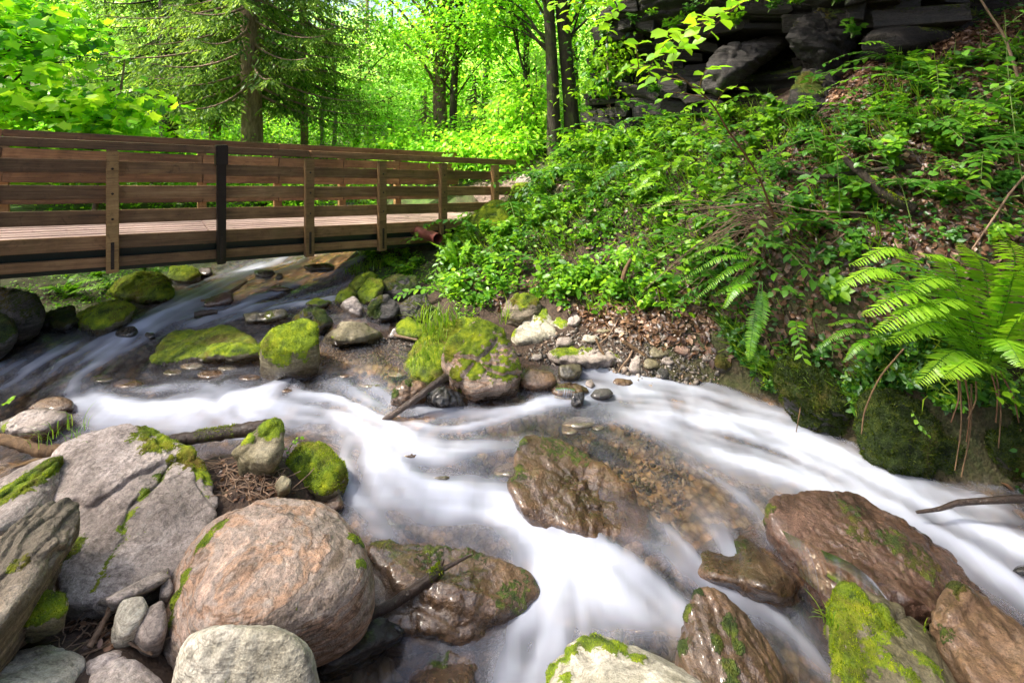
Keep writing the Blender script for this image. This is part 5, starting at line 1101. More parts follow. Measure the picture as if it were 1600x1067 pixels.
# far wooded hillside as one mass
r = np.random.default_rng(77)
N = 5200
fx = r.uniform(-30, 26, N); fy = r.uniform(22, 48, N); fz_ = G(fx, fy)
okm = np.abs(fx) < fy * 1.05 + 3
fx, fy, fz_ = fx[okm], fy[okm], fz_[okm]; N = len(fx)
per = 15; ci = np.repeat(np.arange(N), per)
pos = np.stack([fx, fy, fz_ + r.uniform(.3, 4.5, N)], 1)[ci] + r.normal(size=(N * per, 3)) * np.array([.75, .75, .5])
a = Acc(); leaf_batch(a, pos, r.normal(size=pos.shape), unit(np.array([0, -.4, 1.0]) + r.normal(size=pos.shape) * .5), .34 * (.6 + .8 * r.random(len(pos))), T_DIAMOND, np.clip(.5 + .25 * r.normal(size=N)[ci] + .15 * r.normal(size=len(pos)), 0, 1))
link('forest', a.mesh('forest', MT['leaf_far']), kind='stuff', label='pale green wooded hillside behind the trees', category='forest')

# ------------------------------------------------------------------ unseen trees added outside the frame to shade the stream and block sky light
def canopy_tree(label, bx, by, cz, cc, rr, n, seed):
    r = np.random.default_rng(seed); b_ = np.array([bx, by, float(G(bx, by))])
    root = thing('added_shade_tree', label, 'tree', b_)
    hs = np.linspace(-.3, cz, 10); V, q = tube(np.stack([.05 * np.sin(hs), .05 * hs * 0, hs], 1), .32 - .016 * hs, 12); a = Acc(); a.add(V, q); link('trunk', a.mesh('trunk', MT['bark']), root)
    c_ = np.asarray(cc) - b_; lim = Acc()
    for k_ in range(10):
        e = c_ + r.uniform(-1, 1, 3) * np.asarray(rr) * .8; s0 = np.array([0, 0, cz * r.uniform(.5, .95)])
        pts = curve([s0, (s0 + e) / 2 + [0, 0, .8], e], 8); V, q = tube(pts, np.linspace(.09, .02, 8), 5); lim.add(V, q)
    link('branches', lim.mesh('branches', MT['bark']), root)['kind'] = 'stuff'
    nc = n // 14; cen = c_ + r.uniform(-1, 1, (nc, 3)) * np.asarray(rr); ci = np.repeat(np.arange(nc), 14)
    pos = cen[ci] + r.normal(size=(len(ci), 3)) * np.array([.5, .5, .2])
    a = Acc(); leaf_batch(a, pos, r.normal(size=pos.shape), unit(np.array([0, 0, 1.]) + r.normal(size=pos.shape) * .35), .26 * (.6 + .8 * r.random(len(pos))), T_DIAMOND, np.clip(.5 + .2 * r.normal(size=len(pos)), 0, 1))
    link('crown', a.mesh('crown', MT['canopy']), root)
CANOPY = [('tall beech standing left of the bridge outside the picture', -14.5, 6.0, 12, (-10.6, 4.8, 12.2), (5.2, 3.8, 1.2), 4000, 1),
          ('tall beech on the near bank outside the picture', -12.5, -1.5, 12, (-9.5, 0.6, 12.4), (4.2, 2.4, 1.2), 2200, 2),
          ('tall beech whose crown spreads high above the stream', -9.5, -4.5, 12, (-3.6, 4.2, 12.6), (2.6, 4.2, 1.2), 2600, 3),
          ('beech rooted on top of the cliff outside the picture', 9.0, 9.5, 5, (5.3, 7.0, 8.6), (3.2, 3.6, 1.2), 15000, 4),
          ('row of beeches closing the gorge behind the viewer', 2.0, -8.0, 6, (2.0, -7.0, 6.0), (9.0, 1.6, 5.0), 9000, 5),
          ('beech on the steep slope behind the right bank', 13.0, 1.0, 6, (9.5, 1.0, 9.5), (3.0, 4.0, 2.5), 7000, 6)]
for c_ in CANOPY: canopy_tree(*c_)

# ------------------------------------------------------------------ ground plants
def inpoly(x, y, poly): return sdist(x, y, np.asarray(poly)) < 0
def pxpoly(pts): return np.array([hit(u, v)[:2] for u, v in pts])
def scatter(poly, n, r):
    lo, hi = poly.min(0), poly.max(0); out_ = np.zeros((0, 2))
    while len(out_) < n:
        p_ = r.uniform(lo, hi, (n * 2, 2)); p_ = p_[inpoly(p_[:, 0], p_[:, 1], poly)]; out_ = np.vstack([out_, p_])
    out_ = out_[:n]
    return np.column_stack([out_, G(out_[:, 0], out_[:, 1])])
def seen(p):                                              # is a ground point inside the view?
    u = CX + F * p[:, 0] / p[:, 1]; v = V0 + F * (EYE - p[:, 2]) / p[:, 1]
    return (u > -40) & (u < 1640) & (v > -40) & (v < 1100)
SLOPE_A = pxpoly([(700,470),(690,400),(725,365),(800,318),(850,270),(925,222),(1010,208),(1110,185),(1215,165),(1235,250),(1190,330),(1120,400),(1085,480),(970,496),(880,490),(820,455),(760,485)])
SLOPE_B = pxpoly([(1190,330),(1235,250),(1215,170),(1300,190),(1420,110),(1600,90),(1640,300),(1600,470),(1480,540),(1330,600),(1230,560),(1120,500),(1060,455),(1120,400)])
SLOPE_T = pxpoly([(1120,500),(1230,560),(1330,600),(1480,540),(1640,500),(1640,640),(1480,650),(1340,650),(1240,600),(1150,560)])
LITTER = [(SLOPE_B, 9500), (SLOPE_A, 2600), (pxpoly([(880,482),(960,475),(1060,455),(1120,500),(1180,560),(1120,565),(1000,535),(920,520)]), 900), (pxpoly([(1300,190),(1420,110),(1600,90),(1600,20),(1480,50),(1380,90),(1290,140)]), 2600), (pxpoly([(720,430),(800,500),(780,470),(700,420)]), 200)]
SIDE_R = np.array([(3.9, 3.9), (4.6, 3.0), (5.6, 2.0), (7.5, 2.5), (8.0, 5.5), (6.5, 7.5), (5.2, 5.6), (4.4, 4.6)])
SIDE_L = np.array([(-3.2, 2.9), (-3.6, 1.4), (-5.5, 1.2), (-7.0, 3.0), (-6.2, 3.9), (-4.6, 3.8)])
LITTER += [(SIDE_R, 5000), (SIDE_L, 1800)]
r = np.random.default_rng(101)
a = Acc()
for poly, n in LITTER:
    p_ = scatter(poly, n, r); nr_ = gn(p_[:, 0], p_[:, 1]); tdir = unit(np.cross(nr_, r.normal(size=p_.shape)))
    leaf_batch(a, p_ + nr_ * r.uniform(.0, .03, (n, 1)), tdir, unit(nr_ + r.normal(size=p_.shape) * .45), r.uniform(.045, .105, n), (T_OVATE[0] * np.array([1, 1.1, 2.2]), T_OVATE[1]), np.clip(r.normal(.5, .27, n), 0, 1))
link('leaf_litter', a.mesh('leaf_litter', MT['litter']), kind='stuff', label='brown fallen leaves strewn over the right bank', category='leaf litter')

def herb_mesh(seed, mat, nst, h, ls, spread, tmpl=T_OVATE, per=9, ts=0.0):
    r = np.random.default_rng(seed); lv, st = Acc(), Acc()
    for s_ in range(nst):
        th = r.uniform(0, 6.28); d = np.array([math.cos(th), math.sin(th), 0]) * spread * r.uniform(.3, 1)
        hh_ = h * r.uniform(.6, 1.1); z = np.linspace(0, 1, 7)[:, None]
        pts = d * z ** 1.5 * hh_ + np.array([0, 0, 1.]) * hh_ * (z - .25 * z ** 2)
        V, q = tube(pts, np.linspace(.004, .0015, 7), 4); st.add(V, q)
        t_ = r.uniform(.25, 1, per); t_[-1] = 1; p0 = np.stack([np.interp(t_, z[:, 0], pts[:, j]) for j in range(3)], 1)
        az = np.arange(per) * 2.4 + r.random(per); ax = np.stack([np.cos(az), np.sin(az), np.full(per, .15)], 1) + r.normal(size=(per, 3)) * .2
        leaf_batch(lv, p0, ax, unit(np.array([0, 0, 1.]) + r.normal(size=(per, 3)) * .3), ls * r.uniform(.6, 1.15, per), tmpl, np.clip(.45 + ts + .3 * t_ - .15 + .15 * r.normal(size=per) + .1 * r.normal(), 0, 1))
    return lv.mesh('foliage', MT[mat]), st.mesh('stem', MT['stalk'])
PROTO = {}
def proto(kind):
    if kind not in PROTO:
        par = {'bright': ('herb', 9, .30, .085, .5, T_OVATE, 9, .18), 'herb': ('herb', 9, .26, .075, .55, T_OVATE, 9, 0), 'nettle': ('herb', 7, .40, .10, .35, T_OVATE, 11, .08), 'shade': ('shade', 6, .24, .075, .6, T_OVATE, 8, 0.05), 'low': ('herb', 8, .12, .05, .9, T_OVATE, 6, .1)}[kind]
        PROTO[kind] = [herb_mesh(200 + 7 * k_ + len(PROTO) * 31, *par) for k_ in range(5)]
    return PROTO[kind]
LAND = [((760, 345), 'by the round boulder at the bridge end'), ((880, 270), 'at the foot of the two dark trunks'), ((1000, 215), 'just below the cliff ledge'), ((1130, 180), 'on the crest below the cliff'), ((1045, 290), 'around the ferns of the green bank'),
        ((1100, 380), 'among the dry pale twigs'), ((930, 350), 'in the middle of the green bank'), ((820, 400), 'on the lower bank below the bridge end'), ((900, 460), 'at the bottom of the green bank'), ((1000, 440), 'beside the brown stalk in the leaf litter'), ((720, 430), 'below the drain pipe'), ((850, 320), 'on the upper green bank near the path'), ((1180, 300), 'at the edge between herbs and dead leaves'),
        ((1300, 200), 'beneath the mossy hump by the cave'), ((1380, 300), 'beside the rotting branch'), ((1500, 200), 'high on the dead-leaf slope'), ((1560, 330), 'at the right edge above the large fern'), ((1300, 420), 'below the thick arching root'), ((1430, 400), 'behind the large fern'), ((1200, 450), 'around the hanging fern frond'), ((1400, 150), 'near the top of the dead-leaf slope'), ((1480, 600), 'on the overhanging mossy block'), ((1280, 580), 'on the grassy moss ledge')]
LANDW = [(hit(*p_), t_) for p_, t_ in LAND]
KIND = {'bright': 'bright green bushy herb', 'herb': 'mid-green bushy herb', 'nettle': 'tall upright nettle-like herb', 'shade': 'dark green loose herb', 'low': 'low small-leaved herb'}
def near_label(label, pt, kind):
    if 'under the right end' in label or 'left bank' in label: return KIND[kind] + label[label.index(' herb ') + 5:]
    d_ = [np.linalg.norm(pt - q_) for q_, _ in LANDW]
    return KIND[kind] + ' ' + LANDW[int(np.argmin(d_))][1]
def place_herbs(poly, n, kinds, label, group, seed, smin=.8, smax=1.4, name='leafy_herb'):
    r = np.random.default_rng(seed); p_ = scatter(poly, n * 2, r); p_ = p_[seen(p_)][:n]
    nr_ = gn(p_[:, 0], p_[:, 1])
    for i, (pt, nn) in enumerate(zip(p_, nr_)):
        fm, sm = proto(kinds[i % len(kinds)])[i % 5]
        root = link(name, None, None, tuple(pt - [0, 0, .01]), label=near_label(label, pt, kinds[i % len(kinds)]), category='plant', group=group)
        ax = Vector(unit(nn * .55 + np.array([-.15, -.1, .6]))); root.rotation_mode = 'QUATERNION'
        root.rotation_quaternion = ax.to_track_quat('Z', 'Y') @ Matrix.Rotation(r.uniform(0, 6.28), 3, 'Z').to_quaternion()
        s_ = r.uniform(smin, smax); root.scale = (s_, s_, s_)
        link('foliage', fm, root); link('stem', sm, root)
GA = 'herbs on the right bank'
# bright undergrowth as one mass below the single plants
def ground_mass(name, label, poly_n, mat, seed, ls, hmax, ts=0.0, clump=.5, slope=True):
    r = np.random.default_rng(seed); a = Acc()
    for poly, n in poly_n:
        p_ = scatter(poly, n, r); dens = fbm(p_ * np.array([1.6, 1.6, 0]) + seed, 3); p_ = p_[dens > -clump * r.random(n) * 1.2 - .05]; n2_ = len(p_)
        nr_ = gn(p_[:, 0], p_[:, 1]); up = unit(nr_ + np.array([-.2, -.25, .8]))
        k_ = fbm(p_ * 2.1 + 7, 2)
        pos = p_ + up * (hmax * r.random((n2_, 1)) ** 1.3 * (.6 + .5 * np.clip(k_, -1, 1))[:, None])
        leaf_batch(a, pos, unit(r.normal(size=pos.shape) * np.array([1, 1, .35]) + np.array([-.35, -.35, -.1])), unit(up + r.normal(size=pos.shape) * .35), ls * r.uniform(.5, 1.15, n2_), T_OVATE, np.clip(.42 + ts + .2 * k_ + .2 * r.normal(size=n2_), 0, 1))
    return link(name, a.mesh(name, MT[mat]), kind='stuff', label=label, category='undergrowth')
ground_mass('undergrowth', 'low green undergrowth covering the bank beside the bridge', [(SLOPE_A, 17000)], 'herb', 5, .062, .22, .06, .12)
ground_mass('undergrowth', 'taller large-leaved growth standing in patches on the green bank', [(SLOPE_A, 9000)], 'herb', 25, .125, .42, .22, .0)
r = np.random.default_rng(44); a = Acc()
for poly, n in ((SLOPE_A, 4200), (SLOPE_B, 1500), (SLOPE_T, 900)):
    p_ = scatter(poly, n, r); p_ = p_[fbm(p_ * np.array([1.1, 1.1, 0]) + 31, 2) > -.05]; nn = gn(p_[:, 0], p_[:, 1])
    leaf_batch(a, p_, unit(nn * .5 + np.array([-.45, -.35, .55]) + r.normal(size=p_.shape) * .35), r.normal(size=p_.shape), r.uniform(.14, .42, len(p_)), (np.array([[0, -.018, 0], [0, .018, 0], [.55, .016, .03], [.55, -.016, .03], [1, 0, -.09]]), np.array([[0, 1, 2], [0, 2, 3], [3, 2, 4]])), np.clip(r.normal(.5, .25, len(p_)), 0, 1))
link('bank_grass', a.mesh('bank_grass', MT['grass']), kind='stuff', label='thin grass blades leaning out of the right bank', category='grass')
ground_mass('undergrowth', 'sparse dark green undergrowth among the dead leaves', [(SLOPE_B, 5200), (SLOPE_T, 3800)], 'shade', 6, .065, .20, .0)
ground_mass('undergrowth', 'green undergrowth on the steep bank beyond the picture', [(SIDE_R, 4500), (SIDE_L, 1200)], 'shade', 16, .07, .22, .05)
place_herbs(SLOPE_A, 150, ['bright', 'herb', 'nettle', 'herb', 'bright', 'low'], 'bushy green herb on the bank between the bridge end and the cliff', GA, 11)
place_herbs(SLOPE_B, 80, ['shade', 'shade', 'nettle', 'herb'], 'loose green herb rooted in the dead leaves of the right slope', GA, 12, .7, 1.3)
def shoot_mesh(seed, mat, L, ls, n):
    r = np.random.default_rng(seed); z = np.linspace(0, 1, 12)[:, None]; th = r.uniform(-.5, .5)
    pts = np.array([1., 0, 0]) * L * z ** 1.35 + np.array([0, 0, 1.]) * L * (.95 * z - .75 * z ** 2.2) + np.array([0, th, 0]) * L * z ** 2 * .4
    lv, st = Acc(), Acc(); V, q = tube(pts, np.linspace(.006, .002, 12), 5); st.add(V, q)
    f = np.linspace(.22, 1, n); p0 = np.stack([np.interp(f, z[:, 0], pts[:, j]) for j in range(3)], 1); tg = unit(np.stack([np.interp(f, z[:, 0], np.gradient(pts[:, j])) for j in range(3)], 1))
    sd = unit(np.cross([0, 0, 1.], tg)) * np.where(np.arange(n) % 2, 1, -1)[:, None]
    leaf_batch(lv, p0, sd + tg * .7 + r.normal(size=(n, 3)) * .15 - [0, 0, .12], unit(np.array([0, 0, 1.]) + r.normal(size=(n, 3)) * .22), ls * r.uniform(.65, 1.1, n) * (1.1 - .35 * f), (T_OVATE[0] * np.array([1, .85, 1]), T_OVATE[1]), np.clip(.5 + .3 * f - .1 + .12 * r.normal(size=n), 0, 1))
    return lv.mesh('foliage', MT[mat]), st.mesh('stem', MT['stalk'])
SHOOTS = [shoot_mesh(500 + k_, 'shade' if k_ % 3 else 'herb', .55 + .12 * (k_ % 4), .10 + .012 * (k_ % 3), 20 + 2 * (k_ % 4)) for k_ in range(8)]
def place_shoots(poly, n, seed, group, smin=.7, smax=1.3):
    r = np.random.default_rng(seed); p_ = scatter(poly, n * 2, r); p_ = p_[seen(p_)][:n]
    for i, pt in enumerate(p_):
        root = link('arching_shoot', None, None, tuple(pt - [0, 0, .01]), label='arching shoot with paired leaves ' + LANDW[int(np.argmin([np.linalg.norm(pt - q_) for q_, _ in LANDW]))][1], category='plant', group=group)
        root.rotation_euler = (r.normal() * .15, r.normal() * .2, math.pi + r.normal() * .8 + .5); s_ = r.uniform(smin, smax); root.scale = (s_, s_, s_)
        link('foliage', SHOOTS[i % 8][0], root); link('stem', SHOOTS[i % 8][1], root)
place_shoots(SLOPE_B, 80, 91, 'arching shoots on the right slope', .8, 1.6)
place_shoots(SLOPE_A, 60, 92, 'arching shoots on the right slope', 1.0, 1.9)
place_herbs(SLOPE_T, 50, ['shade', 'low', 'herb'], 'small herb hanging from the undercut right bank', GA, 13, .6, 1.1)
place_herbs(pxpoly([(545,425),(560,400),(640,396),(668,430),(640,440),(590,432)]), 20, ['bright', 'low'], 'bright herb under the right end of the bridge', GA, 14, .6, 1.0)
place_herbs(pxpoly([(70,450),(120,430),(260,418),(270,430),(180,470),(110,478)]), 14, ['bright', 'low'], 'small bright herb on the shaded left bank', 'herbs on the left bank', 15, .5, .9)
ground_mass('ground_cover', 'tiny green leaves carpeting the banks under the bridge', [(pxpoly([(545,430),(560,398),(650,392),(690,440),(640,450),(590,440)]), 1500), (pxpoly([(0,450),(120,425),(300,408),(270,440),(180,470),(60,500)]), 1500), (pxpoly([(700,470),(660,440),(690,400),(760,480),(720,520)]), 1100)], 'herb', 8, .045, .10, .2)

# gravel path leaving the bridge
m, t = M('path'); co = coords(t, rand=False)
c = ramp(t, noise(t, co, 30, 5, .75), [(.3, (.07, .048, .038)), (.55, (.19, .135, .11)), (.75, (.33, .26, .22))])
bs = nd(t, 'ShaderNodeBsdfPrincipled'); t.links.new(c, bs.inputs['Base Color']); bs.inputs['Roughness'].default_value = .9
b = nd(t, 'ShaderNodeBump'); b.inputs['Distance'].default_value = .02; t.links.new(noise(t, co, 60, 4, .7), b.inputs['Height']); t.links.new(b.outputs[0], bs.inputs['Normal']); out(t, bs.outputs[0])
e0 = B(5.6, .78, 0)
pcl = curve([[e0[0], e0[1], 0], [e0[0] + .55, e0[1] + .42, 0], [e0[0] + .85, e0[1] + 1.1, 0], [e0[0] + .6, e0[1] + 2.4, 0], [e0[0] - .4, e0[1] + 4.0, 0]], 50)
tg = unit(np.gradient(pcl, axis=0)); sdv = np.stack([-tg[:, 1], tg[:, 0], np.zeros(50)], 1); ac = np.linspace(-.62, .62, 16)
PX = pcl[:, None] + sdv[:, None] * (ac[None, :, None] * (1 + .12 * fbm(np.column_stack([np.arange(50) * .4, np.zeros(50), np.zeros(50)]), 2))[:, None, None])
fadeb = np.clip(np.linspace(0, 4, 50), 0, 1)[:, None]
PX[..., 2] = np.maximum(G(PX[..., 0], PX[..., 1]) + .012, (1 - fadeb) * (e0[2] - .035) - 9 * fadeb)
link('path', mesh_np('path', PX.reshape(-1, 3), grid_faces(50, 16), m), kind='structure')
# shrubs and young growth behind the bridge
BACK = np.array([(-11, 10.2), (-6.2, 9.6), (-3, 10.3), (-.3, 10.4), (1.0, 10.9), (1.8, 12.5), (3, 16), (-3, 18), (-9, 18), (-16, 15)])
r = np.random.default_rng(55); a = Acc()
p_ = scatter(BACK, 2300, r); ci = np.repeat(np.arange(len(p_)), 22)
pos = p_[ci] + r.normal(size=(len(ci), 3)) * np.array([.28, .28, .16]) + np.array([0, 0, 1.]) * (r.random(len(p_)) ** 1.4 * 1.05 + .08)[ci][:, None]
leaf_batch(a, pos, unit(r.normal(size=pos.shape) * np.array([1, 1, .4])), unit(np.array([0, -.1, 1.]) + r.normal(size=pos.shape) * .4), .105 * r.uniform(.6, 1.2, len(pos)), T_DIAMOND, np.clip(.55 + .2 * r.normal(size=len(p_))[ci] + .15 * r.normal(size=len(pos)), 0, 1))
link('brushwood', a.mesh('brushwood', MT['leaf_bg']), kind='stuff', label='bright green brushwood growing behind the railing', category='undergrowth')
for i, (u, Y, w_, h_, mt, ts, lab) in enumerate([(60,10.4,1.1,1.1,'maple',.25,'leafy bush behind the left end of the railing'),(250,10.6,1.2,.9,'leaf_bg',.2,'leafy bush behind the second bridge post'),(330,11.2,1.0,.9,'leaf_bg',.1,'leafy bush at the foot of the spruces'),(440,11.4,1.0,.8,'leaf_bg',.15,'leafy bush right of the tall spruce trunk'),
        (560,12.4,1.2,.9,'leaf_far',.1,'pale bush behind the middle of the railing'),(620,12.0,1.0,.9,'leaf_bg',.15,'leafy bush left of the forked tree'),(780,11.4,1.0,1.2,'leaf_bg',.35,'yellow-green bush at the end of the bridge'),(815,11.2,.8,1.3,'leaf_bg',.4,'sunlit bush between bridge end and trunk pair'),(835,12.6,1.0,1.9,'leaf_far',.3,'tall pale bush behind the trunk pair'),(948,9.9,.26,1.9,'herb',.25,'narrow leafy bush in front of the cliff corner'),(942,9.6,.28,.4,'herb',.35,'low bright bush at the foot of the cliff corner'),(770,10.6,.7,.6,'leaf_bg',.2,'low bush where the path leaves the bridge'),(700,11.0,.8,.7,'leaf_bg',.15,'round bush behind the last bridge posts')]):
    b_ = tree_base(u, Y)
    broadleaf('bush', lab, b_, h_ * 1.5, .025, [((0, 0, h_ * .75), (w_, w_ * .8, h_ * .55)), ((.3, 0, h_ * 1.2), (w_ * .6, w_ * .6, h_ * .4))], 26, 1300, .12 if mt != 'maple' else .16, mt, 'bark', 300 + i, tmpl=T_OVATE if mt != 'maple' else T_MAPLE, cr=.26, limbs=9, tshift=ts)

# ------------------------------------------------------------------ ferns
def frond(root, off, base, mid, tip, wid, mat='fern', ts=0.0, n=38, seed=0, up=(0, 0, 1.0), name='frond'):
    r = np.random.default_rng(seed); pts = curve([base, mid, tip], 30)
    a = Acc(); V, q = tube(pts, np.linspace(.005, .0015, 30), 4); a.add(V, q, .35)
    L = np.linalg.norm(np.diff(pts, axis=0), axis=1).sum(); tg = unit(np.gradient(pts, axis=0))
    s_ = np.linspace(.16, .99, n); p0 = np.stack([np.interp(s_, np.linspace(0, 1, 30), pts[:, j]) for j in range(3)], 1); t0 = unit(np.stack([np.interp(s_, np.linspace(0, 1, 30), tg[:, j]) for j in range(3)], 1))
    nrm = unit(np.asarray(up, float)[None] - (t0 @ np.asarray(up, float))[:, None] * t0); sd = np.cross(nrm, t0)
    ln = wid * np.minimum(1, .45 + 2.6 * (s_ - .16)) * (1 - s_) ** .55 + .006
    k = 7; xs_ = np.linspace(0, 1, k); prof = np.sin(np.pi * (xs_ * .86 + .14)) ** .7
    tv = []
    for j in range(k):
        wv = .10 * prof[j] * (1.0 if j % 2 else .72) + (.0 if j < k - 1 else -.02)
        tv += [[xs_[j] + .03, wv, -.12 * xs_[j] ** 2], [xs_[j] + .03, -wv, -.12 * xs_[j] ** 2]]
    tf = []
    for j in range(k - 1): tf += [[2 * j, 2 * j + 2, 2 * j + 1], [2 * j + 1, 2 * j + 2, 2 * j + 3]]
    for sg in (1, -1):
        ax = unit(sd * sg + t0 * .32 + r.normal(size=(n, 3)) * .11 - nrm * .16)
        leaf_batch(a, p0, ax, nrm + r.normal(size=(n, 3)) * .08, ln, (np.array(tv) * np.array([1, 1.2, 1.5]), np.array(tf)), np.clip(.42 + ts + .3 * s_ + .08 * r.normal(size=n), 0, 1))
    link(name, a.mesh(name, MT[mat], off), root)
def fern(label, base, fronds, wid=.11, ts=0.0, seed=0, mat='fern', group=None):
    root = thing('fern', label, 'fern', base, group)
    for i, (mid, tip) in enumerate(fronds): frond(root, base, base + np.array([.02 * math.cos(i * 2), .02 * math.sin(i * 2), 0]), mid, tip, wid, mat, ts + .06 * math.sin(i * 1.7), seed=seed + i)
def fern_px(label, bu, bv, Y, fr, **kw):
    b_ = P(bu, bv, Y); fern(label, b_, [(P(mu, mv, Y + my), P(tu, tv_, Y + ty)) for mu, mv, my, tu, tv_, ty in fr], **kw)
fern_px('large bright fern with arching fronds overhanging the right pool', 1542, 590, 4.0,
        [(1400,428,-.25,1305,446,-.35),(1420,398,-.1,1325,414,-.15),(1440,462,-.3,1345,493,-.45),(1470,506,-.3,1382,536,-.45),(1495,548,-.35,1432,600,-.5),(1490,420,-.1,1440,395,-.2),(1540,430,-.1,1500,378,-.25),(1585,420,-.35,1560,360,-.8),(1590,545,-.3,1650,580,-.4),(1460,480,-.35,1360,520,-.5),(1480,440,-.2,1390,470,-.35),(1520,560,-.4,1470,590,-.6),(1590,500,-.3,1650,470,-.5),(1570,460,-.2,1612,400,-.5),(1565,530,-.35,1600,575,-.6),(1500,470,-.25,1420,505,-.5)], wid=.19, ts=.20, seed=1)
fern_px('small fern low on the undercut bank left of the large fern', 1385, 525, 4.35, [(1325,515,-.1,1270,548,-.15),(1340,500,-.05,1290,508,-.1),(1345,535,-.15,1318,565,-.2)], wid=.07, seed=21)
fern_px('fern with a long frond hanging straight down beside the pool', 1188, 440, 5.0, [(1190,490,-.1,1178,540,-.12),(1150,450,-.1,1130,482,-.15),(1175,520,-.15,1170,565,-.2)], wid=.10, seed=31, ts=.0)
fern_px('fern with flat fronds pointing left above the leaf litter', 1190, 405, 5.15, [(1130,400,-.1,1060,440,-.1),(1140,420,-.1,1085,468,-.15),(1120,385,0,1070,405,0),(1150,440,-.1,1115,462,-.15)], wid=.10, seed=41, ts=.05)
fern_px('fern growing in the middle of the green bank', 1045, 285, 7.2, [(1010,250,-.1,975,270,-.2),(1030,240,0,1000,232,0),(1060,245,0,1085,250,-.1),(1020,270,-.2,990,300,-.3)], wid=.15, seed=51, ts=.2)
fern_px('yellowish fern lower on the green bank', 1055, 300, 6.9, [(1020,285,-.1,985,300,-.2),(1030,275,0,1000,275,-.1),(1040,310,-.2,1010,330,-.3)], wid=.12, seed=55, ts=.3)
fern_px('fern beside the drain pipe', 716, 425, 7.4, [(700,392,-.1,672,378,-.2),(705,400,-.1,678,398,-.2),(722,392,0,735,375,0),(710,395,0,700,372,.1)], wid=.13, seed=61, ts=.15)
fern_px('fern in the shade under the left part of the bridge', 100, 462, 7.0, [(125,440,-.1,163,434,-.1),(130,450,-.2,176,446,-.2),(105,440,0,120,428,.1),(85,448,-.1,60,450,-.2)], wid=.12, seed=71, ts=.1)
fern_px('fern at the right edge above the large fern', 1590, 470, 4.3, [(1540,440,0,1490,440,0),(1560,420,.1,1530,390,.15),(1600,420,0,1620,390,0)], wid=.11, seed=81, ts=-.05)

# ------------------------------------------------------------------ sprigs: a stem whose leaves are single parts
_lm = {}
def leafmesh(mat, k_):
    if (mat, k_) not in _lm:
        r = np.random.default_rng(k_); a = Acc(); v = T_OVATE[0] * np.array([1, 1.15 + .2 * r.random(), 1.4])
        leaf_batch(a, np.zeros((1, 3)), np.array([[1., 0, 0]]), np.array([[0, 0, 1.]]), 1.0, (v, T_OVATE[1]), np.array([.35 + .13 * k_])); _lm[(mat, k_)] = a.mesh('leaf', MT[mat])
    return _lm[(mat, k_)]
def sprig(label, ctrl, nleaf, ls, mat='herb', stalk='stalk', rad=.004, seed=0, name='leafy_sprig', f0=.2, twigs=0, bright=2, cat='plant', nrm=(0, -.25, 1)):
    r = np.random.default_rng(seed); pts = curve(ctrl, 26); b_ = pts[0]
    root = thing(name, label, cat, b_)
    a = Acc(); V, q = tube(pts, np.linspace(rad, rad * .35, 26), 6); a.add(V, q)
    lines = [pts[int(26 * f0):]]
    for k_ in range(twigs):
        i = int(26 * (f0 + (1 - f0) * (k_ + .3) / twigs)); sd = unit(np.cross(pts[min(i + 1, 25)] - pts[i - 1], [0, 0.2, 1.])) * (1 if k_ % 2 else -1)
        tw = curve([pts[i], pts[i] + sd * ls * 2 + (pts[25] - pts[0]) * .08, pts[i] + sd * ls * 3.6 + (pts[25] - pts[0]) * .10 - [0, 0, ls * .5]], 10); V, q = tube(tw, np.linspace(rad * .5, rad * .2, 10), 4); a.add(V, q); lines.append(tw)
    link('stem', a.mesh('stem', MT[stalk], b_), root)
    tot = sum(len(l_) for l_ in lines); j = 0
    for l_ in lines:
        m_ = max(4, int(nleaf * len(l_) / tot)); 
        for k_ in range(m_):
            f = (k_ + .5) / m_ * (len(l_) - 1); i = int(f); p0 = l_[i] + (l_[min(i + 1, len(l_) - 1)] - l_[i]) * (f - i)
            tg = unit(l_[min(i + 1, len(l_) - 1)] - l_[max(i - 1, 0)]); sd = unit(np.cross([0, -.3, 1.], tg)) * (1 if k_ % 2 else -1)
            x = unit(sd * .9 + tg * .6 + r.normal(size=3) * .2 + [0, 0, -.1]); z0 = np.array(nrm, float) + r.normal(size=3) * .3; z = unit(z0 - (z0 @ x) * x); y = np.cross(z, x)
            s_ = ls * r.uniform(.7, 1.15); p0 = p0 - b_
            o = link('leaf', leafmesh(mat, int(np.clip(bright + r.integers(-1, 2), 0, 4))), root)
            o.matrix_local = Matrix(((x[0] * s_, y[0] * s_, z[0] * s_, p0[0]), (x[1] * s_, y[1] * s_, z[1] * s_, p0[1]), (x[2] * s_, y[2] * s_, z[2] * s_, p0[2]), (0, 0, 0, 1)))
def pc_(*l_): return [P(u, v, Y) for u, v, Y in l_]
sprig('arching red-stemmed shrub reaching across the cliff face', pc_((1210,340,5.2),(1182,270,5.1),(1137,203,5.0),(1114,165,4.95),(1086,138,4.9),(1040,110,4.85),(985,108,4.8)), 56, .13, 'maple', 'stalkred', .012, 1, f0=.45, twigs=7, bright=4)
sprig('leafy twig hanging into the top of the picture before the cliff', pc_((1200,-30,4.2),(1160,5,4.15),(1110,30,4.1),(1060,55,4.1),(1030,78,4.1)), 70, .15, 'maple', 'stalkred', .006, 2, f0=.1, twigs=8, bright=4, name='leafy_twig')  # bright maple leaf colour on these top twigs stands in for strong light
sprig('beech twig with round leaves at the top edge left of the cliff', pc_((985,-25,6.0),(960,0,6.0),(930,8,6.0),(890,4,6.0),(860,10,6.0)), 44, .15, 'maple', 'stalkred', .006, 3, f0=.05, twigs=5, bright=4, name='leafy_twig')
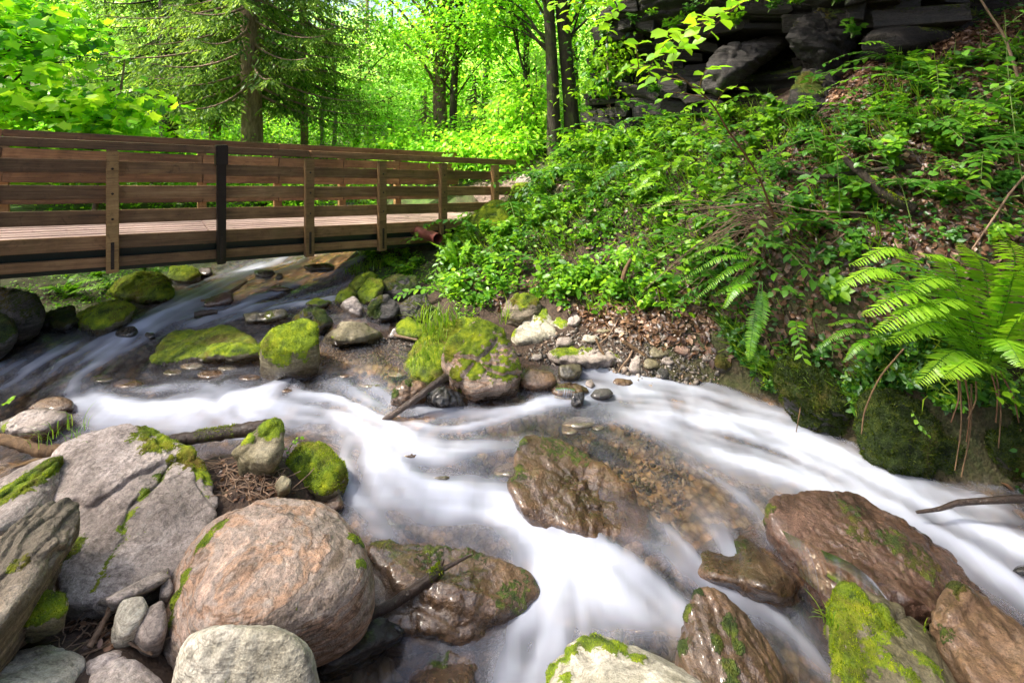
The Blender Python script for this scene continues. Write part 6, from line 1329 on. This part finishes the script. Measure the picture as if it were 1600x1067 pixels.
sprig('beech twig drooping to a point beside the cliff corner', pc_((990,-10,5.9),(965,15,5.9),(945,32,5.9),(925,44,5.9)), 26, .14, 'maple', 'stalkred', .005, 4, f0=.1, twigs=3, bright=4, name='leafy_twig')
sprig('young rowan shoot at the right edge with feathery leaves', pc_((1600,300,4.2),(1585,200,4.25),(1575,110,4.3),(1570,20,4.3)), 26, .09, 'shade', 'stalk', .006, 5, twigs=5, bright=3)
sprig('long leafy shoot sweeping left below the right edge', pc_((1640,150,4.2),(1600,130,4.1),(1540,110,4.05),(1490,100,4.0)), 26, .075, 'herb', 'stalk', .005, 6, f0=.05, twigs=4, bright=2)
sprig('arching shoot with narrow leaves over the dead leaves', pc_((1640,110,4.4),(1580,130,4.3),(1510,165,4.2),(1470,195,4.15)), 26, .07, 'shade', 'stalk', .005, 7, f0=.05, twigs=4, bright=3)
sprig('lower arching shoot at the right edge, leaves in pairs', pc_((1650,230,4.2),(1590,235,4.1),(1530,240,4.05),(1480,270,4.0)), 24, .08, 'shade', 'stalk', .005, 8, f0=.05, twigs=4, bright=4)
sprig('thin upright green shoot in front of the leaf litter', pc_((1313,345,4.9),(1310,280,4.9),(1307,220,4.9),(1304,175,4.9)), 26, .085, 'shade', 'stalk', .006, 9, f0=.15, twigs=3, bright=4)
sprig('forked green shoot beside the rotting branch', pc_((1425,350,4.6),(1408,290,4.6),(1385,250,4.6),(1345,205,4.6)), 22, .08, 'shade', 'stalk', .006, 10, f0=.3, twigs=3, bright=4)
sprig('shoot with glossy leaves at the edge of the green bank', pc_((1260,330,5.3),(1230,300,5.2),(1190,280,5.1),(1150,285,5.0)), 24, .08, 'herb', 'stalk', .005, 11, f0=.1, twigs=3, bright=3)
sprig('bramble shoot leaning toward the dead twigs', pc_((1290,420,4.9),(1250,390,4.8),(1210,380,4.75),(1170,385,4.7)), 22, .085, 'shade', 'stalk', .005, 12, f0=.1, twigs=3, bright=3)
sprig('nettle shoot on the undercut bank', pc_((1275,520,4.7),(1265,480,4.65),(1240,455,4.6),(1215,455,4.6)), 18, .08, 'shade', 'stalk', .005, 13, f0=.15, twigs=3, bright=4)
sprig('leafy clump in front of the mossy hump by the cave', pc_((1275,190,6.3),(1272,165,6.25),(1268,135,6.2),(1275,110,6.2)), 30, .11, 'shade', 'stalk', .006, 14, f0=.1, twigs=5, bright=2)
sprig('wide-leaved shoot at the crest of the green bank', pc_((1170,250,6.2),(1120,215,6.1),(1070,195,6.0),(1030,200,6.0)), 30, .12, 'herb', 'stalk', .006, 15, f0=.05, twigs=5, bright=4)
sprig('feathery shoot crossing the green bank diagonally', pc_((1120,270,6.0),(1080,245,5.9),(1040,260,5.8),(990,290,5.7)), 30, .10, 'herb', 'stalk', .005, 16, f0=.05, twigs=5, bright=4)
sprig('green sprig sprouting between the two moss-topped stones', pc_((447,722,4.0),(450,708,3.98),(455,696,3.95),(462,688,3.95)), 16, .035, 'herb', 'stalk', .003, 17, f0=.1, twigs=3, bright=4)
sprig('seedling with two leaves at the left edge of the pool', pc_((-8,640,4.4),(2,634,4.4),(10,628,4.4),(16,624,4.4)), 4, .05, 'herb', 'stalk', .003, 18, f0=.5, bright=4)
sprig('small bright plant below the right-edge fern roots', pc_((1600,640,3.7),(1585,625,3.68),(1575,612,3.66),(1590,600,3.66)), 12, .06, 'herb', 'stalk', .003, 19, f0=.1, twigs=2, bright=4)
sprig('creeping plant in front of the overhanging mossy block', pc_((1425,640,4.0),(1432,655,3.98),(1440,668,3.97),(1450,680,3.97)), 9, .045, 'herb', 'stalk', .003, 20, f0=.1, bright=3)
sprig('small leafy plant on moss above the pool edge', pc_((1300,560,4.5),(1302,545,4.5),(1308,535,4.5),(1312,525,4.5)), 12, .05, 'shade', 'stalk', .003, 22, f0=.2, twigs=2, bright=4)
sprig('herb sprouting in the leaf litter by the pebbles', pc_((1050,505,5.6),(1052,490,5.6),(1050,478,5.6),(1045,470,5.6)), 12, .075, 'herb', 'stalk', .004, 23, f0=.2, twigs=2, bright=4)
sprig('taller herb in the leaf litter below the bank', pc_((1010,470,5.9),(1012,450,5.9),(1015,432,5.9),(1012,420,5.9)), 16, .08, 'herb', 'stalk', .004, 24, f0=.2, twigs=3, bright=4)

r = np.random.default_rng(66)
for i, (u, v, Y) in enumerate([(940,140,9.7),(965,128,9.6),(1000,120,9.5),(1030,150,9.2),(1060,135,9.1),(950,62,9.6),(985,40,9.3),(1015,25,9.1),(1050,48,8.8),(1085,25,8.4),(1110,8,8.0),(1150,45,7.9),(1200,20,7.5),(1250,8,7.2),(1300,10,6.9),(1330,60,6.7),(975,175,9.4),(1010,200,9.0)]):
    fm, sm = proto(['shade', 'low', 'herb'][i % 3])[i % 5]
    root = link('ledge_plant', None, None, tuple(P(u, v, Y - .35)), label='small plant rooted in a crack of the dark cliff ' + ['low at its left corner', 'on its lower ledges', 'under the overhang', 'along its mossy brow'][0 if i < 2 else 1 if i < 5 or i > 15 else 3 if i > 8 else 2], category='plant', group='plants on the cliff')
    root.scale = (1.3, 1.3, 1.3); root.rotation_euler = (.5, 0, r.uniform(0, 6)); link('foliage', fm, root); link('stem', sm, root)
# grass tufts
def grass(label, pts_px, n, h, seed, wid=.006, ts=0.0, spread=.08, lean=(0, -.1)):
    r = np.random.default_rng(seed); c0 = np.mean([base_at(u, v) if Y is None else P(u, v, Y) for u, v, Y in pts_px], 0); a = Acc()
    for k_ in range(n):
        u, v, Y = pts_px[k_ % len(pts_px)]; b_ = (base_at(u, v) if Y is None else P(u, v, Y)) + np.array([*(r.normal(size=2) * spread), 0])
        th = r.uniform(0, 6.28); d = np.array([math.cos(th) + lean[0] * 3, math.sin(th) + lean[1] * 3, 0]) * r.uniform(.2, .75); hh_ = h * r.uniform(.5, 1.15)
        z = np.linspace(0, 1, 6); pts = b_ + np.outer(z ** 1.8, d) * hh_ + np.outer(z - .35 * z ** 2.5, [0, 0, 1.]) * hh_
        sd = unit(np.cross(d + 1e-3, [0, 0, 1.])); ww = wid * (1 - z ** 2) [:, None] + .0004
        V = np.empty((12, 3)); V[0::2] = pts - sd * ww; V[1::2] = pts + sd * ww
        f = np.array([[2 * i, 2 * i + 1, 2 * i + 3, 2 * i + 2] for i in range(5)]); a.add(V, f, np.clip(.5 + ts + .2 * r.normal(), 0, 1))
    o = link('grass_tuft', a.mesh('grass_tuft', MT['grass'], c0), None, tuple(c0)); tag(o, label, 'grass tuft')
grass('long fine grass growing out of the moss mound midstream', [(655,555,4.95),(665,540,5.05),(672,565,4.9),(650,575,4.85),(690,530,5.2)], 80, .18, 1, .004, .1, .05, (-.1, -.15))
grass('tall grass tuft behind the moss mound', [(672,520,5.6),(690,512,5.7),(700,505,5.7),(668,505,5.8)], 110, .34, 2, .006, .1, .08, (-.1, -.1))
grass('wispy grass tuft on the left side of the pointed mossy rock', [(1298,975,2.62)], 12, .16, 3, .004, .1, .01, (-.25, 0))
grass('grass sprig on the ridge of the pointed mossy rock', [(1445,985,2.75)], 6, .10, 4, .003, .2, .01, (-.2, 0))
grass('sparse grass blades over the dark pool at the left', [(85,685,3.95),(110,675,4.0),(125,690,3.95)], 34, .22, 5, .003, 0, .09)
grass('grass fringe hanging from the moss ledge over the right pool', [(1240,590,4.75),(1260,600,4.7),(1225,580,4.8)], 60, .2, 6, .004, .1, .07, (-.3, -.3))
grass('grassy fringe beneath the bridge end', [(560,425,8.0),(580,420,8.1),(600,415,8.2),(620,412,8.3)], 160, .22, 7, .006, .25, .12)
grass('grass tuft on the shaded left bank rock', [(130,510,6.1),(136,505,6.15)], 30, .18, 8, .004, 0, .04)
grass('single arching grass by the banded rock', [(790,505,5.9),(796,498,5.95)], 22, .3, 9, .004, .15, .04)

# ------------------------------------------------------------------ logs, sticks, roots
def stick(name, label, ctrl, r0, r1, mat, cat='stick', moss=None, side=(), n=26, group=None):
    pts = curve(ctrl, n); sc_l = np.linspace(r0, r1, n) * (1 + .14 * fbm(np.column_stack([np.arange(n) * .7, np.full(n, r0 * 900), np.zeros(n)]), 2))
    b_ = pts.mean(0); a = Acc(); V, q = tube(pts, sc_l, 12)
    V = V + unit(V - np.repeat(pts, 12, 0)) * (r0 * .16 * fbm(V * 18, 2))[:, None]; a.add(V, q)
    for e, i in ((0, 0), (n - 1, (n - 1) * 12)):
        vc = np.vstack([V[i:i + 12], pts[e]]); a.add(vc, np.array([[k_, (k_ + 1) % 12, 12] for k_ in range(12)]))
    for (f, du, dl) in side:
        p0 = pts[int(f * (n - 1))]; V, q = tube(np.linspace(p0, p0 + np.asarray(du) * dl, 5), np.linspace(r1 * .5, r1 * .2, 5), 5); a.add(V, q)
    o = link(name, a.mesh(name, MT[mat], b_), None, tuple(b_)); tag(o, label, cat, group)
    if moss:
        r = np.random.default_rng(4); m_ = int(1400 * (moss[1] - moss[0])); i = r.uniform(moss[0], moss[1], m_) * (n - 1); i0 = i.astype(int)
        ang = r.normal(0, .8, m_); pp = pts[i0] + (pts[np.minimum(i0 + 1, n - 1)] - pts[i0]) * (i - i0)[:, None]; tg = unit(pts[-1] - pts[0]); sd = unit(np.cross(tg, [0, 0, 1.])); up = np.cross(sd, tg)
        nn = np.cos(ang)[:, None] * up + np.sin(ang)[:, None] * sd
        mc_ = Acc(); leaf_batch(mc_, pp + nn * sc_l[i0][:, None], unit(nn + r.normal(size=nn.shape) * .5), r.normal(size=nn.shape), .016 * r.uniform(.5, 1.3, m_), (T_BLADE[0] * np.array([1, 3.6, 1]), T_BLADE[1]), np.clip(r.normal(.5, .25, m_), 0, 1))
        link('moss', mc_.mesh('moss', MT['mossf'], b_), o)['kind'] = 'stuff'
    return o
stick('driftwood_stick', 'dark wet stick slanting into the water below the midstream boulder', pc_((598,659,4.55),(640,630,4.62),(680,600,4.72),(697,588,4.85)), .028, .036, 'wetwood', 'stick')
stick('fallen_log', 'short dark log with a moss patch lying behind the grey boulder', pc_((262,690,3.95),(320,681,4.0),(380,672,4.05),(430,664,4.1)), .048, .052, 'wetwood', 'log', moss=(.25, .6))
stick('driftwood_branch', 'bare yellowish branch resting on debris upstream below the bridge', pc_((314,472,6.75),(345,465,6.85),(368,452,6.95),(386,439,7.05)), .035, .018, 'deadwood', 'branch')
stick('broken_log', 'small black broken log in the riffle', pc_((304,493,6.3),(320,489,6.35),(340,487,6.4)), .04, .03, 'wetwood', 'log')
stick('broken_branch', 'dark wet branch lying on the shelf rock', pc_((560,970,2.98),(610,945,3.04),(655,915,3.12),(690,888,3.22)), .028, .034, 'wetwood', 'branch', moss=(.8, 1.0), side=[(.97, (.25, .1, .5), .12), (.95, (.8, .2, .25), .28)])
stick('drifting_branch', 'knobbly wet branch entering from the right edge over white water', pc_((1432,800,3.62),(1462,796,3.62),(1480,791,3.62),(1500,785,3.62),(1560,781,3.6),(1640,776,3.6)), .010, .026, 'wetwood', 'branch')
stick('root', 'knotty root lying at the left edge below the grey and white stone', pc_((-20,682,3.95),(20,690,3.92),(60,703,3.9),(100,706,3.92)), .035, .05, 'deadwood', 'root')
stick('rotting_branch', 'mossy rotting branch sloping down the leaf litter', pc_((1318,248,4.95),(1350,275,4.85),(1385,305,4.75),(1425,325,4.72)), .03, .05, 'barkdark', 'branch', moss=(.4, .9))
stick('dead_branch', 'black branch half buried across the leaf litter', pc_((1235,268,5.45),(1290,276,5.3),(1350,268,5.15),(1440,260,5.0),(1500,262,4.95)), .022, .030, 'barkdark', 'branch')
stick('root', 'thick brown root arching along the top of the undercut bank', pc_((1195,365,5.3),(1240,352,5.15),(1300,346,5.05),(1330,360,4.95),(1365,378,4.85)), .022, .03, 'deadwood', 'root')
stick('stick', 'red-brown curved bark strip on the grey bank slab', pc_((931,528,5.65),(938,545,5.6),(944,558,5.55),(930,575,5.5)), .016, .01, 'deadwood')
stick('wood_chunk', 'orange broken wood chunk with pale cut end in the rubble', pc_((973,533,5.6),(985,541,5.58),(998,550,5.56),(1006,556,5.54)), .02, .026, 'deadwood', 'wood')
stick('stick', 'forked grey twig reaching from the rubble to the water', pc_((988,548,5.56),(982,560,5.5),(972,572,5.45),(966,582,5.4)), .012, .006, 'twig')
stick('stick', 'thin dark stick between the tan slab and the grey slab', pc_((838,548,5.75),(865,540,5.8),(890,529,5.85),(912,525,5.9)), .012, .01, 'barkdark')
stick('split_stick', 'yellow split stick on the gravel bar', pc_((616,524,5.75),(632,527,5.72),(652,531,5.7)), .016, .012, 'twig')
stick('stick', 'reddish stick lying on the slab left of the moss cube', pc_((354,533,5.8),(375,540,5.75),(408,550,5.7)), .016, .014, 'deadwood')
stick('dead_stalk', 'brown broken stalk in the leaf litter', pc_((972,440,6.2),(978,420,6.2),(986,405,6.2)), .03, .02, 'deadwood')
stick('twig', 'pale twig leaning on the gravelly bank', pc_((938,536,5.75),(950,525,5.8),(958,512,5.85),(960,500,5.9)), .008, .004, 'twig')
stick('dead_cane', 'long pale dead stem drawn across the slope', pc_((1110,325,5.4),(1200,318,5.2),(1275,330,5.0),(1350,333,4.9),(1420,345,4.8)), .008, .010, 'twig', 'cane')
stick('dead_cane', 'pale dead stem rising toward the right edge', pc_((1520,388,4.2),(1550,345,4.2),(1580,300,4.2),(1620,255,4.2)), .007, .009, 'twig', 'cane')
stick('dead_cane', 'thin bent dead stem right of the rotting branch', pc_((1275,400,4.9),(1330,360,4.85),(1360,370,4.8),(1410,380,4.75)), .006, .005, 'twig', 'cane')
stick('dead_cane', 'tall bare stem rising out of the picture at the upper right', pc_((1590,120,4.4),(1570,60,4.4),(1545,20,4.4),(1520,-20,4.4)), .012, .006, 'twig', 'cane')
stick('dead_cane', 'brown reed hanging over the right pool', pc_((1255,600,4.6),(1250,640,4.55),(1244,675,4.5)), .006, .004, 'deadwood', 'cane')
stick('dead_cane', 'long curved stem falling over the mossy block', pc_((1412,545,4.15),(1375,590,4.1),(1352,640,4.05),(1346,678,4.0)), .007, .005, 'deadwood', 'cane')
for i, (u0, v0_, u1, v1_) in enumerate([(1500,590,1492,735),(1508,592,1510,690),(1518,600,1502,745),(1497,588,1486,660),(1555,575,1560,700),(1562,580,1592,660),(1525,596,1512,655),(1548,580,1556,660)]):
    stick('fern_stalk', ['dead red-brown fern stalk hanging under the large fern, far left one','dead fern stalk hanging beside the leftmost one','longest dead fern stalk dangling to the water','short dead fern stalk under the large fern','dead fern stalk hanging right of the dark recess','dead fern stalk slanting to the right edge','thin dead fern stalk bent left','thin dead fern stalk right of the fern crown'][i],
          pc_((u0,v0_,3.95),((u0+u1)/2+6,(v0_+v1_)/2,3.88),(u1,v1_,3.85)), .007, .004, 'stalkred' if i % 2 else 'deadwood', 'stalk', group='dead stalks under the large fern')
# dry shrub of arching twigs
ds = thing('dead_shrub', 'tangle of dry pale twigs arching over the middle of the right bank', 'shrub', P(1210, 350, 5.2)); DO = np.array(ds.location); r = np.random.default_rng(9)
for k_ in range(34):
    u1, v1_ = r.uniform(985, 1160), r.uniform(300, 470); b_ = P(1215 + r.normal() * 14, 350 + r.normal() * 14, 5.2)
    e = P(u1, v1_, 5.25 + .9 * (1160 - u1) / 170 * r.uniform(.5, 1)); md = (b_ + e) / 2 + np.array([0, -.05, .12 + .1 * r.random()]); a = Acc()
    pts = curve([b_, md, e], 14); V, q = tube(pts, np.linspace(.006, .002, 14), 5); a.add(V, q)
    p0 = pts[8]; V, q = tube(np.linspace(p0, p0 + unit(e - b_) * .22 + [0, 0, -.12 * r.random()], 4), np.linspace(.003, .001, 4), 4); a.add(V, q)
    link('twig', a.mesh('twig', MT['twig'], DO), ds)
# twig debris on the left bank and on the right slope
r = np.random.default_rng(12); a = Acc()
for poly, n in [(pxpoly([(340,720),(370,735),(430,735),(460,770),(430,800),(360,790),(335,770)]), 120), (pxpoly([(120,960),(180,950),(250,1000),(240,1030),(150,1020),(60,1000)]), 70), (SLOPE_B, 160), (pxpoly([(900,500),(1050,480),(1120,540),(960,530)]), 60)]:
    p_ = scatter(poly, n, r)
    for pt in p_:
        th = r.uniform(0, 6.28); L = r.uniform(.05, .22); d = np.array([math.cos(th), math.sin(th), r.normal() * .25]); rr_ = r.uniform(.0015, .005)
        V, q = tube(np.linspace(pt + [0, 0, .012], pt + d * L + [0, 0, .02], 4) + r.normal(size=(4, 3)) * .006, rr_, 5); a.add(V, q)
link('twig_debris', a.mesh('twig_debris', MT['twig']), kind='stuff', label='broken twigs scattered on both banks', category='debris')
a = Acc()
for poly, n in [(pxpoly([(340,720),(370,735),(430,735),(460,770),(430,800),(360,790),(335,770)]), 170), (pxpoly([(60,980),(180,950),(250,1000),(240,1030),(150,1020)]), 120)]:
    p_ = scatter(poly, n, r); leaf_batch(a, p_ + [0, 0, .012], r.normal(size=p_.shape) * [1, 1, .25], unit(np.array([0, 0, 1.]) + r.normal(size=p_.shape) * .35), r.uniform(.02, .055, n), T_OVATE, np.clip(r.normal(.5, .3, n), 0, 1))
link('leaf_scraps', a.mesh('leaf_scraps', MT['litter']), kind='stuff', label='dry leaf scraps on the left bank', category='leaf litter')
for lab, ctrl in [('pale splintered driftwood stick in the bottom-left stones', pc_((140,1010,2.55),(155,985,2.6),(168,960,2.66),(172,945,2.7))), ('thin grey stick beside the splintered driftwood', pc_((-5,1030,2.5),(25,1012,2.52),(48,996,2.55))), ('curved red twig at the foot of the tan pebble', pc_((190,985,2.55),(205,1005,2.52),(238,1022,2.5)))]:
    stick('stick', lab, ctrl, .016 if 'splint' in lab else .008, .012 if 'splint' in lab else .005, 'twig')

# ------------------------------------------------------------------ gravel
def gravel(name, label, polys, seed, smin, smax, under=False):
    r = np.random.default_rng(seed); dv, Fc = ico(1); a = Acc()
    for poly, n in polys:
        p_ = scatter(poly, n, r); sz = smin + (smax - smin) * r.random(n) ** 2.2
        rot = r.normal(size=(n, 3, 3)); rot = np.linalg.qr(rot)[0]; sc_ = np.stack([np.ones(n), r.uniform(.6, .95, n), r.uniform(.35, .7, n)], 1) * sz[:, None]
        V = (dv[None] * (1 + .16 * r.normal(size=(n, len(dv), 1)))) * sc_[:, None]; V = np.einsum('nij,nkj->nki', np.eye(3)[None] + .35 * (rot - np.eye(3)[None]), V) + p_[:, None] + np.array([0, 0, .15]) * sz[:, None, None]
        f = Fc[None] + (np.arange(n) * len(dv))[:, None, None]; a.add(V, f.reshape(-1, 3), np.repeat(r.random(n), len(dv)))
    link(name, a.mesh(name, MT['gravel']), kind='stuff', label=label, category='gravel')
m, t = M('gravel'); c = ramp(t, attr(t, 'tint'), [(0, (.04, .034, .03)), (.3, (.12, .105, .09)), (.55, (.19, .155, .12)), (.75, (.27, .245, .22)), (.9, (.25, .15, .08)), (1, (.42, .39, .36))])
c = mixc(t, .6, c, ramp(t, noise(t, coords(t, rand=False), 60, 3), [(.3, (.5, .5, .5)), (.7, (1.2, 1.2, 1.2))]), 'MULTIPLY')
bs = nd(t, 'ShaderNodeBsdfPrincipled'); t.links.new(c, bs.inputs['Base Color']); bs.inputs['Roughness'].default_value = .55; out(t, bs.outputs[0]); MT['gravel'] = m
gravel('gravel', 'fine mixed gravel bar between the rocks in mid stream', [(pxpoly([(500,545),(520,535),(600,530),(650,530),(645,570),(600,572),(540,565),(505,572)]), 2300)], 1, .008, .03)
gravel('gravel', 'pebbles and grit along the right bank', [(pxpoly([(800,560),(850,530),(900,515),(980,520),(1060,530),(1130,560),(1120,590),(1000,592),(930,578),(860,575)]), 1300)], 2, .01, .05)
gravel('pebbles', 'pebbles on the stream bed under the water', [(pxpoly([(230,565),(400,565),(500,590),(640,580),(640,640),(400,610),(250,610)]), 700), (pxpoly([(870,650),(980,640),(1080,740),(1060,840),(980,760),(900,690)]), 420), (pxpoly([(560,700),(760,680),(800,780),(600,780)]), 420), (pxpoly([(860,900),(1040,950),(1040,1040),(900,990)]), 260), (pxpoly([(400,430),(540,430),(520,490),(420,480)]), 420), (pxpoly([(930,580),(1120,590),(1150,620),(960,620)]), 350)], 3, .02, .065)

# ------------------------------------------------------------------ thin veils of falling water
def veil(label, top, bot, Yt, Yb, seed):
    r = np.random.default_rng(seed); nu_, nv_ = 60, 14
    tp = curve([P(u, v, Yt + (dy if len(q_) else 0)) for (u, v, *q_) in top for dy in [q_[0] if q_ else 0]], nu_); bt = curve([P(u, v, Yb + (q_[0] if q_ else 0)) for (u, v, *q_) in bot], nu_)
    s_ = np.linspace(0, 1, nv_)[:, None, None]; V = tp[None] * (1 - s_) + bt[None] * s_ + np.array([0, -.03, .02]) * np.sin(np.pi * s_)
    st_ = np.clip((.22 if seed < 3 else .4) + .5 * fbm(np.column_stack([np.arange(nu_) * .16, np.full(nu_, seed * 3.), np.zeros(nu_)]), 3), 0, 1)
    fo_ = np.tile(st_[None], (nv_, 1)) * smooth(0, .15, np.linspace(0, 1, nv_))[:, None] * np.sin(np.linspace(.05, np.pi - .05, nu_))[None] ** .4
    o = link('water_veil', mesh_np('water_veil', V.reshape(-1, 3), grid_faces(nv_, nu_), MT['water'], {'foam': fo_.ravel()})); o['kind'] = 'structure'
veil('falls', [(1282,858),(1330,880),(1370,912),(1392,940)], [(1292,900),(1330,925),(1370,945),(1395,955)], 2.98, 2.9, 1)
veil('falls', [(1222,828),(1250,842),(1284,858)], [(1250,900),(1275,920),(1300,935)], 3.05, 2.95, 2)
veil('falls', [(868,606),(885,606),(898,608)], [(866,622),(882,624),(897,624)], 4.98, 4.92, 3)
#veil('falls', [(868,792),(890,796),(915,806)], [(856,824),(880,832),(905,838)], 3.66, 3.55, 4)
